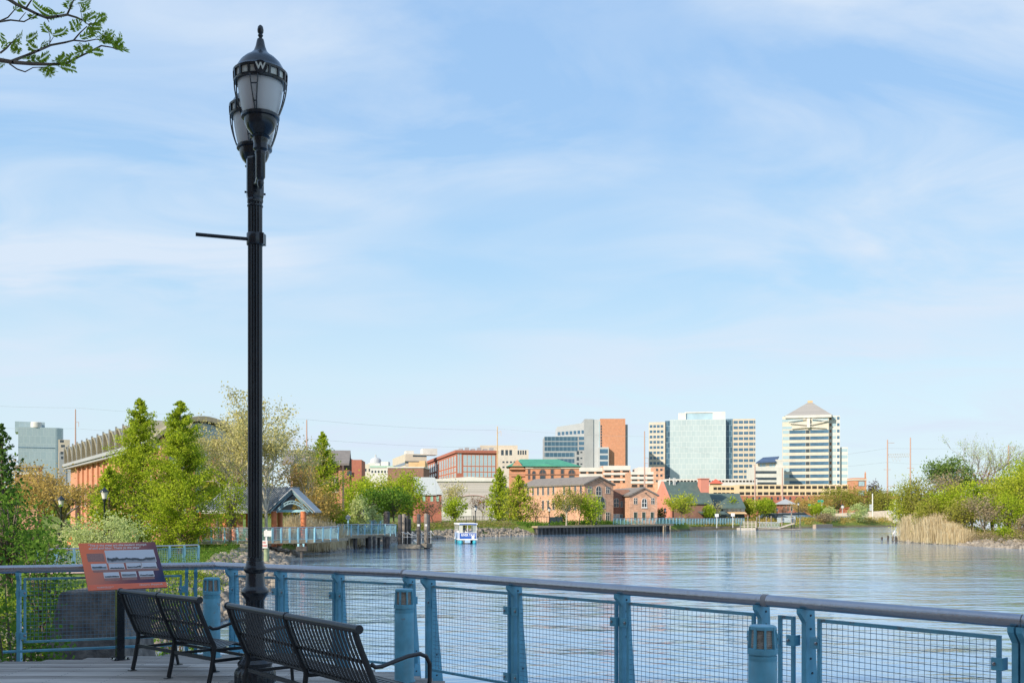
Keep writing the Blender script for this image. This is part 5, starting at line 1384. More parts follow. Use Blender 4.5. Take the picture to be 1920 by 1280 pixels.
# small white notice boards, one on a pole each
for i, (px, Y, py, lab) in enumerate(((1344,188,965.5,'white notice board on a pole in front of the awning, left of its twin'),(1374,190,964.5,'white notice board on a pole in front of the awning, right of its twin'))):
    t = thing('notice_board', lab, 'sign', (PX(px,Y), Y, 0), 0)
    q = MB(); q.box(-.05,.05,0,.1,-1.6,PZ(py+2,Y)); q.build('pole', M_white, t)
    q = MB(); q.box(-.36,.36,-.06,0,PZ(py+3,Y),PZ(py-2.8,Y)); q.build('board', M_white, t)
# --- parked cars near the far dock
def make_car(label, body):
    t = thing('parked_car', label, 'car', group='cars parked behind the far dock')
    q = MB(); q.prism([(-2.2,.35),(2.15,.35),(2.2,.75),(1.35,.95),(-2.1,.98),(-2.25,.6)], -.85, .85, 'y'); q.build('body', body, t, bevel=.05)
    q = MB(); q.prism([(-1.75,.97),(1.25,.95),(.55,1.42),(-1.2,1.45)], -.74, .74, 'y'); q.build('window', M_glass_dk, t, bevel=.03)
    q = MB(); q.box(-1.25,.55,-.7,.7,1.43,1.48); q.build('roof', body, t, bevel=.02)
    for x in (-1.35,1.35):
        for y in (-.82,.82):
            q = MB(); q.tube([(x,y-.1,.33),(x,y+.1,.33)], .33, 14); w_ = q.build('wheel', M_hole, t)
            q = MB(); q.tube([(x,y-.12,.33),(x,y+.12,.33)], .17, 10); q.build('rim', M_grey2, w_)
    return t
for px, Y, rz, c, lab in ((1442,218,.3,(.04,.06,.10),'dark blue parked car, leftmost behind the far dock'),(1457,221,.2,(.10,.13,.17),'slate blue parked car behind the far dock pilings'),(1472,222,.25,(.42,.48,.52),'silver parked car with its windscreen to the river, behind the far dock'),(1491,228,.3,(.18,.28,.40),'mid blue parked car beside the light blue railing'),(1503,232,.3,(.12,.20,.30),'deep blue parked car, rightmost behind the far dock')):
    put(make_car(lab, mat('car_paint_%d' % px, c, rough=.25, coat=.6, var=.02)), (PX(px,Y), Y, gz(PX(px,Y),Y)+.35), rz)
# --- bridge, abutment wall and white stair at the right
Y = 262
t = thing('railway_bridge', 'rust red girder bridge crossing behind the trees on the right', 'bridge', (PX(1618,Y), Y, 0), 0)
q = MB(); Lb = PX(1692,Y)-PX(1618,Y); q.box(0, Lb, 0, 1, PZ(934.5,Y), PZ(930,Y)); q.box(0, Lb, -.15, 1.1, PZ(930.2,Y), PZ(929.3,Y)); q.box(0, Lb, -.15, 1.1, PZ(935,Y), PZ(934.3,Y)); q.build('girder', M_rust, t)
for i in range(20): q = MB(); q.box(Lb*i/20-.05, Lb*i/20+.05, -.12, 0, PZ(934.3,Y), PZ(930.2,Y)); q.build('stiffener', M_rust, t)
for u in (.2,.98): q = MB(); q.box(Lb*u-.4, Lb*u+.4, 0, 1, -1, PZ(935,Y)); q.build('pier', M_concrete, t)
Y = 246
q = MB(); p0, p1 = G(1562,243), G(1682,240)
q.bar((p0[0],p0[1],(PZ(963,243)-.9)/1-.6),(p1[0],p1[1],(PZ(956.5,240)-.9)-.6),.5,3.2)
tag(q.build('concrete_wall', M_concrete), 'long tan concrete flood wall rising towards the white stair frame', 'wall')
t = thing('white_staircase', 'white steel stair frame at the end of the concrete wall beside the reeds', 'stair frame', (PX(1678,238), 238, 0), 0)
s = 238/F
for (x0,y0,x1,y1,w_) in ((0,975,0,941,.35),(0,941,5,936,.3),(5,936,5,955,.3),(11,937,11,922,.3),(0,965,4,972,.3),(-12,957,0,957,.25),(-12,961,0,961,.2),(-12,962,-12,956,.25),(-5,962,-5,956,.25),(4,966,12,964,.35),(4,972,12,971,.35)):
    q = MB(); q.bar((x0*s,0,PZ(y0,238)),(x1*s,0,PZ(y1,238)),w_,w_,up=(0,1,0)); q.build('steel_member', M_white, t)
q = MB(); q.box(-1*s,8*s,-.3,1,PZ(980,238),PZ(974.5,238)); q.build('footing', M_white, t)
# --- left boardwalk with pavilion
Y = 80; zd = -.72
bwl = [G(372,79), G(470,79), G(511,80), G(590,82), G(634,86)]
q = MB()
for (p0, p1) in zip(bwl[:-1], bwl[1:]):
    q.sheet((p0[0],p0[1],zd),(p1[0],p1[1],zd),(p1[0]+.3,p1[1]+3.4,zd),(p0[0]-.3,p0[1]+3.4,zd),.22)
m_ = mat('boardwalk_timber', (.33,.28,.20), rough=.9, var=.2)
tag(q.build('boardwalk', m_), kind='structure')
t = thing('boardwalk_bent', 'dark timber pile bent carrying the pavilion boardwalk at its river end', 'pile bent', (PX(566,80), 80, 0), 0)
q = MB(); q.lathe([(.14,-3.6),(.14,-.98)], 10, (0,0,0)); q.build('pile', M_pile, t)
q = MB(); q.box(-.42,.42,-.2,.2,-1.5,-1.15); q.build('pile_cap', M_pile, t)
q = MB(); q.box(-.35,-.2,-.1,.1,-1.16,-.93); q.build('bracket', M_bluelight, t); q = MB(); q.box(.05,.2,-.1,.1,-1.16,-.93); q.build('bracket', M_bluelight, t)
far_rail('light blue railing at the left end of the pavilion boardwalk', bwl[0], bwl[1], zd, n=4)
far_rail('light blue railing on the pavilion boardwalk beside the big lamp', bwl[1], bwl[2], zd, n=1)
far_rail('light blue railing curving out over the rocks in front of the pavilion', bwl[2], bwl[3], zd, n=5, post_w=.14)
far_rail('light blue railing past the pavilion, nearest the reeds', bwl[3], bwl[4], zd, n=3, post_w=.14)
# pavilion
Y = 84; p = PX(400, Y); zg = zd
t = thing('pavilion', 'open pavilion with a ribbed blue grey metal roof on thick orange round columns', 'pavilion', (p, Y, zg), 0)
xa, xb = PX(378,Y)-p, PX(592,Y+1)-p
xg = PX(513,Y)-p
zr, ze = PZ(913.5,Y+2.2)-zg, PZ(957,Y)-zg
M_rib = mat('blue_grey_ribbed_roof', (.34,.36,.39), rough=.45, metal=.2, var=.1)
gx0, gx1 = PX(511,Y)-p, PX(590,Y)-p; gm = (gx0+gx1)/2; 
q = MB(); q.add([(xa,-.2,ze),(gx0+.5,-.2,ze),(gx0+1.9,2.2,zr),(xa+1.4,2.2,zr)], [(0,1,2,3)]); q.add([(xa,4.6,ze),(gx0+.5,4.6,ze),(gx0+1.9,2.2,zr),(xa+1.4,2.2,zr)], [(3,2,1,0)])
q.add([(xa,-.2,ze),(xa+1.4,2.2,zr),(xa,4.6,ze)], [(0,1,2)])
ns = 34
for i in range(ns):
    x = xa + .2 + (gx0+.3-xa)*i/ns; q.bar((x,-.2,ze+.04),(x+1.4,2.2,zr+.04),.06,.07)
q.build('roof', M_rib, t, fix=False)
q = MB(); q.box(xa,gx0+.4,-.28,-.18,ze-.22,ze+.02); q.build('gutter', M_white, t)
q = MB(); gr = PZ(915,Y)-zg; gb = PZ(958,Y)-zg
q.sheet((gx0-.3,-.9,gb),(gm,-.9,gr),(gm,1.9,gr),(gx0-.3,1.9,gb),.12); q.sheet((gm,-.9,gr),(gx1+.2,-.9,gb),(gx1+.2,1.9,gb),(gm,1.9,gr),.12)
q.build('gable_roof', M_rib, t)
q = MB(); q.bar((gx0-.1,-.7,gb-.12),(gm,-.7,gr-.15),.1,.16,up=(0,1,0)); q.bar((gm,-.7,gr-.15),(gx1,-.7,gb-.12),.1,.16,up=(0,1,0))
pl = [(gx0+.5 + (gx1-gx0-1.0)*i/10, -.6, gb-.1 + .75*math.sin(math.pi*i/10)) for i in range(11)]
q.tube(pl, .06, 6); pl2 = [(x, y, z+.22) for x, y, z in pl]; q.tube(pl2, .05, 6)
for i in range(10): q.bar(pl[i], pl2[i+1], .05, .05)
q.bar((gm-.9,-.6,gb+.6),(gm,-.6,gr-.3),.07,.07); q.bar((gm+.9,-.6,gb+.6),(gm,-.6,gr-.3),.07,.07); q.build('truss', mat('grey_blue_truss', (.20,.32,.37), rough=.6), t)
M_col = mat('orange_red_column', (.62,.20,.085), rough=.8, var=.08)
for px, y in ((377,2.6),(423,0),(439,3.6),(466,3.6),(514,-.2),(525,3.6),(569,-.2)):
    q = MB(); q.lathe([(.24,-.6),(.24,ze-.05)], 16, (PX(px,Y+y)-p, y, 0)); q.build('column', M_col, t, smooth=True)
q = MB(); q.box(PX(377,Y)-p-.3, gx1-.4, -.12, .12, ze-.12, ze+.08); q.build('beam', M_bluelight, t)
# near left railing over the path
zb2 = -1.18
far_rail('pale blue mesh railing of the path behind the information panel', (PX(96,46), 46.5), (PX(372,52), 52), zb2, n=9, h=1.12, post_w=.10)
far_rail('light blue railing running into the shrubs on the left', (PX(-40,44), 44), (PX(96,46), 46.4), zb2, n=4, h=1.12, post_w=.10)
# no-wake sign post
t = thing('sign_post', 'pale green wooden post carrying two white notices just right of the street lamp', 'sign', (PX(499.5,66), 66, 0), 0)
s = 66/F
q = MB(); q.lathe([(.17,-2.3),(.17,PZ(1026,66))], 12); q.build('post', mat('pale_green_timber', (.30,.36,.22), rough=.85, var=.2), t, smooth=True)
q = MB(); q.box(-.05,.05,-.05,.0,PZ(1028,66),PZ(992,66)); q.build('upper_pole', M_white, t)
q = MB(); q.box(-4*s,10*s,-.1,-.05,PZ(1005,66),PZ(994,66)); q.build('blank_board', M_white, t)
q = MB(); q.box(-8*s,3.5*s,-.23,-.18,PZ(1027,66),PZ(1012.5,66)); o = q.build('notice_board', M_white, t)
for body, dz, sz in (('NO',1016.5,.17),('WAKE',1022.5,.15)):
    text_mesh(body, sz, 'notice_lettering', mat('red_lettering', (.55,.04,.04)), o, (-2.2*s, -.235, PZ(dz,66)), (R(90),0,0), xs=.8, bold=.004)
# --- mid dock with piles (left of the boat)
zd3 = -.75
t = thing('pier_deck', 'low wooden pier on dark timber piles left of the boat', 'pier', (PX(640,100), 100, 0), 0)
ox = PX(640,100)
q = MB(); A = G(632,98); Bq = G(722,103); q.sheet((A[0]-ox,A[1]-100,zd3),(Bq[0]-ox,Bq[1]-100,zd3),(Bq[0]-ox+.4,Bq[1]-96,zd3),(A[0]-ox,A[1]-96,zd3),.3); q.build('deck', m_, t)
for px in (641,664,669,695,703.5,722,728): q = MB(); q.lathe([(.15,-3.4),(.15,zd3-.1)], 8, (PX(px,101)-ox, .3, 0)); q.build('pile', M_pile, t)
for px in (655,690,712): q = MB(); q.lathe([(.15,-3.4),(.15,zd3-.1)], 8, (PX(px,104)-ox, 3.2, 0)); q.build('pile', M_pile, t)
far_rail('light blue railing on the low pier left of the boat', A, G(721,103), zd3, n=7)
far_rail('light blue railing on the rear path above the low pier', G(672,116), G(721,118), -.55, n=6)
far_rail('light blue railing turning down towards the pier ramp', G(722,103), G(742,106), zd3, n=2, z2=zd3-.1)
t = thing('floating_dock', 'low floating dock beside the cluster of tall dark piles', 'dock', (PX(745,99), 99, WATER), 0); s = 99/F
q = MB(); q.box(0,43*s,0,1.6,.05,.42); q.box(43*s,62*s,1.2,2.6,.10,.5); q.build('float', mat('dock_concrete', (.24,.21,.17), rough=.9, var=.2), t)
q = MB(); q.sheet((28*s,1.0,.9),(40*s,1.0,.5),(42*s,2.6,.5),(30*s,2.6,.9),.1); q.build('ramp', M_grey2, t)
q = MB()
for i in range(7):
    x = (6+i*9)*s; z0 = .45; q.bar((x,1.9,z0),(x,1.9,z0+1.25),.05,.05,up=(0,1,0)); q.bar((x,1.9,z0+1.25),(x+7*s,1.9,z0+.9),.05,.05)
q.tube([(4*s,1.9,1.65),(34*s,1.9,1.25),(62*s,1.9,1.75)], .04, 6); q.tube([(4*s,1.9,1.15),(62*s,1.9,1.15)], .03, 6)
q.build('handrail', mat('pale_aluminium', (.55,.56,.56), rough=.4, metal=.3), t)
for i, (px, top, w_, Y) in enumerate(((750,964,.22,101),(757,963,.2,102.5),(762,966,.17,101.5),(768,972,.15,103),(785,963,.19,99.2),(799,962,.2,100.8),(803,964,.18,103),(725,958,.34,108))):
    labs = ('tallest dark timber pile at the left of the dock cluster','thick brown timber pile, second in the dock cluster','dark timber pile leaning in the middle of the dock cluster','short dark timber pile behind the dock cluster','dark timber pile with a small white tag in front of the ramp','pale brown timber pile with a small white tag at the dock end','dark timber pile just behind the dock end','broad dark timber pile cluster behind the pier railing')
    t = thing('mooring_pile', labs[i], 'pile', (PX(px,Y), Y, 0), 0, 'timber piles of the left dock')
    q = MB(); q.lathe([(w_*1.05,-4),(w_,PZ(top,Y)-.1),(w_*.7,PZ(top,Y))], 10); q.build('timber', M_pile if i != 5 and i != 1 else M_wood, t, smooth=True)
    if i in (4,5): q = MB(); q.box(-.12,.12,-w_-.03,-w_,PZ(986,Y),PZ(982,Y)); q.build('tag_plate', M_white, t)
# --- broken piles in the river
labs = ('lone low broken pile, farthest from the reeds','low broken pile, second from the open water','low broken pile left of the one the white bird stands on','broken pile carrying a white bird','low broken pile right of the white bird','low broken pile nearest the reeds','short broken pile at the edge of the reeds')
for i, (px, y0, y1) in enumerate(((1653.5,1006,1011),(1665,1003,1012),(1674,1004,1013),(1679.5,1004,1015),(1686.5,1003.5,1012),(1693,1004,1012),(1697,1003,1012))):
    Y = 7207/(y1-956)
    t = thing('river_pile', labs[i], 'pile', (PX(px,Y), Y, WATER), 0, 'broken piles standing in the river')
    q = MB(); q.lathe([(.14,-1),(.15,PZ(y0,Y)-WATER-.1),(.06,PZ(y0,Y)-WATER)], 8, (0,0,0)); q.build('timber', M_pile, t)
Y = 7207/(1015-956); t = thing('bird', 'white bird perched on a broken pile near the reeds', 'bird', (PX(1676,Y), Y, PZ(1004,Y)), .6)
q = MB(); q.tube([(-.26,0,.20),(-.15,0,.24),(0,0,.32),(.10,0,.42),(.13,0,.52)], [.02,.08,.115,.085,.045], 10); q.tube([(.12,0,.50),(.13,0,.58),(.17,0,.62)], [.04,.04,.035], 8)
q.build('body', M_white, t, smooth=True)
q = MB(); q.tube([(.19,0,.62),(.28,0,.60)], [.02,.004], 6); q.build('beak', M_tan, t); 
for y in (-.04,.04): q = MB(); q.tube([(.0,y,0),(.01,y,.22)], .012, 5); q.build('leg', M_rust, t)
# --- the river boat
Y = 7207/(1019-956)
t = thing('river_boat', 'small blue and white pontoon ferry with a canopy and RIVER TAXI lettering', 'boat', (PX(877,Y), Y, WATER), R(8)); t.scale = (.80,.85,.96); s = Y/F
M_pont = mat('turquoise_pontoon', (.05,.36,.46), rough=.35); M_bb = mat('boat_blue', (.035,.11,.42), rough=.35, var=.05); M_bw = mat('boat_white', (.80,.79,.80), rough=.4, var=.03)
M_bl = mat('pale_boat_blue', (.40,.52,.72), rough=.4)
for x in (-.98,.98):
    q = MB(); q.tube([(x,-.5,.12),(x,-.25,.16),(x,.2,.18),(x,6.6,.18),(x,7,.25)], [.06,.24,.33,.33,.1], 14); q.build('pontoon', M_pont, t, smooth=True)
q = MB(); q.box(-1.38,1.38,-.15,6.8,.46,.60); q.build('deck', M_bw, t)
q = MB(); q.box(-.42,.34,-.32,.1,.12,.46); q.build('motor_well', M_bl, t)
q = MB(); q.box(-1.25,1.25,-.09,-.04,.62,1.30); st = q.build('stern_panel', M_bb, t)
text_mesh('RIVER TAXI', .40, 'lettering', M_bw, st, (.05,-.10,1.04), (R(90),0,0), xs=1.0, bold=.012)
q = MB(); q.box(.55,.95,-.16,-.10,.62,.93); q.box(-1.25,-1.2,-.12,-.09,.6,1.36); q.box(1.2,1.25,-.12,-.09,.6,1.36); q.box(-1.25,1.25,-.12,-.03,1.30,1.36); q.build('stern_trim', M_bw, t)
for x in (-1.27,1.27):
    q = MB(); q.box(x-.03,x+.03,0,6.6,.62,1.32); q.build('side_panel', M_bl if x < 0 else M_bb, t)
for x in (-1.25,1.25):
    for y in (0,2.2,4.4,6.4): q = MB(); q.tube([(x,y,.6),(x,y,2.3)], .035, 8); q.build('canopy_post', M_bw, t)
q = MB(); q.box(-.06,.0,0,.06,1.3,2.25); q.build('canopy_post', M_bw, t)
q = MB(); q.box(-1.42,1.42,-.15,6.7,2.27,2.46); q.build('canopy', M_bw, t, bevel=.04)
q = MB(); q.box(-1.2,-.35,-.165,-.15,2.32,2.42); q.box(.3,1.25,-.165,-.15,2.32,2.42); q.box(-.35,.3,-.163,-.15,2.32,2.42); q.build('canopy_stripe', M_bb, t)
q = MB(); q.box(-1.24,-.72,.0,.03,1.36,2.24); q.build('side_curtain', mat('pale_curtain', (.58,.56,.46), rough=.5), t); q = MB(); q.box(.72,1.24,.0,.03,1.36,2.24); q.build('side_curtain', mat('grey_curtain', (.33,.36,.33), rough=.5), t)
for x, y in ((-.9,1.6),(.8,1.6),(.8,3.4),(-.9,3.4),(.2,2.4)): q = MB(); q.box(x-.35,x+.35,y-.3,y+.3,.6,1.05); q.box(x-.35,x+.35,y+.22,y+.3,1.05,1.5); q.build('seat', M_bw, t, bevel=.03)
# --- people
def person(label, loc, rz, top, trousers, hair, pose, group=None, h=1.72, cat='person'):
    t = thing('person', label, cat, loc, rz, group)
    k = h/1.72
    me = bpy.data.meshes.new('body'); 
    sw, lean = pose.get('swing', .25), pose.get('lean', .04); arm = pose.get('arm', .15)
    J = {'pel':(0,0,.93),'wa':(0,-lean*.5,1.10),'ch':(0,-lean,1.33),'nk':(0,-lean,1.47),'hd':(0,-lean-.02,1.60),'ht':(0,-lean-.02,1.69),
         'lh':(-.10,0,.88),'lk':(-.10,-sw*.6,.50),'la':(-.10,-sw*.7,.09),'lt':(-.10,-sw*.7-.16,.03),
         'rh':(.10,0,.88),'rk':(.10,sw*.2,.49),'ra':(.10,sw,.12),'rt':(.10,sw-.15,.03),
         'ls':(-.18,-lean,1.40),'le':(-.24,-lean+arm*.5,1.13),'lw':(-.24,-lean+arm*.2-.1,.90),'lf':(-.24,-lean+arm*.2-.14,.80),
         'rs':(.18,-lean,1.40),'re':(.24,-lean-arm*.5,1.13),'rw':(.24,-lean-arm-.12,.92),'rf':(.24,-lean-arm-.2,.84)}
    if pose.get('sit'):
        for q_ in ('l','r'):
            sx = -.11 if q_ == 'l' else .11
            J[q_+'h'] = (sx,0,.90); J[q_+'k'] = (sx,-.42,.90); J[q_+'a'] = (sx,-.45,.48); J[q_+'t'] = (sx,-.6,.44)
    rad = {'pel':.13,'wa':.125,'ch':.15,'nk':.055,'hd':.095,'ht':.07,'lh':.09,'rh':.09,'lk':.06,'rk':.06,'la':.042,'ra':.042,'lt':.035,'rt':.035,'ls':.06,'rs':.06,'le':.045,'re':.045,'lw':.03,'rw':.03,'lf':.035,'rf':.035}
    E = [('pel','wa'),('wa','ch'),('ch','nk'),('nk','hd'),('hd','ht'),('pel','lh'),('lh','lk'),('lk','la'),('la','lt'),('pel','rh'),('rh','rk'),('rk','ra'),('ra','rt'),('ch','ls'),('ls','le'),('le','lw'),('lw','lf'),('ch','rs'),('rs','re'),('re','rw'),('rw','rf')]
    ks = list(J); me.from_pydata([tuple(c*k for c in J[n_]) for n_ in ks], [(ks.index(a_), ks.index(b_)) for a_, b_ in E], [])
    o = bpy.data.objects.new('body', me); sc.collection.objects.link(o); o.parent = t
    sm = o.modifiers.new('skin', 'SKIN'); o.modifiers.new('sub', 'SUBSURF').levels = 1; o.modifiers['sub'].render_levels = 1
    for i, n_ in enumerate(ks): v = me.skin_vertices[0].data[i]; v.radius = (rad[n_]*k, rad[n_]*k*(.75 if n_ in ('ch','wa','pel') else 1)); v.use_root = (n_ == 'pel')
    skin = bpy.data.materials.new('clothed_body'); skin.use_nodes = True; nt = skin.node_tree; b_ = nt.nodes['Principled BSDF']; b_.inputs['Roughness'].default_value = .8
    tc_ = nt.nodes.new('ShaderNodeTexCoord'); sp_ = nt.nodes.new('ShaderNodeSeparateXYZ'); nt.links.new(tc_.outputs['Object'], sp_.inputs[0])
    rr = nt.nodes.new('ShaderNodeValToRGB'); rr.color_ramp.interpolation = 'CONSTANT'; e = rr.color_ramp.elements
    e[0].position = 0; e[0].color = (.03,.03,.03,1); e[1].position = .05; e[1].color = tuple(trousers)+(1,)
    for p_, c in ((.56,top),(.86,(.45,.27,.19))): x = e.new(p_); x.color = tuple(c)+(1,)
    mm = nt.nodes.new('ShaderNodeMath'); mm.operation = 'DIVIDE'; mm.inputs[1].default_value = h; nt.links.new(sp_.outputs['Z'], mm.inputs[0]); nt.links.new(mm.outputs[0], rr.inputs[0]); nt.links.new(rr.outputs[0], b_.inputs['Base Color'])
    me.materials.append(skin)
    q = MB(); q.lathe([(.02,.125),(.07,.11),(.10,.06),(.108,0),(.10,-.06),(.08,-.09)], 14, (0,(-lean+.005)*k,1.64*k)); q.build('hair', mat('hair_'+hair[0], hair[1], rough=.7), t, smooth=True)
    return t
YP = 60
person('person in a black top walking on the path behind the shrubs', (PX(109,YP),YP,gz(PX(109,YP),YP)), R(170), (.02,.02,.022), (.03,.03,.04), ('dark',(.03,.02,.015)), {'swing':.2})
person('person in an orange red top walking beside the one in black', (PX(131,YP+1),YP+1,gz(PX(131,YP+1),YP+1)), R(165), (.75,.16,.06), (.05,.05,.07), ('brown',(.06,.035,.02)), {'swing':.25})
person('person in a grey jacket standing at the wheel of the river boat', (t.location.x-.35 if False else PX(870,115.6), 115.6, WATER+.55-.12), R(60), (.12,.17,.19), (.10,.12,.15), ('auburn',(.09,.03,.02)), {'swing':.05,'arm':.3}, h=1.62)
person('person in dark clothing seated at the far side of the boat', (PX(892,116.5), 116.5, WATER+.20), R(-20), (.03,.03,.04), (.04,.04,.06), ('dark',(.03,.02,.015)), {'sit':True}, h=1.6)
# --- small lamps
def small_lamp(label, px, pytop, Y, zb=None, col=None, dbl=False):
    X = PX(px,Y); z0 = zb if zb is not None else gz(X,Y); H = PZ(pytop,Y) - z0
    t = thing('street_lamp', label, 'street lamp', (X,Y,z0), 0, 'small black promenade lamps')
    m_ = col or M_black
    q = MB(); q.lathe([(.16,0),(.16,.15),(.09,.3),(.07,.6),(.055,H-1.05),(.09,H-1.0),(.10,H-.9)], 12); q.build('post', m_, t, smooth=True)
    q = MB(); q.lathe([(.11,H-.9),(.15,H-.82),(.12,H-.80)], 14); q.build('lamp_collar', m_, t, smooth=True); q = MB(); q.lathe([(.28,H-.36),(.27,H-.30),(.12,H-.16),(.05,H-.08),(.02,H)], 14); l = q.build('lantern', m_, t, smooth=True)
    q = MB(); q.lathe([(.13,H-.80),(.22,H-.40),(.24,H-.36)], 14); q.build('globe', mat('pale_lamp_globe', (.68,.66,.62), rough=.3), l, smooth=True)
    return t
small_lamp('black lamp with a pale globe standing before the bright green conifers', 196, 912, 66)
small_lamp('black lamp with a pale globe half hidden in leaves, further left', 115, 928, 72)
small_lamp('thin dark lamp rising from the grassy bank behind the boat', 891.5, 946, 145)
small_lamp('black lamp in front of the pale yellow tree and dark fence', 1030, 949, 163)
small_lamp('slim lamp in front of the tall arched brick gable', 1118, 950, 168)
small_lamp('lamp among the bushes right of the brick annex', 1247, 951, 186)
small_lamp('lamp on the promenade behind the right end of the far dock', 1497, 940, 224)
small_lamp('lamp carrying a round white sign above the concrete wall', 1579.5, 944, 240)
small_lamp('lamp with pale globe above the low pier railing', 680, 953, 112)
small_lamp('lamp among the parked cars behind the far dock', 1457, 951, 216)
t = thing('bird_house_pole', 'white slatted bird house on a pale pole above the pier railing', 'bird house', (PX(652.5,101), 101, 0), 0)
q = MB(); q.lathe([(.09,-1.5),(.09,PZ(973,101))], 8); q.build('pole', M_bluelight, t)
q = MB(); z = PZ(973,101); q.box(-.2,.2,-.2,.2,z,z+.24); q.build('house', M_grey2, t)
q = MB(); q.add([(-.27,-.27,z+.24),(.27,-.27,z+.24),(.27,.27,z+.24),(-.27,.27,z+.24),(0,0,z+.46)],[(0,1,4),(1,2,4),(2,3,4),(3,0,4),(3,2,1,0)]); q.build('roof', M_grey, t)
# street signs
t = thing('street_sign', 'green road name sign on a mast arm above the far trees', 'sign', (PX(1541,250),250,0), 0)
s = 250/F; q = MB(); q.box(-.1,.1,0,.2,-1,PZ(936,250)); q.build('pole', M_grey2, t); q = MB(); q.box(-8*s,3*s,-.1,0,PZ(941,250),PZ(937,250)); q.build('sign_plate', mat('road_sign_green', (.02,.30,.20), rough=.4), t)
t = thing('traffic_light', 'dark traffic light on a mast arm with a small green street sign', 'traffic light', (PX(1527,246),246,0), 0)
s = 246/F; q = MB(); q.box(-.12,.12,0,.24,-1,PZ(945,246)); q.build('mast', M_grey, t); q = MB(); q.box(-10*s,0,-.05,.1,PZ(945.5,246),PZ(944.5,246)); q.build('mast_arm', M_hole, t)
q = MB(); q.box(-1.6*s,1.2*s,-.3,0,PZ(956,246),PZ(945,246)); q.build('signal_head', M_hole, t); q = MB(); q.box(-12*s,-7*s,-.1,0,PZ(947.5,246),PZ(945,246)); q.build('sign_plate', mat('road_sign_green', (.02,.30,.20)), t)
t = thing('light_mast', 'white mast standing on the concrete wall in front of the rust red bridge', 'mast', (PX(1636,241),241,0), 0)
q = MB(); q.lathe([(.16,-.8),(.12,PZ(925,241))], 8); q.build('pole', M_white, t); q = MB(); q.box(-.9*.14*6,.1,-.1,.1,PZ(957,241),PZ(945,241)); q.build('cabinet', M_grey2, t)
t = thing('round_sign', 'round white sign with a dark ring on a pole above the concrete wall', 'sign', (PX(1579.5,239),239,0), 0)
q = MB(); q.box(-.06,.06,0,.1,-1,PZ(952,239)); q.build('pole', M_grey2, t); q = MB(); q.tube([(0,-.1,PZ(950,239)),(0,-.05,PZ(950,239))], .40, 16); q.build('disc', M_grey, t); q = MB(); q.tube([(0,-.14,PZ(950,239)),(0,-.10,PZ(950,239))], .28, 16); q.build('disc_face', M_white, t)
# --- transmission poles and wires
def pole(label, px, pt, pb, Y, arms=(), w=.27, m=None):
    X = PX(px,Y); t = thing('transmission_pole', label, 'power pole', (X,Y,0), 0, 'rust coloured transmission poles')
    q = MB(); q.lathe([(w,PZ(pb,Y)),(w*.62,PZ(pt,Y))], 8); q.build('pole', m or M_rustp, t)
    for (dx_, py, up) in arms:
        q = MB(); q.bar((0,0,PZ(py,Y)),(dx_/F*Y,0,PZ(py-up,Y)),.12,.14,up=(0,1,0)); q.bar((dx_/F*Y,0,PZ(py-up,Y)),(dx_/F*Y,0,PZ(py-up+9,Y)),.1,.1,up=(0,1,0)); q.build('cross_arm', m or M_rustp, t)
    return t
M_rustp = mat('rusty_pole', (.46,.31,.27), rough=.8, var=.1)
pole('rusty transmission pole between the aqua glass block and the long brick hall', 141.5, 767, 860, 300, ((6,791,0),(-3,853,0),(6,846,0)))
pole('thin rusty pole rising behind the sycamore', 575, 787, 870, 300)
pole('tall pole standing before the beige stepped block', 932.5, 799, 880, 380, ((7,812,4),), m=M_tan)
pole('rusty pole beside the white parking garage, left of the aqua glass tower', 1208.5, 808, 925, 330, ((7,868,0),(7,858,0)))
pole('rusty pole in front of the right wing of the aqua glass tower', 1415.5, 870, 950, 300)
pole('slim rust red pole before the striped tower', 1467, 877, 945, 300)
t = thing('transmission_gantry', 'tall two legged rusty gantry with a lattice beam against the sky at the right', 'gantry', (PX(1664,330),330,0), 0); s = 330/F
for x, pt, pb in ((0,824,930),(43,820,905)): q = MB(); q.lathe([(.30,-.5),(.2,PZ(pt,330))], 8, (x*s,0,0)); q.build('leg', M_rustp, t)
q = MB(); q.bar((0,0,PZ(851,330)),(43*s,0,PZ(850,330)),.14,.14); q.bar((0,0,PZ(857,330)),(43*s,0,PZ(855,330)),.14,.14)
for i in range(10): q.bar((4.3*i*s,0,PZ(857,330)),(4.3*(i+.5)*s,0,PZ(851,330)),.08,.08); q.bar((4.3*(i+.5)*s,0,PZ(851,330)),(4.3*(i+1)*s,0,PZ(857,330)),.08,.08)
for x in (8,14,20): q.bar((x*s,0,PZ(857,330)),((x+3)*s,0,PZ(865,330)),.07,.07,up=(0,1,0)); q.bar(((x+3)*s,0,PZ(865,330)),((x+6)*s,0,PZ(857,330)),.07,.07,up=(0,1,0))
q.build('lattice_beam', M_grey2, t)
for x0, x1, py in ((0,13,830),(-7,6,880),(0,17,911),(37,50,877)): q = MB(); q.bar((x0*s,0,PZ(py,330)),(x1*s,0,PZ(py,330)),.12,.2,up=(0,1,0)); q.build('cross_arm', M_rustp, t)
pole('thin transmission pole above the bushes at the far right', 1891, 834, 880, 330, ((10,838,0),))
M_cable = mat('cable', (.30,.32,.34), rough=.6)
def cable(label, pts):
    o = MB(); P3 = [P(*p) for p in pts]
    full = []
    for a_, b_ in zip(P3[:-1], P3[1:]):
        L = (b_-a_).length
        for i in range(10): u = i/10; v = a_.lerp(b_, u); v.z -= 4*u*(1-u)*L*.008; full.append(v)
    full.append(P3[-1]); o.tube(full, .022, 4, cap=False); tag(o.build('power_line', M_cable, fix=False), label, 'power line', 'overhead power lines')
cable('uppermost power line crossing the sky over the brick hall', [(-60,758,300),(141,764,300),(575,786,300),(932,806,380)])
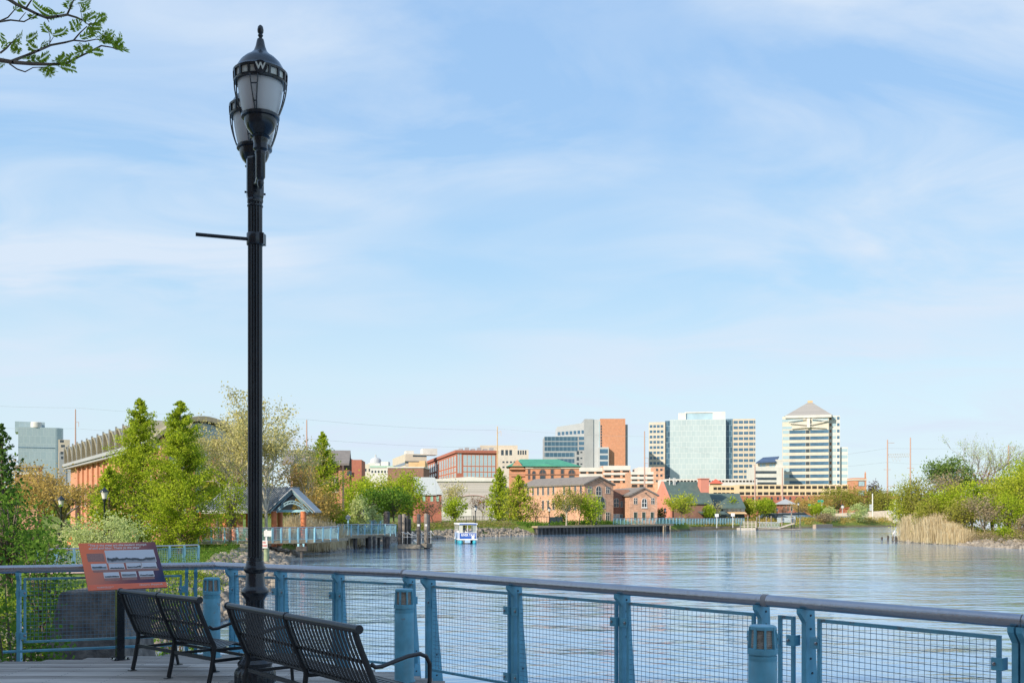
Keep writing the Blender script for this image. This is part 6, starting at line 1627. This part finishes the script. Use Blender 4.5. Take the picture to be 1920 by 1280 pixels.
cable('power line hanging just above the brick hall roof', [(-60,800,300),(141,803,300),(575,822,300),(932,838,380)])
cable('power line passing behind the towers from the tall pole', [(932,803,380),(1208,818,330),(1415,872,300)])
cable('upper power line running from the gantry out over the right bank', [(1420,868,300),(1664,840,330),(1891,838,330),(2100,830,330)])
cable('lower power line running from the gantry out over the right bank', [(1470,880,300),(1664,866,330),(1891,878,330),(2100,886,330)])
# --- black fences on the far bank
def fence(label, p0, p1, z, h, solid=False):
    d, L = dirto(p0,p1); t = thing('fence', label, 'fence', (p0[0],p0[1],z), math.atan2(d.y,d.x))
    q = MB()
    if solid: q.box(0,L,0,.05,0,h)
    else:
        n = int(L/.45)
        for i in range(n+1): q.box(L*i/n-.02,L*i/n+.02,0,.04,0,h)
        q.box(0,L,-.01,.05,h-.12,h-.06); q.box(0,L,-.01,.05,.1,.16)
    q.build('fence_panel', M_hole, t)
    for i in range(max(2,int(L/3))+1): x = L*i/max(2,int(L/3)); q = MB(); q.box(x-.05,x+.05,-.05,.08,0,h+.12); q.build('post', M_hole, t)
fence('black railing fence along the foot of the grey hall', G(855,168), G(985,172), -.75, 1.5)
fence('dark screened fence beside the pale yellow tree', G(985,170), G(1030,168), -.72, 1.4)
fence('dark solid fence panel left of the brick warehouse', G(1030,166.5), G(1054,167), -.72, 1.35, True)

q = MB(); 
pts_ = [(-75,62),(-40,60),(-26,58),(-22,50),(-20,44)]
for a_, b_ in zip(pts_[:-1], pts_[1:]):
    d, L = dirto(a_, b_); n_ = Vector((-d.y, d.x))*1.7
    for i in range(8):
        p0 = Vector(a_).lerp(Vector(b_), i/8); p1 = Vector(a_).lerp(Vector(b_), (i+1)/8)
        c4 = [p0-n_, p1-n_, p1+n_, p0+n_]; zz = [gz(c.x, c.y)+.06 for c in c4]
        q.quad(*[(c.x, c.y, z) for c, z in zip(c4, zz)])
tag(q.build('path', mat('brick_path', (.48,.34,.27), rough=.9, var=.15, scale=2)), kind='structure')
# ---------------------------------------------------------------- trees one by one
T = tree
# left bank
T('cone', 4, 772, 38, 130, L_dark, 'tall open dark green conifer at the left edge', leaf=.13, cov=1.25)
T('round', 22, 900, 30, 140, L_mid, 'leafy mid green tree low at the left edge', leaf=.10, cov=1.5, trunk_frac=.15)
T('shrub', 80, 975, 24, 130, L_mid, 'mid green shrub spreading over the railing left of the information panel', cat='shrub', leaf=.085, cov=1.3, name='shrub')
T('shrub', 30, 1010, 17, 190, L_mid, 'large leafy shrub right behind the railing at the left edge', cat='shrub', leaf=.075, cov=1.5, name='shrub')
T('shrub', 330, 1078, 23, 120, L_mid, 'low grassy shrub on the bank behind the smaller bench', cat='shrub', leaf=.09, cov=.8, name='shrub')
T('fine', 140, 862, 84, 170, L_bud, 'broad tan budding tree in front of the long brick hall', leaf=.16, cov=3.4, bark=BARKG)
T('fine', 75, 880, 92, 110, L_bud, 'smaller tan budding tree left of the broad one', leaf=.16, cov=2.6, bark=BARKG)
T('cone', 262, 727, 76, 155, L_spring, 'tall yellow green conifer, left of the pair in front of the brick hall', leaf=.12, cov=2.7, seed=3)
T('cone', 338, 730, 68, 165, L_spring, 'tall yellow green conifer, right of the pair in front of the brick hall', leaf=.11, cov=3.0, seed=21)
T('cone', 205, 862, 72, 110, L_spring, 'short bright conifer at the foot of the left tall one', leaf=.15, cov=2.2)
T('shrub', 205, 956, 58, 160, L_pale, 'pale silvery willow shrub behind the information panel', cat='shrub', leaf=.11, cov=2.2, name='shrub')
T('fine', 500, 730, 82, 300, L_syc, 'huge pale barked sycamore opening its first leaves behind the street lamp', leaf=.15, cov=2.2, bark=BARKP, seed=11)
T('fine', 425, 762, 88, 150, L_syc, 'slender sycamore with pale new leaves left of the street lamp', leaf=.15, cov=1.7, bark=BARKP, seed=5)
T('round', 408, 850, 95, 60, L_spring2, 'small yellow green tree behind the pavilion roof', leaf=.19, cov=1.6)
T('round', 470, 860, 98, 120, L_olive, 'olive green tree directly behind the pavilion', leaf=.19, cov=1.8)
T('cone', 604, 795, 104, 105, L_spring, 'dark topped conifer between the street lamp and the red brick block', leaf=.15, cov=3)
T('fine', 560, 835, 92, 90, L_bud, 'tan budding tree right of the pavilion gable', leaf=.16, cov=2.2, bark=BARKP)
T('round', 590, 900, 100, 90, L_bud, 'low tan and green tree at the right end of the pavilion', leaf=.19, cov=2.0)
T('shrub', 672, 924, 112, 46, L_pale, 'pale green willow behind the low pier', leaf=.19, cov=2.2, name='shrub', cat='shrub')
T('shrub', 642, 962, 108, 30, L_mid, 'clipped round green bush beside the pier railing', leaf=.16, cov=3, name='shrub', cat='shrub')
T('shrub', 702, 945, 118, 34, L_pale, 'second pale willow bush behind the low pier', leaf=.2, cov=2, name='shrub', cat='shrub')
T('round', 670, 893, 150, 84, L_spring, 'bright green round tree, leftmost of the grove behind the pier', leaf=.25, cov=2.4, trunk_frac=.2)
T('round', 712, 884, 156, 86, L_spring2, 'yellow green round tree, second in the grove behind the pier', leaf=.25, cov=2.4, trunk_frac=.2)
T('round', 765, 885, 148, 74, L_spring, 'bright green round tree, rightmost of the grove behind the pier', leaf=.25, cov=2.6, trunk_frac=.2)
T('round', 738, 912, 142, 82, L_mid, 'darker round tree in the middle of the grove behind the pier', leaf=.24, cov=2.2, trunk_frac=.25)
T('round', 695, 915, 140, 56, L_mid, 'dark low tree under the leftmost grove crown', leaf=.24, cov=2.0, trunk_frac=.2)
T('fine', 812, 925, 150, 50, L_twig, 'bare reddish twiggy tree before the small brick house', leaf=.2, cov=.9, bark=BARKG)
T('round', 853, 930, 160, 50, L_spring, 'small dense bright green tree in front of the grey hall', leaf=.24, cov=3, trunk_frac=.2)
T('fine', 856, 893, 172, 46, L_syc, 'thin pale tree rising behind the small bright green one', leaf=.22, cov=1.6, bark=BARKG)
T('fine', 905, 928, 175, 44, L_pink, 'pinkish budding tree in front of the grey hall', leaf=.2, cov=.9, bark=BARKG)
T('cone', 936, 868, 172, 62, L_spring, 'tall green tree left of the old brick warehouse', leaf=.27, cov=2.4)
T('cone', 972, 884, 168, 74, L_spring2, 'broad yellow green tree touching the warehouse corner', leaf=.27, cov=2.3)
T('fine', 1004, 930, 172, 40, L_bud, 'tan twiggy tree against the long warehouse wall', leaf=.2, cov=1.2, bark=BARKG)
T('round', 1062, 917, 163, 62, L_olive, 'white stemmed pale yellow tree in front of the warehouse', leaf=.22, cov=1.8, bark=BARKP, trunk_frac=.35)
T('fine', 1086, 913, 168, 44, L_pink, 'pinkish budding tree between two green ones at the warehouse', leaf=.2, cov=1.3, bark=BARKG)
T('round', 1108, 922, 165, 50, L_spring, 'fresh green tree partly covering the tall warehouse gable', leaf=.22, cov=2.2, trunk_frac=.3)
T('shrub', 1052, 958, 168, 24, L_dark, 'dark round bush behind the white stemmed tree', leaf=.2, cov=3, name='shrub', cat='shrub')
T('shrub', 1240, 949, 188, 20, L_dark, 'dark bush between the brick annex and the salmon gable', leaf=.2, cov=3, name='shrub', cat='shrub')
T('round', 1278, 925, 193, 62, L_spring2, 'spreading yellow green tree in front of the salmon restaurant', leaf=.25, cov=2.4, trunk_frac=.3)
T('round', 1328, 945, 196, 26, L_spring, 'small bright tree under the restaurant chimney', leaf=.24, cov=3, trunk_frac=.3)
T('fine', 1340, 936, 198, 24, L_syc, 'thin pale tree beside the small bright one at the restaurant', leaf=.2, cov=1.2, bark=BARKG)
T('round', 1404, 932, 212, 34, L_spring2, 'yellow green tree left of its darker neighbour behind the far dock', leaf=.27, cov=2.8, trunk_frac=.25)
T('round', 1433, 933, 214, 38, L_spring, 'deep green tree behind the far dock', leaf=.27, cov=3, trunk_frac=.25)
T('fine', 1470, 946, 225, 26, L_pink, 'small rusty budding tree near the parked cars', leaf=.22, cov=1.5, bark=BARKG)
T('fine', 1505, 942, 238, 36, L_bud, 'tan budding tree right of the parked cars', leaf=.25, cov=1.6, bark=BARKG)
T('round', 1531, 940, 240, 32, L_spring, 'round green tree behind the traffic light', leaf=.28, cov=3, trunk_frac=.2)
T('round', 1572, 912, 262, 84, L_olive, 'wide olive tree in front of the beige garage', leaf=.32, cov=1.8, trunk_frac=.2)
T('round', 1618, 914, 262, 84, L_olive, 'wide olive tree before the orange brick stair tower', leaf=.32, cov=1.8, trunk_frac=.2)
T('round', 1538, 924, 258, 60, L_bud, 'tan tree at the left of the olive ones', leaf=.3, cov=1.6, trunk_frac=.2)
T('shrub', 1555, 948, 228, 32, L_pale, 'pale willow above the brown hedge on the far bank', leaf=.26, cov=2.4, name='shrub', cat='shrub')
T('shrub', 1610, 942, 232, 40, L_pale, 'larger pale green willow before the concrete wall', leaf=.26, cov=3, name='shrub', cat='shrub')
T('shrub', 1548, 960, 224, 52, L_twig, 'brown leafless hedge on the far bank', leaf=.24, cov=2.4, name='hedge', cat='hedge')
T('round', 1638, 905, 380, 34, L_purple, 'dark purple tree behind the rust red bridge', leaf=.4, cov=2.6, trunk_frac=.15)
T('round', 1668, 918, 375, 50, L_olive, 'distant olive tree beyond the bridge', leaf=.4, cov=2.4, trunk_frac=.1)
T('round', 1664, 944, 268, 60, L_mid, 'green tree under the rust red bridge', leaf=.32, cov=2.6, trunk_frac=.05)
# right bank
T('pine', 1784, 846, 132, 92, L_pine, 'dark green pine standing above the right bank', leaf=.2, cov=2.2)
T('bare', 1846, 807, 138, 92, L_pale, 'tall bare pale tree with hazy buds on the right bank', leaf=.13, cov=.55, bark=BARKG, seed=4)
T('bare', 1932, 840, 138, 70, L_pale, 'bare pale tree cut by the right edge', leaf=.13, cov=.6, bark=BARKG, seed=9)
T('fine', 1864, 872, 128, 70, L_pink, 'reddish brown budding tree in front of the bare pale one', leaf=.16, cov=1.3, bark=BARKG)
T('round', 1726, 893, 126, 92, L_olive, 'olive green tree at the left end of the right bank', leaf=.19, cov=2.0, trunk_frac=.1)
T('fine', 1780, 872, 124, 78, L_twig, 'grey brown twiggy tree below the pine', leaf=.17, cov=1.6, bark=BARKG)
T('round', 1760, 916, 120, 70, L_spring, 'bright green bush tree above the reeds', leaf=.18, cov=2.6, trunk_frac=.05)
T('round', 1822, 898, 118, 80, L_spring, 'bright fresh green tree in the middle of the right bank', leaf=.18, cov=2.2, trunk_frac=.15)
T('round', 1912, 872, 116, 80, L_spring2, 'yellow green tree before the flat roofed grey building', leaf=.18, cov=2.4, trunk_frac=.15)
T('fine', 1850, 922, 112, 84, L_twig, 'tan leafless thicket above the rocky right shore', leaf=.15, cov=2.2, bark=BARKG)
T('round', 1893, 915, 112, 74, L_spring, 'leafy green bush tree beside the tan thicket', leaf=.17, cov=2.2, trunk_frac=.05)
T('round', 1800, 930, 114, 60, L_olive, 'olive bush behind the second clump of reeds', leaf=.17, cov=2.2, trunk_frac=.02)
T('shrub', 1884, 984, 106, 34, L_spring, 'small bright green bush just above the right shore rocks', leaf=.14, cov=2.6, name='shrub', cat='shrub')
T('shrub', 1918, 965, 106, 40, L_twig, 'brown leafless bush at the right edge above the rocks', leaf=.14, cov=2.0, name='shrub', cat='shrub')
T('round', 1912, 858, 124, 96, L_spring, 'tallest leafy green tree at the right edge behind the yellow green one', leaf=.17, cov=2.2, trunk_frac=.2)
T('round', 1975, 870, 116, 90, L_spring, 'green tree just beyond the right edge', leaf=.2, cov=1.6, trunk_frac=.1)
T('round', 1700, 900, 128, 60, L_spring2, 'yellow green tree at the inner tip of the right bank', leaf=.16, cov=2.4, trunk_frac=.08)
T('round', 1790, 905, 121, 76, L_spring2, 'yellow green bush tree under the dark green pine', leaf=.16, cov=2.4, trunk_frac=.06)
T('round', 1862, 890, 121, 66, L_spring2, 'yellow green tree under the tall bare pale one', leaf=.16, cov=2.0, trunk_frac=.1)
T('round', 1743, 930, 119, 60, L_olive, 'olive bush tree just behind the tallest reeds', leaf=.16, cov=2.6, trunk_frac=.03)
T('round', 1500, 930, 256, 50, L_bud, 'tan green tree in front of the brick base of the long garage', leaf=.3, cov=2.0, trunk_frac=.1)
T('round', 1655, 918, 256, 60, L_olive, 'olive tree beside the rust red bridge', leaf=.3, cov=2.2, trunk_frac=.05)
T('round', 1370, 930, 208, 30, L_spring, 'small green tree at the end of the dark green roof', leaf=.25, cov=2.4, trunk_frac=.2)
T('round', 432, 895, 79, 60, L_spring, 'green tree branches in front of the left end of the pavilion', leaf=.12, cov=1.1, trunk_frac=.25)
# distant wood
def wood_mass(name, px0, px1, Y0, Y1, h0, h1, m, n, leaf):
    C = []
    for i in range(n):
        px = rng.uniform(px0, px1); Y = rng.uniform(Y0, Y1); x = PX(px, Y); z = gz(x, Y) if False else -.5
        h = rng.uniform(h0, h1); r_ = h*.45; k = 260
        q = rng.normal(size=(k,3)); q /= np.linalg.norm(q, axis=1)[:,None]; q *= rng.uniform(.5,1,(k,1))**.4
        C.append(q*np.array([r_, r_, h*.5]) + np.array([x, Y, z + h*.5]))
    o = leaf_obj(name, np.concatenate(C), leaf, m); tag(o, kind='stuff'); return o
wood_mass('distant_wood', 1560, 2150, 420, 520, 6, 11, L_olive, 90, 1.1)
wood_mass('distant_wood', -300, 700, 260, 420, 5, 9, L_olive, 130, .9)
wood_mass('distant_wood', 700, 1560, 300, 380, 3, 6, L_olive, 110, .8)
wood_mass('bank_bushes', 1900, 2500, 110, 180, 3, 6, L_mid, 60, .35)
# low scrub on the banks
def shore_pts(line, n, w0, w1):
    L = np.array(line, float); seg = np.hypot(*(L[1:]-L[:-1]).T); cs = np.concatenate([[0], np.cumsum(seg)]); out = []
    for i in range(n):
        s = rng.uniform(0, cs[-1]); j = min(len(seg)-1, np.searchsorted(cs, s, 'right')-1); f = (s-cs[j])/seg[j]
        p = L[j] + (L[j+1]-L[j])*f; d = (L[j+1]-L[j])/seg[j]; nn = np.array([-d[1], d[0]]); out.append(p + nn*rng.uniform(w0, w1))
    out = np.array(out); return np.concatenate([out, land_z(out[:,0], out[:,1])[:,None]], 1)
def shore_between(y0, y1, left=True):
    i0 = next(i for i, p in enumerate(SH) if p == y0); i1 = next(i for i, p in enumerate(SH) if p == y1); return SH[i0:i1+1]
near_line = SH[3:13]; mid_line = SH[13:21]; far_line = SH[24:31]; right_line = SH[35:41]
def scrub(name, pts, s, leaf, m, k=26, hh=.6):
    c = np.repeat(pts, k, 0) + rng.normal(size=(len(pts)*k,3))*np.array([s,s,s*.5]) + np.array([0,0,hh])
    o = leaf_obj(name, c, leaf, m); return tag(o, kind='stuff')
scrub('bank_scrub', shore_pts(mid_line, 900, 2.2, 9), .45, .13, L_olive, hh=.35)
scrub('bank_scrub', shore_pts(mid_line, 500, 2.6, 9), .5, .13, L_twig, hh=.5)
scrub('bank_scrub', shore_pts(mid_line, 300, 3, 10), .5, .14, L_mid, hh=.4)
scrub('bank_scrub', shore_pts(far_line, 900, 1.5, 9), .5, .22, L_bud, hh=.3)
scrub('bank_scrub', shore_pts(far_line, 500, 3, 10), .5, .22, L_olive, hh=.4)
scrub('bank_scrub', shore_pts(right_line, 500, 2.5, 8), .5, .12, L_olive, hh=.5)
scrub('bank_scrub', shore_pts(right_line, 700, 1.0, 5), .4, .12, L_twig, hh=.35)
scrub('bank_scrub', shore_pts(SH[21:25], 350, 2, 6), .4, .2, L_mid, hh=.3)
scrub('bank_scrub', shore_pts(near_line, 500, 2.6, 5), .4, .07, L_mid, hh=.25)
# weeds and long grass near the deck, behind the left railing
pts = []
for i in range(2600):
    x = rng.uniform(-15, -9.2); y = rng.uniform(14, 46)
    pts.append((x, y))
pts = np.array(pts); pz = land_z(pts[:,0], pts[:,1]); keep = pz > -1.75
g3 = np.concatenate([pts, pz[:,None]], 1)[keep]
scatter_tufts('long_grass', g3, .34, .22, L_grass, 14, lean=.25, blade=.012)
sel = g3[rng.integers(0, len(g3), 520)]
scrub('weeds', sel, .28, .06, L_spring, k=30, hh=.22)
pts = np.stack([rng.uniform(-40,-14,5000), rng.uniform(46,100,5000)], 1); pz = land_z(pts[:,0], pts[:,1]); keep = pz > -1.6
scatter_tufts('long_grass', np.concatenate([pts, pz[:,None]], 1)[keep], .22, .3, L_grass, 7, lean=.25, blade=.03)
# rocks
tag(rocks('riprap', SH[3:9], 3.0, 1500, .12, .38, M_rock), kind='stuff')
tag(rocks('riprap', SH[8:13], 3.2, 1500, .18, .5, M_rock), kind='stuff')
tag(rocks('riprap', SH[13:21], 2.2, 2200, .15, .45, M_rock), kind='stuff')
tag(rocks('riprap', SH[35:41], 2.2, 1700, .15, .42, M_rock), kind='stuff')
# reeds
def reed_patch(px0, px1, Y0, Y1, n, h, bl=30, blade=.022):
    px = rng.uniform(px0, px1, n); Y = rng.uniform(Y0, Y1, n); x = (px-960)/F*Y; z = land_z(x, Y); k = z > WATER + .05
    p = np.stack([x, Y, z], 1)[k]; o = scatter_tufts('reeds', p, h, .5, L_straw, bl, lean=.10, blade=blade)
reed_patch(1694, 1752, 114, 124, 800, 2.7); reed_patch(1750, 1790, 111, 117, 450, 2.1); reed_patch(1700, 1765, 113, 120, 700, 2.75)
reed_patch(1782, 1808, 108, 112, 150, 1.5)
reed_patch(548, 640, 91, 98, 260, 2.3); reed_patch(610, 680, 99, 106, 160, 1.3)
# ---------------------------------------------------------------- honey locust over the deck
def locust():
    t = thing('locust_tree', 'feathery leaved tree whose twigs hang into the sky at the top left corner', 'tree', (-6.6, 4.6, 0), 0)
    W2 = Wood(); ox = Vector((-6.6, 4.6, 0)); Yb = 6.0
    W2.path([Vector((0,0,-.05)),Vector((.1,0,2.2)),Vector((.3,.2,3.6)),Vector((.5,.4,5.2)),Vector((.2,.6,7.4))], .17, .07, 12)
    def pp(x, y, dy=0): return P(x, y, Yb+dy) - ox
    base = Vector((.3,.2,3.7)); b2 = Vector((.45,.35,4.8))
    root1 = pp(-160, 95, -.3); root2 = pp(-90,-60,-.1)
    W2.path([base, root1, pp(-60,104), pp(0,113)], .035, .014, 8); W2.path([b2, root2, pp(-20,-30), pp(15,-2)], .03, .014, 8)
    tw = [([(0,113),(25,117),(60,120),(95,121),(122,120),(131,116)],.013,.006),([(122,120),(146,108),(165,99),(190,86),(208,89),(220,93)],.007,.003),
          ([(20,116),(45,106),(72,95),(95,85),(122,80),(138,76),(150,62),(163,50)],.009,.003),([(138,76),(160,78),(180,74),(196,77)],.005,.002),
          ([(15,-2),(30,8),(50,17),(70,27),(88,34),(108,31),(126,28),(143,33),(154,38)],.011,.006),([(126,28),(133,12),(140,-4)],.006,.003),([(50,14),(58,2),(64,-8)],.005,.003),
          ([(0,41),(20,38),(45,41),(58,34),(68,30)],.006,.002),([(0,40),(15,33),(28,18)],.005,.003),([(35,40),(48,24)],.003,.002),([(18,120),(32,130),(47,135),(62,127),(86,126)],.005,.002),
          ([(0,100),(12,91),(22,80),(35,68)],.006,.002),([(88,34),(92,42)],.004,.002),([(93,84),(94,70),(91,58),(84,48)],.003,.0015),([(94,80),(100,70),(109,65)],.002,.001),([(154,38),(165,46),(172,52)],.003,.002),([(165,46),(182,43),(196,38)],.003,.0015),([(154,38),(151,15),(146,5)],.002,.001)]
    for pts, r0, r1 in tw: W2.path([pp(x, y, .12*math.sin(x*.05+y)) for x, y in pts], r0, r1, 6)
    W2.build('trunk', BARK, t)
    fr = [(60,5,120,25),(88,12,98,30),(130,18,138,0),(146,8,152,-8),(150,24,163,5),(155,30,172,22),(160,38,182,24),(163,20,168,0),(178,43,198,30),(186,44,200,34),(165,48,188,52),(162,50,190,50),(160,62,185,58),(150,72,176,60),(180,72,196,58),(190,76,214,62),(186,80,205,56),(196,76,212,76),
          (144,60,134,40),(148,56,152,40),(93,62,81,46),(96,66,124,52),(70,94,54,80),(75,88,90,80),(36,88,30,100),(48,76,70,62),(30,70,42,60),(22,78,32,95),(20,98,38,78),(45,112,60,100),(62,118,58,104),(70,116,92,100),(75,118,70,104),(108,116,122,100),(104,118,118,112),(112,122,124,108),
          (96,124,84,144),(92,126,98,142),(90,124,104,134),(88,126,80,134),(112,124,142,132),(106,124,124,126),(132,118,146,104),(128,116,140,118),(150,104,146,82),(148,100,142,86),(158,96,168,86),(162,84,170,92),(174,97,192,100),(210,88,230,76),(216,92,226,62),(222,94,240,92),(212,90,240,96),(216,86,212,74),(126,6,128,-6),(34,-2,44,10),(26,20,38,8),(56,38,66,28),(3,92,14,80),(0,60,12,82),(10,118,0,124)]
    C = []
    r = random.Random(2)
    V = []
    for (x0,y0,x1,y1) in fr:
        a = pp(x0,y0, r.uniform(-.06,.06)); b_ = pp(x1,y1, r.uniform(-.1,.1)); d = b_ - a; L = d.length; n_ = max(6, int(L/.0062))
        side = d.normalized().cross(Vector((0,1,0))).normalized(); side = (side + Vector((0, r.uniform(-.6,.6), 0))).normalized()
        cv = side * L * r.uniform(-.22,.22)
        for i in range(n_):
            u = (i+.5)/n_; c = a + d*u + cv*math.sin(math.pi*u); ll = .036*(1-.5*abs(u-.4)*1.6)*r.uniform(.8,1.2)
            for sgn in (-1,1):
                tip = c + (side*sgn*.82 + d.normalized()*.5 + Vector((0,r.uniform(-.5,.5),r.uniform(-.3,.1)))).normalized()*ll
                w_ = d.normalized()*ll*.22; m_ = c.lerp(tip, .5)
                V += [c, m_ + w_, tip, m_ - w_]
    # fuller foliage out of the frame on the tree's own limbs
    k = 3000; q = rng.normal(size=(k,3))*np.array([1.3,1.3,.7]) + np.array([-.2,-.4,7.8])
    v2 = leaf_quads(q, .06)
    vv = np.concatenate([np.array([tuple(x) for x in V]), v2]); o = np_mesh('foliage', vv, np.arange(len(vv)), 4, leafmat('locust_leaves', (.16,.30,.03), (.44,.58,.08), .55)); o.parent = t
locust()
